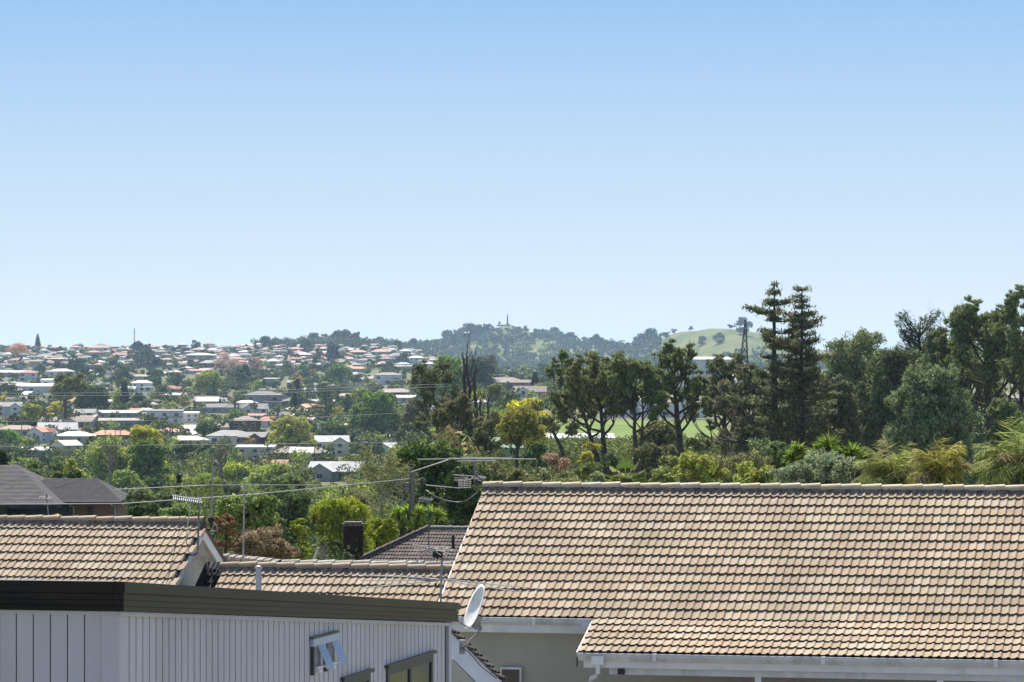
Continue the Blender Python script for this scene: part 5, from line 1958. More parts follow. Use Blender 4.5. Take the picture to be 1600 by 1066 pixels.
bare("dead pine with a tall bare spike, leftmost of the dead trunks", 735, 735, 420, 205, .3, .34, 1, 9, M_BARK, -14, "dead_tree", .35, .13, .25, 2)
bare("dead pine with crooked forked top, middle of the dead trunks", 738, 728, 415, 190, .5, .36, 2, 7, M_BARK, -8, "dead_tree", .35, .2, .7, 3)
bare("dead straight pole-like trunk right of the forked dead pine", 746, 735, 410, 178, .4, .34, 1, 5, M_BARK, -6, "dead_tree", .3, .12, .4, 2)
bare("short dead stub of trunk right of the dead trunks", 748, 735, 405, 125, .4, .28, 1, 4, M_BARK, 4, "dead_tree", .3, .13, .5, 2)
bare("dead leaning trunk furthest right, above the playing field edge", 757, 730, 400, 128, .4, .26, 1, 5, M_BARK, 8, "dead_tree", .3, .16, .4, 2)
pine("ragged brown pine spreading left of the dead trunks", 690, 735, 425, 178, -16, 96, .34, (0.11, 0.12, 0.055), .35, 15, 200, .3, tr=1.0)
pine("low ragged brown pine at the foot of the dead trunks", 715, 735, 400, 118, 0, 96, .34, (0.12, 0.115, 0.058), .15, 15, 240, .4, tr=1.0)
pine("short branching pine right of the dead trunks", 752, 735, 380, 90, 14, 60, .3, (0.13, 0.13, 0.06), .3, 10, 150, .36, tr=.9)
bare("pale leafless shrub with tangled twigs behind the golden conifer", 596, 815, 190, 82, .9, .06, 3, 10, M_BARKPALE, 0, "bare_shrub", .1, .5, .35, 3, (0.4, 10, .12), OLIVE)
bare("pale leafless shrub left of the timber posts", 628, 815, 185, 70, .9, .06, 3, 9, M_BARKPALE, 0, "bare_shrub", .1, .5, .35, 3)
bare("wide bare grey tree in the valley right of the lime tree", 345, 742, 420, 46, .8, .3, 3, 9, M_BARKPALE, 0, "bare_tree", .2, .5, .6, 3)
bare("twisted bare trunked tree in front of the round-headed dark tree", 102, 652, 1300, 44, .8, .7, 3, 7, M_BARK, 0, "bare_tree", .25, .5, .5, 3, (1.6, 40, 1.1), OLIVE)
bare("small tree with golden leaves in front of the playing field", 806, 745, 330, 78, .6, .22, 3, 9, M_BARK, 6, "young_tree", .35, .42, .6, 3, (.8, 25, .33), (0.2, 0.19, 0.05))
bare("branches showing through the thin-leaved pale green tree", 172, 762, 435, 74, .5, .22, 2, 9, M_BARKPALE, 0, "bare_tree", .2, .45, .9, 3)
bare("small bare bush by the leaning board", 505, 882, 100, 26, .9, .03, 2, 9, M_BARKPALE, 0, "bare_shrub", .1, .5, .6, 3)
for (lab, px, Y, hp, wp) in (("left of the bare brown trees on the far hillside", 352, 3000, 34, 40), ("middle of the bare brown trees on the far hillside", 368, 2800, 30, 40), ("right of the bare brown trees on the far hillside", 396, 2900, 30, 34), ("bare orange-brown tree at the far left hillside", 24, 3900, 22, 46)):
    bush("bare_tree", lab if lab.startswith("bare") else "leafless tree, " + lab, "tree", px, YH - gpt(px, Y).z / Y * FP - hp, wp, Y, (0.27, 0.21, 0.16) if px > 100 else (0.30, 0.17, 0.08), 3000, 2.6, 'dome', 26, 9, wd=.35, rnd=1.5)

# ---- palms, sword-leaved plants
def frond(b, base, d, length, droop, n=12, leaflet=0.5, w=0.03):
    """pinnate frond as folded leaflets along an arching rib"""
    d = Vector(d).normalized()
    pts = []
    p = Vector(base)
    for i in range(n + 1):
        pts.append(p)
        d = (d - UZ * droop / n).normalized()
        p = p + d * length / n
    b.tube(pts, [w * (1 - .8 * i / n) for i in range(n + 1)], 4, cap=False)
    m = n * 4
    for i in range(2, m):
        u = i / m
        f = u * n
        k = min(n - 1, int(f))
        q = pts[k].lerp(pts[k + 1], f - k)
        t = (pts[k + 1] - pts[k]).normalized()
        s = t.cross(UZ)
        if s.length < .1: s = Vector((1, 0, 0))
        s.normalize()
        ll = leaflet * (math.sin(math.pi * min(1, .15 + u * .85)) ** .6) * R.uniform(.8, 1.1)
        for sg in (-1, 1):
            tip = q + (s * sg * R.uniform(.5, .9) + t * R.uniform(.4, .8) - UZ * R.uniform(.05, .9)).normalized() * ll
            wv = t * (ll * .012 + .004)
            b.add([q - wv, q + wv, tip.lerp(q, .35) + wv, tip, tip.lerp(q, .35) - wv], [(0, 1, 2, 3, 4)])

def palm(label, px, ytop, Y, fr, trunk_px, nf, col, name="palm_tree", droop=1.6, leaflet=.5, trunk_r=.18, tm=None, hump=0.9, cat="palm"):
    if Y < 0:
        Y = gsolve(px, -Y)
    g = gpt(px, Y)
    L_ = fr / FP * Y
    crown_z = ztop_of(px, ytop, Y) - L_ * 0.55
    t = thing(name, label, cat, g)
    b = MB()
    h = crown_z - g.z
    b.tube([(0, 0, -.3), (0.05, 0, h * .5), (0, 0, h)], [trunk_r * 1.3, trunk_r, trunk_r * .9], 10)
    link("trunk", b.mesh("trunk", M_BARK, smooth=True), t)
    for i in range(nf):
        b = MB()
        a = i * 2.399 + R.uniform(-.2, .2)
        e = R.uniform(0.05, 1.25) if i > nf * .3 else R.uniform(.9, 1.5)
        frond(b, (0, 0, h), (math.cos(a) * math.cos(e), math.sin(a) * math.cos(e), math.sin(e) + .1), L_ * R.uniform(.8, 1.1), droop * R.uniform(.7, 1.2), 9, leaflet * R.uniform(.8, 1.1))
        c = link("frond", b.mesh("frond", M_LEAF), t)
        v = R.uniform(.6, 1.4)
        if i % 7 == 6:
            c.color = (0.24 * v, 0.19 * v, 0.09, 1)
        else:
            c.color = (col[0] * v, col[1] * v, col[2] * v, 1)
    return t

palm("arching palm above the ridge right of the sword-leaved plants", 1395, 710, 84, 76, 0, 34, (0.13, 0.145, 0.045), droop=1.9, leaflet=.55)
palm("palm with yellowed fronds above the ridge right of centre", 1466, 708, 82, 66, 0, 32, (0.18, 0.17, 0.045), droop=1.7, leaflet=.5)
palm("palm at the right edge with grey-green fronds over the ridge", 1590, 688, 80, 88, 0, 34, (0.13, 0.155, 0.05), droop=1.7, leaflet=.6)
palm("dark low palm between the two yellowed ones", 1430, 726, 92, 60, 0, 18, (0.07, 0.10, 0.03), droop=1.5, leaflet=.5)
palm("low palm behind the right end of the variegated shrub", 1345, 722, 96, 58, 0, 18, (0.13, 0.15, 0.04), droop=1.7, leaflet=.5)
palm("phoenix palm in the valley right of the large olive tree", 367, 620, -650, 19, 0, 30, (0.06, 0.075, 0.03), droop=1.3, leaflet=1.4, trunk_r=.45)
palm("phoenix palm above the large bright green tree", 556, 596, -628, 24, 0, 34, (0.09, 0.10, 0.035), droop=1.4, leaflet=1.5, trunk_r=.6)
palm("slim palm in front of the arched hall", 520, 689, -722, 13, 0, 18, (0.06, 0.07, 0.03), droop=1.8, leaflet=.55, trunk_r=.16)

def fan_palm(label, px, ytop, Y, wpx):
    g = gpt(px, Y)
    t = thing("fan_palm", label, "palm", g)
    rr = wpx / FP * Y / 2
    top = ztop_of(px, ytop, Y) - g.z
    b = MB()
    b.tube([(0, 0, -.3), (0, 0, top - rr * .8)], [.2, .16], 10)
    link("trunk", b.mesh("trunk", M_BARK), t)
    for i in range(16):
        a = R.uniform(0, 6.28)
        e = R.uniform(.0, 1.3)
        c = Vector((math.cos(a) * math.cos(e), math.sin(a) * math.cos(e), math.sin(e))) * rr * .62 + Vector((0, 0, top - rr * .9))
        b = MB()
        u = Vector((math.cos(a) * math.cos(e), math.sin(a) * math.cos(e), math.sin(e) * .6)).normalized()
        s = u.cross(UZ).normalized()
        vs, fs = [tuple(c)], []
        n = 22
        for k in range(n + 1):
            th = -1.35 + 2.7 * k / n
            ln_ = rr * .55 * (1.0 if k % 2 == 0 else .72)
            vs.append(tuple(c + (u * math.cos(th) + s * math.sin(th)) * ln_ - UZ * (.12 * rr * (k % 2) * 0.4 + .10 * rr * abs(th) / 1.3)))
        fs = [(0, k + 1, k + 2) for k in range(n)]
        b.add(vs, fs)
        b.tube([Vector((0, 0, top - rr * .9)), c], .018, 4, cap=False)
        o = link("frond", b.mesh("frond", M_LEAF), t)
        v = R.uniform(.7, 1.4)
        o.color = (.09 * v, .13 * v, .025 * v, 1) if i % 3 else (.14 * v, .145 * v, .06 * v, 1)
    return t
fan_palm("fan palm with pleated round leaves above the ridge", 978, 722, 86, 62)

def sword(label, px, ytop, Y, rpx, n, col, heads, name="cabbage_tree"):
    """heads of stiff sword leaves on short stems"""
    g = gpt(px, Y)
    t = thing(name, label, "plant", g)
    top = ztop_of(px, ytop, Y) - g.z
    rr = rpx / FP * Y
    st = MB()
    for (dx, dy, dz) in heads:
        c = Vector((dx / FP * Y, dy / FP * Y * .6, top - rr * .8 - dz / FP * Y))
        st.tube([(dx / FP * Y * .3, 0, -.3), c * .6 + Vector((0, 0, 0)), c], [.14, .10, .08], 7)
        b = MB()
        for i in range(n):
            a = R.uniform(0, 6.28)
            e = math.asin(R.uniform(-.35, 1.0))
            d = Vector((math.cos(a) * math.cos(e), math.sin(a) * math.cos(e), math.sin(e)))
            s = d.cross(UZ)
            if s.length < .05: s = Vector((1, 0, 0))
            s.normalize()
            w = rr * .055
            L_ = rr * R.uniform(.75, 1.1)
            mid_ = c + d * L_ * .55 + UZ * 0.03
            tip = c + d * L_ - UZ * (.10 * rr * (1 - d.z))
            b.add([c + s * w * .5, c - s * w * .5, mid_ - s * w, tip, mid_ + s * w], [(0, 1, 2, 3, 4)])
        o = link("leaf_head", b.mesh("leaf_head", M_LEAF), t)
        o.color = (*col, 1)
    link("trunk", st.mesh("trunk", M_BARK), t)
    return t
sword("sword-leaved plant with the tallest head, middle of three above the ridge", 1294, 678, 90, 25, 120, (0.16, 0.215, 0.04), [(0, 0, 0), (-14, 10, 14)])
sword("left sword-leaved plant above the ridge, beside the dark rounded shrub", 1246, 690, 92, 21, 100, (0.15, 0.2, 0.04), [(0, 0, 0), (-8, -8, 10)])
sword("right sword-leaved plant above the variegated shrub", 1330, 690, 91, 23, 110, (0.15, 0.195, 0.04), [(0, 0, 0), (12, 10, 12)])
sword("broad clump of sword-leaved heads left of the brown hip roof", 650, 786, 180, 18, 110, (0.19, 0.25, 0.045), [(-28, 0, 4), (-12, 5, 0), (4, -5, 2), (22, 0, 3), (34, 6, 6), (-20, -8, 20), (0, -10, 22), (14, -9, 20)])

# ------------------------------------------------------------------ houses of the valley and the far slopes
def house_meshes(w, d, h, rise, kind, ov=0.6, wing=None):
    """wall mesh and roof mesh, local: front faces -y, base z=0"""
    wl, rf = MB(), MB()
    def block(cx, cy, w, d, h, rise, kind, along='x'):
        X0, X1, Y0, Y1 = cx - w / 2, cx + w / 2, cy - d / 2, cy + d / 2
        if kind == 'gable':
            if along == 'x':
                wl.prism([(X0, Y0, -3), (X0, Y1, -3), (X0, Y1, h), (X0, cy, h + rise * .96), (X0, Y0, h)], (w, 0, 0))
                a, b, r0, r1 = (X0 - ov, X1 + ov), (Y0 - ov, Y1 + ov), None, None
                e = h - rise * ov / (d / 2)
                for s0, yb in ((-1, Y0 - ov), (1, Y1 + ov)):
                    rf.prism([(X0 - ov * .6, cy, h + rise), (X1 + ov * .6, cy, h + rise), (X1 + ov * .6, yb, e), (X0 - ov * .6, yb, e)], (0, 0, 0.16))
            else:
                wl.prism([(X0, Y0, -3), (X1, Y0, -3), (X1, Y0, h), (cx, Y0, h + rise * .96), (X0, Y0, h)], (0, d, 0))
                e = h - rise * ov / (w / 2)
                for xb in (X0 - ov, X1 + ov):
                    rf.prism([(cx, Y0 - ov * .6, h + rise), (cx, Y1 + ov * .6, h + rise), (xb, Y1 + ov * .6, e), (xb, Y0 - ov * .6, e)], (0, 0, 0.16))
        elif kind == 'flat':
            wl.box((cx, cy, h / 2 - 1.5), (w / 2, d / 2, h / 2 + 1.5))
            rf.prism([(X0 - ov * .4, Y0 - ov * .4, h + .02), (X1 + ov * .4, Y0 - ov * .4, h + .02), (X1 + ov * .4, Y1 + ov * .4, h + rise), (X0 - ov * .4, Y1 + ov * .4, h + rise)], (0, 0, .25))
        else:
            wl.box((cx, cy, h / 2 - 1.5), (w / 2, d / 2, h / 2 + 1.5))
            x0, x1, y0, y1 = X0 - ov, X1 + ov, Y0 - ov, Y1 + ov
            if w >= d:
                q = (d / 2 + ov) * .95
                r0, r1 = (x0 + q, cy), (x1 - q, cy)
            else:
                q = (w / 2 + ov) * .95
                r0, r1 = (cx, y0 + q), (cx, y1 - q)
            z0, z1 = h - .05, h + rise
            V = [(x0, y0, z0), (x1, y0, z0), (x1, y1, z0), (x0, y1, z0), (*r0, z1), (*r1, z1), (x0, y0, z0 + .2), (x1, y0, z0 + .2), (x1, y1, z0 + .2), (x0, y1, z0 + .2)]
            if w >= d:
                F = [(6, 7, 5, 4), (7, 8, 5), (8, 9, 4, 5), (9, 6, 4)]
            else:
                F = [(6, 7, 4), (7, 8, 5, 4), (8, 9, 5), (9, 6, 4, 5)]
            F += [(0, 3, 2, 1), (0, 1, 7, 6), (1, 2, 8, 7), (2, 3, 9, 8), (3, 0, 6, 9)]
            rf.add(V, F)
    block(0, 0, w, d, h, rise, kind)
    if wing:
        cx, cy, ww, wd, hh, rr, kk, al = wing
        block(cx, cy, ww, wd, hh, rr, kk, al)
    return wl.mesh("wall", M_WALL), rf.mesh("roof", M_ROOF)

def window_mesh(w, h):
    b = MB()
    b.box((0, 0, 0), (w / 2 + .08, .05, h / 2 + .08), mi=0)
    b.box((0, -0.03, 0), (w / 2, .04, h / 2), mi=1)
    return b.mesh("window", [M_WHITE, M_GLASS])
WIN = [window_mesh(1.6, 1.2), window_mesh(2.6, 1.4), window_mesh(1.0, 1.9)]
def pane_mesh():
    b = MB()
    b.box((0, 0, 0), (.8, .02, .6))
    return b.mesh("pane", M_GLASS)
def frame_mesh():
    b = MB()
    for (c, d) in (((0, 0, .66), (.88, .06, .06)), ((0, 0, -.66), (.88, .08, .06)), ((-.84, 0, 0), (.05, .06, .66)), ((.84, 0, 0), (.05, .06, .66)), ((0, 0, 0), (.035, .05, .62))):
        b.box(c, d)
    return b.mesh("window", M_WHITE)
PANE, WFRAME = pane_mesh(), frame_mesh()
DOOR = MB().box((0, 0, 1.0), (.5, .05, 1.0)).mesh("door", M_FRAME)
CHIM = MB().box((0, 0, 0), (.4, .4, 1.1)).box((0, 0, 1.15), (.48, .48, .06)).mesh("chimney", M_BRICK)

SHAPES = []
for (w, d, h, rise, kind, wing) in [
    (15, 9, 2.8, 2.0, 'hip', (3.5, -4, 7, 7, 2.8, 1.7, 'hip', 'y')),
    (18, 9, 2.8, 2.1, 'hip', (-5, -4, 6, 6, 2.8, 1.6, 'gable', 'y')),
    (13, 8, 5.4, 1.7, 'hip', (4, -3.5, 6, 6, 2.8, 1.2, 'hip', 'y')),
    (14, 8, 2.8, 2.2, 'gable', (-3, -4, 6, 6, 2.8, 1.8, 'gable', 'y')),
    (12, 8, 5.3, 1.9, 'gable', None),
    (16, 10, 5.4, 0.8, 'flat', (5, -5.5, 6, 5, 2.8, .3, 'flat', 'x')),
    (20, 10, 2.9, 2.3, 'hip', (6, -4.5, 7, 7, 2.9, 2.0, 'hip', 'y')),
    (11, 10, 5.5, 2.0, 'hip', (-4, -4, 5, 5, 5.5, 1.2, 'hip', 'y')),
    (22, 9, 3.2, 1.2, 'gable', None),
    (14, 9, 5.5, 2.2, 'gable', (3, -4.5, 5.5, 6, 5.5, 1.7, 'gable', 'y')),
]:
    a, b_ = house_meshes(w, d, h, rise, kind, wing=wing)
    SHAPES.append((w, d, h, rise, kind, wing, a, b_))

def windows_of(t, w, d, h, detail, wing):
    y = -d / 2 - .04
    lvls = [1.55] if h < 4 else [1.5, 4.1]
    n = max(2, int(w / 4.2))
    for z in lvls:
        for i in range(n):
            x = -w / 2 + w * (i + .5) / n
            if wing and abs(x - wing[0]) < wing[2] / 2 + .5 and (wing[4] > z):
                continue
            if detail > 1:
                f = link("window", WFRAME, t, (x, y - .02, z))
                link("pane", PANE, f, (0, .02, 0))
            elif R.random() < .75:
                o = link("window", WIN[R.choice((0, 0, 1))], t, (x, y, z))
    if wing:
        yy = wing[1] - wing[3] / 2 - .04
        for z in ([1.5] if wing[4] < 4 else [1.5, 4.1]):
            if detail > 1:
                f = link("window", WFRAME, t, (wing[0], yy - .02, z))
                link("pane", PANE, f, (0, .02, 0))
            else:
                link("window", WIN[1], t, (wing[0], yy, z))
    # left and right end windows
    for sx in (-1, 1):
        if detail > 1 or R.random() < .4:
            o = link("window", WIN[0], t, (sx * (w / 2 + .04), 0, lvls[-1]))
            o.rotation_euler = (0, 0, sx * math.pi / 2)

def make_house(name, label, px, Y, shape, roofc, wallc, rot, scale=1.0, detail=1, group=None, sx=1.0, chimney=False, door=False, cat="house"):
    w, d, h, rise, kind, wing, wm, rm = SHAPES[shape]
    g = gpt(px, Y)
    t = thing(name, label, cat, g, group)
    t.rotation_euler = (0, 0, rot)
    t.scale = (scale * sx, scale, scale)
    a = link("wall", wm, t)
    a.color = (*wallc, 1)
    b = link("roof", rm, t)
    b.color = (*roofc, 1)
    windows_of(t, w, d, h, detail, wing)
    if chimney:
        link("chimney", CHIM, b, (w * .2, d * .1, h + rise * .8))
    if door:
        link("door", DOOR, t, (w * .12, -d / 2 - .05, 0.05))
    return t

RC = {'white': (0.70, 0.69, 0.67), 'silver': (0.42, 0.43, 0.45), 'grey': (0.20, 0.20, 0.21), 'dark': (0.075, 0.075, 0.082), 'brown': (0.16, 0.12, 0.10), 'tan': (0.27, 0.21, 0.17),
      'orange': (0.50, 0.21, 0.11), 'red': (0.38, 0.10, 0.075), 'terracotta': (0.42, 0.20, 0.13), 'green': (0.20, 0.36, 0.26), 'pink': (0.45, 0.30, 0.26)}
RW = {'white': (0.80, 0.80, 0.79), 'cream': (0.60, 0.55, 0.45), 'brick': (0.24, 0.13, 0.09), 'grey': (0.38, 0.39, 0.41), 'blue': (0.45, 0.55, 0.62), 'tan': (0.42, 0.35, 0.27), 'brown': (0.17, 0.10, 0.075), 'dark': (0.08, 0.08, 0.09)}

# houses one can point at: px, base row, width px, shape, roof, wall, rotation deg, label
HH = [
 (360, 695, 70, 0, 'grey', 'white', 4, "white single-storey house with grey hip roof in the valley"),
 (292, 698, 60, 1, 'white', 'cream', -8, "bungalow with nearly white hip roof left of the grey hip-roofed one"),
 (384, 680, 44, 7, 'brown', 'brown', 10, "two-storey brown house with dark hip roof behind the grey-roofed one"),
 (70, 716, 78, 8, 'white', 'grey', 6, "long low house with white metal roof near the left edge"),
 (105, 716, 36, 4, 'white', 'cream', 50, "gabled end of a pale house beside the long white metal roof"),
 (118, 694, 56, 0, 'white', 'cream', -4, "cream house with white hip roof left of the yellow-topped tree"),
 (64, 694, 30, 9, 'orange', 'white', 60, "steep gabled white house with orange roof edge"),
 (90, 684, 60, 3, 'silver', 'white', 12, "silver-roofed house behind the steep gabled one"),
 (14, 652, 40, 9, 'grey', 'white', 14, "white house with grey gable at the left edge"),
 (30, 682, 60, 6, 'tan', 'cream', -10, "cream house with tan roof at the left edge below the white gable"),
 (84, 668, 44, 1, 'brown', 'cream', 8, "house with brown roof behind the sparse yellow-green tree"),
 (130, 668, 46, 3, 'tan', 'cream', -20, "cream gabled house left of the glazed grey roofs"),
 (176, 690, 66, 6, 'orange', 'brown', 6, "bright orange roofed house behind the yellow-topped tree"),
 (190, 668, 70, 8, 'tan', 'grey', 8, "long grey building with tan wall below the glazed roofs"),
 (188, 655, 66, 8, 'silver', 'grey', 4, "long building with glazed silver roof left of the white block"),
 (258, 664, 56, 5, 'dark', 'white', 6, "white two-storey block with a dark solar roof"),
 (296, 662, 30, 5, 'white', 'white', 6, "taller right wing of the white two-storey block"),
 (68, 614, 82, 8, 'white', 'white', -2, "very long pale roofed building below the left hill"),
 (316, 566, 44, 7, 'white', 'tan', 10, "house with white pyramid roof on the hill crest"),
 (334, 575, 44, 6, 'grey', 'brown', 3, "broad grey house below the white pyramid roof"),
 (324, 592, 34, 0, 'red', 'grey', -12, "red roofed house above the round olive tree"),
 (300, 586, 30, 1, 'red', 'cream', 12, "smaller red roofed house left of the other red one"),
 (222, 613, 32, 2, 'white', 'white', 8, "white flat-topped two-storey house above the dark trees"),
 (201, 614, 26, 3, 'white', 'blue', -14, "small white gabled house left of the flat-topped white one"),
 (218, 594, 30, 1, 'tan', 'cream', -6, "tan roofed house right of the dark hillside wood"),
 (45, 596, 26, 7, 'red', 'white', 10, "white house with a red pyramid roof on the left slope"),
 (22, 590, 48, 8, 'white', 'grey', 2, "long white roofed house at the far left slope"),
 (96, 596, 36, 2, 'silver', 'white', -8, "pale two-storey house right of the red pyramid roof"),
 (90, 613, 50, 5, 'silver', 'white', 5, "white house with flat silver roof above the very long building"),
 (156, 549, 34, 6, 'orange', 'white', 2, "orange roofed house on the left skyline"),
 (345, 647, 56, 6, 'dark', 'grey', -6, "dark roofed house left of the phoenix palm"),
 (396, 648, 44, 3, 'grey', 'white', 12, "grey gabled house right of the phoenix palm"),
 (398, 700, 44, 9, 'grey', 'brown', -14, "brown and white gabled house right of the grey hip-roofed one"),
 (400, 720, 60, 5, 'silver', 'cream', 2, "flat silver roofed building below the brown gabled house"),
 (412, 640, 56, 2, 'dark', 'grey', 3, "modern house with flat dark roof, middle of the valley"),
 (430, 668, 64, 6, 'red', 'white', 6, "white house with broad red roof left of the tall tiered pine"),
 (516, 712, 56, 9, 'silver', 'white', 12, "arched hall with pale silver roof"),
 (528, 752, 84, 3, 'silver', 'grey', -8, "grey valley cottage with silver iron roof"),
 (470, 722, 92, 6, 'brown', 'brown', 5, "wide brown roofed house below the yellow-green tree"),
 (472, 728, 36, 4, 'white', 'cream', 3, "small white roof in front of the wide brown one"),
 (428, 742, 48, 3, 'terracotta', 'white', -12, "terracotta roofed cottage above the willow-like tree"),
 (616, 622, 56, 6, 'tan', 'brown', 2, "tan hip roof behind the large bright green tree"),
 (606, 602, 44, 2, 'brown', 'white', 6, "brown villa with white walls above the tan hip roof"),
 (632, 630, 60, 8, 'white', 'cream', 2, "low white roof right of the large bright green tree"),
 (612, 708, 46, 3, 'silver', 'white', -4, "pale green-grey roof below the large bright green tree"),
 (650, 570, 24, 2, 'white', 'white', 10, "plain white box-like building on the middle slope"),
 (560, 556, 28, 0, 'orange', 'cream', 4, "orange roofed house on the upper middle slope"),
 (548, 566, 26, 1, 'terracotta', 'white', -6, "terracotta roofed house just below the upper orange one"),
 (598, 556, 36, 6, 'orange', 'cream', 2, "wide orange roofed house right of the upper orange one"),
 (556, 582, 34, 1, 'orange', 'cream', 2, "orange roofed house with cream walls in the middle slope"),
 (780, 610, 84, 6, 'brown', 'tan', -4, "large brown roofed villa with white gables at centre right"),
 (700, 625, 70, 6, 'brown', 'grey', 4, "brown roof seen through the dead trunks"),
 (744, 640, 60, 8, 'silver', 'cream', 3, "silver roofed house right of the dead trunks"),
 (820, 605, 44, 6, 'dark', 'tan', 2, "dark roofed house right of the large brown villa"),
 (828, 622, 50, 3, 'brown', 'white', 4, "brown roof behind the yellow tree"),
]
NEARH = [  # px, distance, shape, roof, wall, rot, scale, label
 (426, 560, 4, 'terracotta', 'terra', 75, .26, "small orange-red shed among the shrubs", 790),
 (898, 640, 8, 'silver', 'blue', 6, .62, "pale blue cabin with white roof behind the pine trunks", None),
 (1102, 900, 5, 'white', 'white', 8, .8, "pale blue and white flat-roofed building right of the pine row", 584),
 (1068, 960, 9, 'brown', 'white', -20, .8, "house with brown gable left of the pale blue building", None),
 (985, 980, 5, 'silver', 'white', 4, .9, "white house seen between the umbrella pines", None),
 (770, 440, 3, 'green', 'green', 4, .5, "low pale green roof behind the ridge end aerial", 712),
 (782, 620, 8, 'white', 'white', 3, .7, "long white roof at the left end of the playing field", None),
 (1585, 900, 2, 'brown', 'white', 4, 1, "white house with brown roof at the right edge behind the pines", None),
 (1590, 640, 5, 'grey', 'white', 3, .8, "white low building at the right edge below the brown roofed house", None),
 (1020, 1900, 6, 'grey', 'cream', 0, 1.0, "grey roofed house beneath the bare grassy hill", None),
 (1085, 2500, 1, 'grey', 'white', 0, 1.2, "grey roofed house on the horizon below the bare hill's left flank", None),
]
RW['green'] = (0.32, 0.48, 0.38)
RW['terra'] = (0.42, 0.17, 0.12)
PLACED = []
for (px, yb, wpx, shp, rc, wc, rot, lab) in HH:
    Y = gsolve(px, yb) or 4400
    W0 = SHAPES[shp][0]
    scale = wpx / FP * Y / W0
    sx = 1.0
    if scale > 1.35:
        sx = scale / 1.25
        scale = 1.25
    if scale < .7:
        sx = scale / .75
        scale = .75
    t = make_house("house", lab, px, Y, shp, RC[rc], RW[wc], rad(rot) - AL * .3, scale, 2 if Y < 1900 else 1, None, sx, chimney=(Y < 1500 and shp % 2 == 0), door=Y < 1500)
    PLACED.append((t.location.x, t.location.y, W0 * scale * sx * .6))
    top = YH - (t.location.z + SHAPES[shp][2] * scale) / Y * FP
    HEROBOX.append((px - wpx * .45, top, px + wpx * .45, yb, Y))
for (px, Y, shp, rc, wc, rot, sc_, lab, yb) in NEARH:
    t = make_house("house" if 'cabin' not in lab and 'shed' not in lab else ("cabin" if 'cabin' in lab else "shed"), lab, px, Y, shp, RC[rc], RW[wc], rad(rot), sc_, 2 if Y < 1500 else 1, cat="shed" if 'shed' in lab or 'cabin' in lab else "house")
    if yb:
        t.location.z = P(px, yb, Y).z - SHAPES[shp][2] * sc_ * 0.2
    PLACED.append((t.location.x, t.location.y, 12 * sc_))

# solar panels on the white block
# ------------------------------------------------------------------ dark shingled brick house at left edge
SZ = 192
def SH(px, py, dz=0): return P(px, py, SZ + dz)
sh = thing("brick_house", "brick and dark blue house with wide charcoal shingled hip roof at the left edge", "house", SH(100, 830))
ev = [SH(-90, 786, -5), SH(36, 786, -4.5), SH(118, 782, -2.5), SH(197, 776, 2)]
def hipvol(name, x0, x1, zf, zb, ze, zrdg, rx0, rx1):
    """hip roof volume with front eave at distance zf, back eave at zb; x in metres"""
    m_ = (zf + zb) / 2
    V = [(x0, zf, ze), (x1, zf, ze), (x1, zb, ze), (x0, zb, ze), (rx0, m_, zrdg), (rx1, m_, zrdg)]
    b = MB()
    b.add(V + [(x, y, z - .18) for x, y, z in V[:4]], [(0, 1, 5, 4), (1, 2, 5), (2, 3, 4, 5), (3, 0, 4), (6, 9, 8, 7), (0, 6, 7, 1), (1, 7, 8, 2), (2, 8, 9, 3), (3, 9, 6, 0)])
    return b.build(name, M_SHINGLE, sh)
k_ = SZ / FP
def xm(px): return (px - 800) * k_
def zm(py): return -(py - YH) * k_
hipvol("roof", xm(-130), xm(112), SZ - 6, SZ + 6.5, zm(789) * .97, zm(727), xm(-60), xm(26))
hipvol("roof", xm(20), xm(199), SZ - 3, SZ + 3.4, zm(780) * 1.0, zm(748), xm(70), xm(152))
def courses():
    """shingle courses as thin raised butt edges on the two front slopes"""
    b = MB()
    for (x0, x1, zf, ym, ze, zr_, rx0, rx1) in ((xm(-130), xm(112), SZ - 6, SZ + .25, zm(789) * .97, zm(727), xm(-60), xm(26)), (xm(20), xm(199), SZ - 3, SZ + .2, zm(780), zm(748), xm(70), xm(152))):
        n = 30
        for i in range(n):
            t0, t1 = i / n, (i + 1) / n
            def pt(t, r):
                a = Vector((x0, zf, ze)).lerp(Vector((rx0, ym, zr_)), t)
                c = Vector((x1, zf, ze)).lerp(Vector((rx1, ym, zr_)), t)
                return a.lerp(c, r)
            b.add([pt(t0, 0) + UZ * .022, pt(t0, 1) + UZ * .022, pt(t1, 1) + UZ * .004, pt(t1, 0) + UZ * .004, pt(t0, 0), pt(t0, 1)], [(0, 1, 2, 3), (4, 5, 1, 0)])
            c0, c1 = Vector((x1, zf, ze)).lerp(Vector((rx1, ym, zr_)), t0), Vector((x1, zf + 2 * (ym - zf), ze)).lerp(Vector((rx1, ym, zr_)), t0)
            d0, d1 = Vector((x1, zf, ze)).lerp(Vector((rx1, ym, zr_)), t1), Vector((x1, zf + 2 * (ym - zf), ze)).lerp(Vector((rx1, ym, zr_)), t1)
            b.add([c0 + UZ * .022, c1 + UZ * .022, d1 + UZ * .004, d0 + UZ * .004, c0, c1], [(0, 1, 2, 3), (4, 5, 1, 0)])
    tag(b.build("shingles", M_SHINGLE, sh), kind="stuff")
courses()
M_NAVY = flat_mat("navy_cladding", (0.05, 0.055, 0.085), .6)
b = MB()
b.prism([(xm(-110), SZ - 5.2, zm(788)), (xm(-110), SZ - 5.2, -11), (xm(28), SZ - 5.2, -11), (xm(28), SZ - 5.2, zm(788))], (0, 9, 0))
b.build("wall", noise_mat("slate_cladding", (0.10, 0.105, 0.13), (0.13, 0.135, 0.16), 1, .7), sh)
b = MB()
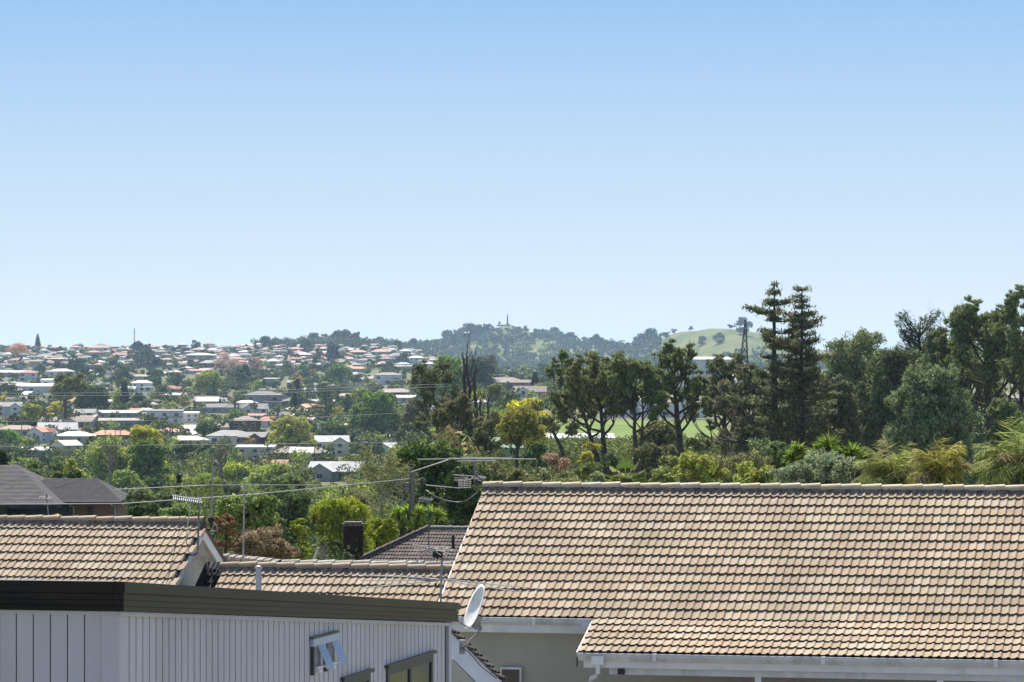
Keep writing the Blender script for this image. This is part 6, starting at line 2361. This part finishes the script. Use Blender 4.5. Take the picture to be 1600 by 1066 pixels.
b.prism([(xm(28), SZ - 3.6, zm(783)), (xm(28), SZ - 3.6, -11), (xm(115), SZ - 3.6, -11), (xm(115), SZ - 3.6, zm(783))], (0, 9, 0))
b.build("wall", M_NAVY, sh)
b = MB()
b.prism([(xm(114), SZ - 2.3, zm(781)), (xm(114), SZ - 2.3, -11), (xm(190), SZ - 2.3, -11), (xm(190), SZ - 2.3, zm(781))], (0, 9, 0))
b.build("wall", M_BRICK, sh)
b = MB()
b.box((xm(75), SZ - 3.0, zm(784)), (xm(118) - xm(75), .9, .03))
b.build("soffit", M_FRAME, sh)
for (a0_, a1_, y0_, y1_, f_) in ((31, 44, 797, 814, -3.65), (44, 57, 797, 814, -3.65), (147, 151, 791, 814, -2.35), (0, 4, 797, 814, -5.25), (16, 21, 795, 814, -5.25)):
    b = MB()
    z0_, z1_ = zm(y1_), zm(y0_)
    xa, xb = xm(a0_), xm(a1_)
    for (c, d) in ((((xa + xb) / 2, SZ + f_ - .03, z1_), ((xb - xa) / 2 + .06, .05, .06)), (((xa + xb) / 2, SZ + f_ - .03, z0_), ((xb - xa) / 2 + .06, .05, .06)), ((xa, SZ + f_ - .03, (z0_ + z1_) / 2), (.06, .05, (z1_ - z0_) / 2)), ((xb, SZ + f_ - .03, (z0_ + z1_) / 2), (.06, .05, (z1_ - z0_) / 2))):
        b.box(c, d)
    w = b.build("window", M_FRAME, sh)
    b = MB()
    b.box(((xa + xb) / 2, SZ + f_, (z0_ + z1_) / 2), ((xb - xa) / 2 - .05, .02, (z1_ - z0_) / 2 - .05))
    b.build("pane", noise_mat("curtained_glass", (0.16, 0.19, 0.22), (0.3, 0.33, 0.36), 1.5, .15) if f_ > -4 and a0_ < 100 else M_GLASS, w)
for pxp in (124, 188):
    b = MB()
    b.tube([(xm(pxp - 5), SZ - 3.0, zm(783)), (xm(pxp - 5), SZ - 3.0, zm(786)), (xm(pxp), SZ - 2.5, zm(789)), (xm(pxp), SZ - 2.5, -11)], .055, 8)
    b.build("downpipe", M_PIPE, sh)
b = MB()
b.tube([(xm(20), SZ - 3.1, zm(781.5)), (xm(199), SZ - 3.1, zm(781.5))], .07, 6)
b.build("gutter", M_FRAME, sh)

# ------------------------------------------------------------------ obelisk hill
ZO = 6800
oz = P(793, 508, ZO)
ob = thing("stone_obelisk", "stone obelisk standing on the summit of the central hill", "monument", oz)
b = MB()
def taper(b, c, w0, w1, z0, z1):
    V = [(c.x + sx * w, c.y + sy * w, c.z + z) for w, z in ((w0, z0), (w1, z1)) for sx, sy in ((-1, -1), (1, -1), (1, 1), (-1, 1))]
    b.add(V, [(0, 1, 5, 4), (1, 2, 6, 5), (2, 3, 7, 6), (3, 0, 4, 7), (4, 5, 6, 7), (3, 2, 1, 0)])
taper(b, oz, 1.55, 1.05, 3.5, 19.5)
taper(b, oz, 1.05, .05, 19.5, 21.5)
b.build("shaft", M_STONE, ob)
b = MB()
taper(b, oz, 3.6, 3.2, -2, 1.6)
taper(b, oz, 2.5, 1.9, 1.6, 3.6)
b.build("plinth", M_STONE, ob)
b = MB()
b.box(oz + Vector((-7, 0, -1.0)), (14, 6, 1.4))
tag(b.build("summit_terrace_wall", M_STONE), "low stone terrace wall round the summit monument", "wall")
b = MB()
b.box(P(780.5, 506, ZO) + UZ * 1, (1.9, 2, 2.6))
taper(b, P(780.5, 506, ZO) + UZ * 1, 2.1, 1.5, 2.6, 3.2)
tag(b.build("stone_plinth", M_STONE), "small square stone block left of the obelisk", "monument")
b = MB()
b.tube([gpt(210, 4400), gpt(210, 4400) + UZ * 28], [.7, .35], 5)
for k in range(4):
    b.box(gpt(210, 4400) + UZ * (14 + 4 * k), (1.6 - .2 * k, .3, .3))
tag(b.build("radio_mast", M_GALV), "thin radio mast on the left skyline", "mast")

# ------------------------------------------------------------------ scatter of houses and trees
def overlaps(px, y0, y1, w, Y):
    for (a, b0, c, d, HY) in HEROBOX:
        if Y < HY and px + w / 2 > a and px - w / 2 < c and y1 > b0 and y0 < d:
            ox = min(px + w / 2, c) - max(px - w / 2, a)
            oy = min(y1, d) - max(y0, b0)
            if ox * oy > 0.2 * (c - a) * (d - b0) or ox * oy > .5 * w * (y1 - y0):
                return True
    return False

LAND = [(59, 538, "lone spire pine"), (324, 600, "round olive tree"), (144, 625, "yellow-flecked dark tree"), (68, 606, "very long pale building"), (260, 650, "white two-storey block"),
        (592, 650, "large bright green tree"), (455, 680, "yellow-green tree"), (509, 620, "tall tiered pine"), (793, 500, "summit obelisk"), (545, 522, "dark hilltop wood"), (1110, 520, "bare grassy hill"),
        (316, 552, "white pyramid roof"), (650, 562, "white box building"), (735, 620, "dead pine trunks"), (822, 645, "glowing yellow tree"), (156, 545, "orange skyline roof"), (210, 540, "radio mast"),
        (383, 585, "dark cone conifer"), (45, 588, "red pyramid roof"), (222, 606, "white flat-topped house"), (367, 632, "phoenix palm"), (184, 622, "yellow-green cypress"), (780, 598, "large brown villa"),
        (430, 655, "broad red roof"), (412, 632, "modern dark-roofed house"), (176, 672, "bright orange roof"), (50, 648, "sparse yellow-green tree"), (598, 552, "wide orange roof"), (480, 560, "middle slope"),
        (1000, 540, "umbrella pines"), (870, 525, "wooded right hill"), (292, 686, "pale bungalow"), (556, 606, "larger phoenix palm")]
LAND = [l for l in LAND if l[2] != "middle slope"]
AUTO = []
def auto_label(o, look, px, py):
    AUTO.append((o, look, px, py))
def resolve_labels():
    groups = {}
    for (o, look, px, py) in AUTO:
        best = min(LAND, key=lambda l: (l[0] - px) ** 2 + ((l[1] - py) * 2.2) ** 2)
        dx, dy = px - best[0], py - best[1]
        if abs(dx) > abs(dy) * 1.6: rel = "right of" if dx > 0 else "left of"
        elif abs(dy) > abs(dx) * 1.6: rel = "below" if dy > 0 else "above"
        else: rel = ("lower right of" if dx > 0 else "lower left of") if dy > 0 else ("upper right of" if dx > 0 else "upper left of")
        groups.setdefault((look, rel, best[2]), []).append((math.hypot(dx, dy), o))
    ords = ["nearest", "second nearest", "third nearest", "fourth nearest", "fifth nearest", "sixth nearest", "seventh nearest", "eighth nearest", "ninth nearest", "tenth nearest"]
    for (look, rel, lm), it in groups.items():
        it.sort(key=lambda t: t[0])
        for i, (d, o) in enumerate(it):
            if len(it) == 1:
                o["label"] = "%s, %s the %s" % (look, rel, lm)
            else:
                o["label"] = "%s, %s %s the %s" % (look, ords[min(i, 9)], rel, lm)

rcs = [('grey', 6, "grey roofed"), ('dark', 4, "dark roofed"), ('brown', 4, "brown roofed"), ('tan', 4, "tan roofed"), ('white', 2.2, "white roofed"), ('silver', 3.2, "silver roofed"), ('orange', 1.6, "orange roofed"), ('terracotta', 1.6, "terracotta roofed"), ('red', .8, "red roofed"), ('pink', 1.4, "pinkish roofed"), ('green', .3, "green roofed")]
wcs = [('white', 7), ('cream', 4), ('brick', 1.6), ('grey', 2.5), ('blue', .5), ('tan', 2)]
def pick(lst):
    s = sum(x[1] for x in lst)
    r = R.random() * s
    for x in lst:
        r -= x[1]
        if r <= 0: return x
    return lst[-1]
def far_enough(x, y, rr):
    for (a, b_, r2) in PLACED:
        if abs(a - x) < 60 and abs(b_ - y) < 90:
            if (a - x) ** 2 + (b_ - y) ** 2 < (rr + r2) ** 2: return False
    return True
NH = 0
tries = 0
while NH < 238 and tries < 12000:
    tries += 1
    if R.random() < .86:
        px = R.uniform(-20, 760)
    else:
        px = R.uniform(760, 1110)
    py = 545 + 150 * R.random() ** 1.9
    if px > 750: py = 547 + 70 * R.random()
    if px > 400 and py < 541: continue
    Y = gsolve(px, py)
    if not Y or Y > 6100 or Y < 900: continue
    if px > 690 and Y > 5600: continue
    g = gpt(px, Y)
    shp = R.randrange(10)
    sc_ = R.uniform(.62, .95)
    wpx = SHAPES[shp][0] * sc_ / Y * FP
    hh = (SHAPES[shp][2] + SHAPES[shp][3]) * sc_ / Y * FP
    if not far_enough(g.x, g.y, 9 * sc_): continue
    if overlaps(px, py - hh, py, wpx, Y): continue
    rc, wc = pick(rcs), pick(wcs)
    j = R.uniform(.8, 1.2)
    st = "two-storey" if SHAPES[shp][2] > 4 else "single-storey"
    t = make_house("house", "", px, Y, shp, tuple(min(.8, v * j) for v in RC[rc[0]]), RW[wc[0]], R.choice((0, 0, math.pi / 2, -math.pi / 2, 0)) + R.gauss(0, .25), sc_, 1, "houses scattered over the far slopes")
    auto_label(t, "%s %s house with %s walls" % (rc[2], st, wc[0]), px, py - 3)
    PLACED.append((g.x, g.y, 9 * sc_))
    NH += 1

# the smallest houses, too many to stand singly, on the farthest slopes
def distant_houses():
    rng = random.Random(77)
    keys = ['grey', 'dark', 'brown', 'tan', 'white', 'silver', 'orange', 'terracotta', 'red', 'pink']
    wts = [6, 4, 6, 5, 1.3, 2.6, 2, 2.4, 1, 2]
    rm = [noise_mat("far_roof_" + k, tuple(v * .85 for v in RC[k]), RC[k], .3, .8) for k in keys]
    wm_ = [noise_mat("far_wall_" + k, tuple(v * .85 for v in RW[k]), RW[k], .5, .85) for k in ('white', 'cream', 'tan')]
    b = MB()
    n = tries = 0
    spots = []
    while n < 330 and tries < 9000:
        tries += 1
        px = rng.uniform(-60, 740) if rng.random() < .84 else rng.uniform(740, 1080)
        py = rng.uniform(541, 576) if px < 740 else rng.uniform(541, 565)
        Y = gsolve(px, py)
        if not Y or Y < 2900 or Y > 5900: continue
        g = gpt(px, Y)
        if not far_enough(g.x, g.y, 6): continue
        if any(abs(g.x - a) < 13 and abs(g.y - c) < 16 for a, c in spots): continue
        w, d = rng.uniform(9, 16), rng.uniform(8, 11)
        h = rng.choice((2.8, 2.8, 5.4))
        rs = rng.uniform(1.5, 2.4)
        if overlaps(px, py - (h + rs) / Y * FP, py, w / Y * FP, Y): continue
        a = rng.choice((0, 0, math.pi / 2)) + rng.gauss(0, .3)
        ax = (Vector((math.cos(a), math.sin(a), 0)), Vector((-math.sin(a), math.cos(a), 0)), UZ)
        ri = rng.choices(range(len(keys)), wts)[0]
        wi = len(keys) + rng.randrange(3)
        b.box(g + UZ * (h / 2 - 1), (w / 2, d / 2, h / 2 + 1), ax, wi)
        ov = .6
        def q(x, y, z): return g + ax[0] * x + ax[1] * y + UZ * z
        W2, D2 = w / 2 + ov, d / 2 + ov
        rr = max(.3, W2 - D2 * .95)
        b.add([q(-W2, -D2, h), q(W2, -D2, h), q(W2, D2, h), q(-W2, D2, h), q(-rr, 0, h + rs), q(rr, 0, h + rs)], [(0, 1, 5, 4), (1, 2, 5), (2, 3, 4, 5), (3, 0, 4), (3, 2, 1, 0)], ri)
        for k in range(3):
            x = (k - 1) * w * .3
            b.box(q(x, -d / 2 - .03, h - 1.2), (.8, .05, .55), ax, len(keys) + 3)
            b.box(q(x * .8, d / 2 + .03, h - 1.2), (.8, .05, .55), ax, len(keys) + 3)
        spots.append((g.x, g.y))
        n += 1
    for a_, c_ in spots:
        PLACED.append((a_, c_, 6))
    tag(b.build("distant_houses", rm + wm_ + [M_GLASS]), kind="stuff")
distant_houses()

# library of crowns for individual far trees
LIB = []
for (shape, K1, n, rz) in (('round', 16, 1500, 9), ('dome', 18, 1500, 8), ('dome', 14, 1300, 6.5), ('round', 12, 1200, 11), ('vase', 14, 1000, 9), ('cone', 22, 1300, 14), ('flat', 14, 1200, 7)):
    b = MB()
    b.tube([(0, 0, -3), (0, 0, 5)], [.45, .2], 5)
    r1 = 2.1 if shape != 'cone' else 1.2
    me = crown_mesh("crown", 5.0, rz, shape, K1, r1, 8, r1 * .42, n, 1.15, .62, [M_LEAF, M_BARK], .8, 0)
    LIB.append((shape, rz, me, b.mesh("trunk", M_BARK)))
tcs = [((0.045, 0.062, 0.028), 6, "dark green"), ((0.07, 0.09, 0.035), 5, "olive"), ((0.085, 0.13, 0.035), 2.4, "mid green"), ((0.17, 0.19, 0.05), 1.5, "yellow-green"), ((0.12, 0.10, 0.05), 2, "brownish"), ((0.10, 0.11, 0.07), 2, "grey-green"), ((0.30, 0.26, 0.05), .5, "yellow")]
shn = {'round': "round", 'dome': "domed", 'vase': "spreading", 'cone': "conical", 'flat': "flat-topped"}
SKY = [  # named skyline and hillside trees: px, base row, width, lib, colour idx
 (415, 538, 22, 1, 0), (428, 540, 18, 0, 0), (470, 531, 11, 5, 0), (492, 533, 24, 1, 0), (527, 532, 26, 1, 0), (543, 530, 30, 1, 0), (558, 531, 26, 0, 0), (583, 533, 20, 6, 0), (594, 535, 18, 1, 0),
 (607, 538, 11, 0, 0), (622, 543, 16, 1, 0), (645, 544, 20, 1, 0), (656, 541, 9, 0, 0), (700, 538, 24, 1, 0), (712, 536, 22, 0, 0), (730, 532, 30, 1, 0), (745, 531, 24, 1, 0), (757, 519, 17, 0, 0), (766, 519, 12, 1, 0),
 (716, 514, 7, 3, 0), (822, 524, 11, 0, 0), (812, 526, 14, 1, 0), (838, 525, 12, 6, 0), (846, 526, 7, 0, 0), (866, 530, 20, 1, 0), (878, 530, 16, 1, 0), (893, 531, 20, 1, 0), (907, 536, 9, 0, 0), (930, 536, 22, 1, 0), (942, 537, 16, 0, 0),
 (970, 534, 9, 5, 0), (976, 533, 9, 5, 0), (985, 535, 18, 1, 0), (1000, 535, 22, 1, 0), (1018, 530, 26, 1, 0), (1041, 522, 13, 6, 0), (1053, 522, 10, 6, 0), (1079, 517, 8, 0, 0), (1097, 541, 16, 1, 0), (1122, 542, 20, 1, 0), (1130, 541, 8, 5, 0), (1163, 528, 30, 1, 0),
 (214, 556, 26, 1, 0), (232, 560, 24, 0, 0), (222, 575, 34, 1, 0), (240, 580, 28, 0, 0), (205, 572, 22, 1, 4), (241, 540, 9, 6, 0), (170, 541, 7, 0, 0), (138, 545, 4, 0, 0), (120, 590, 34, 1, 0), (135, 600, 30, 0, 0), (155, 592, 22, 1, 1), (108, 604, 26, 1, 0), (180, 585, 30, 1, 1), (190, 600, 30, 0, 0),
 (305, 548, 18, 0, 0), (328, 605, 30, 1, 1), (352, 590, 22, 1, 4), (480, 555, 26, 1, 0), (520, 562, 22, 1, 0), (628, 570, 20, 1, 0), (636, 566, 18, 0, 0), (580, 578, 18, 0, 0), (650, 590, 24, 1, 1), (780, 540, 14, 1, 0), (792, 545, 20, 0, 0), (770, 535, 14, 1, 0), (815, 560, 30, 1, 3), (855, 564, 34, 1, 3),
 (760, 590, 40, 1, 0), (735, 590, 30, 0, 0), (845, 592, 26, 0, 0), (862, 592, 24, 1, 0), (820, 590, 22, 1, 3), (560, 645, 44, 1, 3),
]
TREE_N = 0
def lib_tree(px, Y, wpx, li, ci, group=None, hk=1.0):
    global TREE_N
    shape, rz, cm, tm = LIB[li]
    g = gpt(px, Y)
    col, _, cn = tcs[ci]
    j = R.uniform(.75, 1.25)
    t = thing("tree", "", "tree", g, group)
    s = wpx / FP * Y / 10.0
    t.scale = (s, s, s * hk)
    t.rotation_euler = (0, 0, R.uniform(0, 6.28))
    link("trunk", tm, t)
    c = link("crown", cm, t, (0, 0, 0.6))
    c.color = (col[0] * j, col[1] * j, col[2] * j, 1)
    py = YH - (g.z + rz * s * .5) / Y * FP
    auto_label(t, "%s %s tree" % (shn[shape], cn), px, py)
    TREE_N += 1
    return t
for (px, py, w_, li, ci) in SKY:
    Y = gsolve(px, py) or gsolve(px, py + 3) or gsolve(px, py + 7) or 5000
    lib_tree(px, Y, w_, li, ci, None)
tries = 0
while TREE_N < 262 and tries < 6000:
    tries += 1
    px = R.uniform(-20, 780) if R.random() < .88 else R.uniform(780, 1120)
    py = 550 + (760 - 550) * R.random() ** 1.35
    if px > 700: py = 548 + 90 * R.random()
    Y = gsolve(px, py)
    if not Y or Y < 420 or Y > 5200: continue
    if 735 < px < 1100 and 640 < Y < 870: continue
    wm = R.uniform(6, 13)
    wpx = wm / Y * FP
    li = R.choice((0, 1, 1, 2, 2, 3, 4, 5, 6))
    hpx = LIB[li][1] * wpx / 10
    if overlaps(px, py - hpx, py, wpx, Y): continue
    g = gpt(px, Y)
    if not far_enough(g.x, g.y, wm * .35): continue
    c_ = pick([(i, t_[1]) for i, t_ in enumerate(tcs)])[0]
    lib_tree(px, Y, wpx, li, c_, "trees between the houses of the valley")
    if R.random() < .4:
        PLACED.append((g.x, g.y, wm * .3))

# the rest of the trees, hedges and woods of the slopes: one mass per foliage colour
def woods(name, own, count, test, leaves=110, wr=(4, 10), lk=0.15, seed=1):
    rng = random.Random(seed)
    Cs, Ns, Ls = [], [], []
    done, tries = 0, 0
    while done < count and tries < count * 12:
        tries += 1
        s = test(rng)
        if s is None: continue
        px, Y = s
        g = gpt(px, Y)
        wm = rng.uniform(*wr)
        hh = wm * rng.uniform(.6, 1.1)
        wpx = wm / Y * FP
        py = YH - g.z / Y * FP
        if Y < 5000 and rng.random() > (.22 if Y > 1300 else .05) and overlaps(px, py - hh / Y * FP, py, wpx, Y): continue
        n = leaves
        lob = rng.randint(3, 5)
        for q in range(lob):
            cx, cy = rng.uniform(-.3, .3) * wm, rng.uniform(-.3, .3) * wm
            cz = hh * rng.uniform(.3, .72)
            m = n // lob
            d = rdir(m)
            rr = wm * rng.uniform(.2, .32)
            p = np.array([g.x + cx, g.y + cy, g.z + cz]) + d * rr * np.array([1, 1, .8]) * NR.uniform(.7, 1.1, size=(m, 1))
            Cs.append(p)
            Ns.append(d)
            Ls.append(np.full(m, max(wm * lk, 0.0007 * Y)))
        done += 1
    p, d, l = np.concatenate(Cs), np.concatenate(Ns), np.concatenate(Ls)
    f = nrmz(d + rdir(len(p)) * .7 + np.array([0, 0, .3]))
    me = leafmesh(name, p, rdir(len(p)), f, l * NR.uniform(.7, 1.3, size=len(p)), l * .6, own)
    o = link(name, me)
    tag(o, kind="stuff")
    return o

def valley(rng):
    px = rng.uniform(-60, 1120)
    py = 548 + 215 * rng.random() ** 1.35
    if px > 740: py = 545 + 100 * rng.random()
    Y = gsolve(px, py)
    if not Y or Y < 380 or Y > 5600: return None
    if 730 < px < 1120 and 630 < Y < 880: return None
    g = gpt(px, Y)
    for (a, b_, r2) in PLACED:
        if abs(a - g.x) < r2 * .6 and abs(b_ - g.y) < r2 * .6: return None
    return px, Y
def lower(rng):
    px = rng.uniform(-60, 800)
    Y = rng.uniform(430, 1250)
    g = gpt(px, Y)
    for (a, b_, r2) in PLACED:
        if abs(a - g.x) < r2 and -r2 * 1.2 < b_ - g.y < r2 * 2.5: return None
    return px, Y
def rightlow(rng):
    return rng.uniform(760, 1180), rng.uniform(330, 650)
def hills(rng):
    px = rng.uniform(400, 1300) if rng.random() < .6 else rng.uniform(690, 1035)
    Y = interp(px, CRESTY) - rng.uniform(-60, 1500 if px > 690 else 420)
    if 755 < px < 845 and (Y > 6600 or rng.random() < .15): return None
    if px > 1030 and Y > 5600 and rng.random() < .97: return None
    n = math.sin(px * .05) + math.sin(Y * .006 + px * .02)
    if px > 690 and n < -1.6: return None
    return px, Y
LM1 = leaf_mat("woodland_dark", own=(0.045, 0.066, 0.024), trans=.15)
LM2 = leaf_mat("woodland_olive", own=(0.092, 0.112, 0.033), trans=.15)
LM3 = leaf_mat("woodland_brown", own=(0.13, 0.105, 0.045), trans=.2)
LM4 = leaf_mat("woodland_lime", own=(0.16, 0.20, 0.035), trans=.2)
woods("distant_woodland", LM1, 1300, valley, seed=11)
woods("valley_floor_woodland", LM2, 420, lower, leaves=380, wr=(5, 10), lk=.09, seed=16)
woods("valley_floor_trees", LM1, 330, lower, leaves=380, wr=(5, 10), lk=.09, seed=17)
woods("valley_floor_gardens", LM4, 330, lower, leaves=380, wr=(5, 9), lk=.09, seed=19)
woods("distant_shrubbery", LM2, 800, valley, wr=(3, 8), seed=12)
woods("distant_scrub", LM3, 380, valley, wr=(3, 8), seed=13)
woods("distant_gardens", LM4, 330, valley, wr=(3, 7), seed=14)
woods("lower_slope_shrubs", LM2, 420, rightlow, wr=(2.2, 3.8), lk=.12, leaves=160, seed=18)
woods("hill_woodland", LM1, 2300, hills, leaves=60, wr=(9, 18), seed=15)

# undergrowth between the near shrubs and on the steep bank below the roofs
def bank(rng):
    px = rng.uniform(190, 800)
    Y = rng.uniform(120, 420)
    return px, Y
def bank2(rng):
    px = rng.uniform(760, 1700)
    Y = rng.uniform(120, 420)
    return px, Y
def near_wood(name, mat, count, rpx, rY, hts, ln, seed, leaves=420):
    rng = random.Random(seed)
    Cs, Ns = [], []
    for _ in range(count):
        px, Y = rng.uniform(*rpx), rng.uniform(*rY)
        g = gpt(px, Y)
        hh = rng.uniform(*hts)
        wm = rng.uniform(2.5, 4.5)
        for q in range(6):
            c = np.array([g.x + rng.uniform(-.4, .4) * wm, g.y + rng.uniform(-.4, .4) * wm, g.z + hh * rng.uniform(.35, .85)])
            m = leaves // 6
            d = rdir(m)
            Cs.append(c + d * wm * .3 * NR.uniform(.6, 1.1, size=(m, 1)))
            Ns.append(d)
    p, d = np.concatenate(Cs), np.concatenate(Ns)
    f = nrmz(d + rdir(len(p)) * .8 + np.array([0, 0, .3]))
    l = ln * NR.uniform(.6, 1.3, size=len(p))
    tag(link(name, leafmesh(name, p, rdir(len(p)), f, l, l * .5, mat)), kind="stuff")
near_wood("bank_undergrowth", LM2, 110, (185, 780), (200, 420), (5, 8.5), .2, 21, 900)
near_wood("bank_shrubbery", LM1, 60, (185, 480), (110, 250), (3, 5), .15, 22, 1200)
near_wood("slope_undergrowth", LM1, 90, (770, 1700), (150, 420), (2.5, 5.5), .2, 23, 900)
near_wood("slope_shrubbery", LM2, 60, (770, 1700), (120, 400), (2.5, 5.0), .17, 24, 900)
resolve_labels()

# ------------------------------------------------------------------ utility poles and parked cars
for (px, yb, hpx, lab) in ((188, 700, 26, "timber power pole in front of the bright orange roof"), (68, 664, 36, "dark timber power pole right of the left edge houses"), (222, 672, 30, "thin power pole at the left end of the white block"),
                           (509, 650, 36, "power pole with crossarm in front of the tall tiered pine"), (34, 690, 40, "timber power pole at the left edge beside the sparse tree"), (372, 650, 28, "pale lamp post by the phoenix palm")):
    Y = gsolve(px, yb)
    g = gpt(px, Y)
    h = hpx / FP * Y
    t = thing("power_pole", lab, "pole", g)
    b = MB().tube([(0, 0, -.2), (0, 0, h)], [.2, .14], 6)
    link("post", b.mesh("post", M_WOOD), t)
    b = MB().box((0, 0, h * .93), (1.3, .08, .08))
    link("crossarm", b.mesh("crossarm", M_WOOD), t)
def car(px, yb, col, rot, lab):
    Y = gsolve(px, yb)
    g = gpt(px, Y)
    t = thing("parked_car", lab, "car", g + UZ * .5, "cars parked on the driveway")
    t.rotation_euler = (0, 0, rad(rot))
    prof = [(-2.2, .3), (-2.25, .75), (-1.9, .95), (-1.2, 1.0), (-.6, 1.45), (.8, 1.48), (1.6, 1.0), (2.1, .92), (2.2, .4), (2.1, .25)]
    b = MB()
    b.prism([(x, -.85, z) for x, z in prof], (0, 1.7, 0))
    o = link("body", b.mesh("body", M_CARPAINT), t)
    o.color = (*col, 1)
    b = MB()
    b.prism([(-1.05, -.87, 1.03), (-.55, -.87, 1.4), (.75, -.87, 1.42), (1.4, -.87, 1.03)], (0, 1.74, 0))
    link("side_window", b.mesh("side_window", M_GLASS), t)
    wb = MB().tube([(0, -.1, 0), (0, .1, 0)], .34, 12)
    wmsh = wb.mesh("wheel", M_BLACK)
    for x in (-1.4, 1.35):
        for y in (-.8, .8):
            link("wheel", wmsh, t, (x, y, .3))
car(282, 683, (0.03, 0.035, 0.05), 70, "dark blue car parked nearer the white bungalow")
car(290, 679, (0.02, 0.02, 0.022), 65, "black car parked behind the dark blue one")

# ------------------------------------------------------------------ air
def haze():
    m = bpy.data.materials.new("haze_air")
    m.use_nodes = True
    n = m.node_tree
    n.nodes.clear()
    o = n.nodes.new("ShaderNodeOutputMaterial")
    v = n.nodes.new("ShaderNodeVolumePrincipled")
    v.inputs["Color"].default_value = (0.52, 0.74, 1.0, 1)
    v.inputs["Density"].default_value = 3.6e-5
    v.inputs["Anisotropy"].default_value = 0.25
    n.links.new(v.outputs[0], o.inputs["Volume"])
    b = MB()
    b.box((0, 21000, -43), (92000, 21700, 178))
    tag(b.build("haze", m), kind="stuff")
haze()
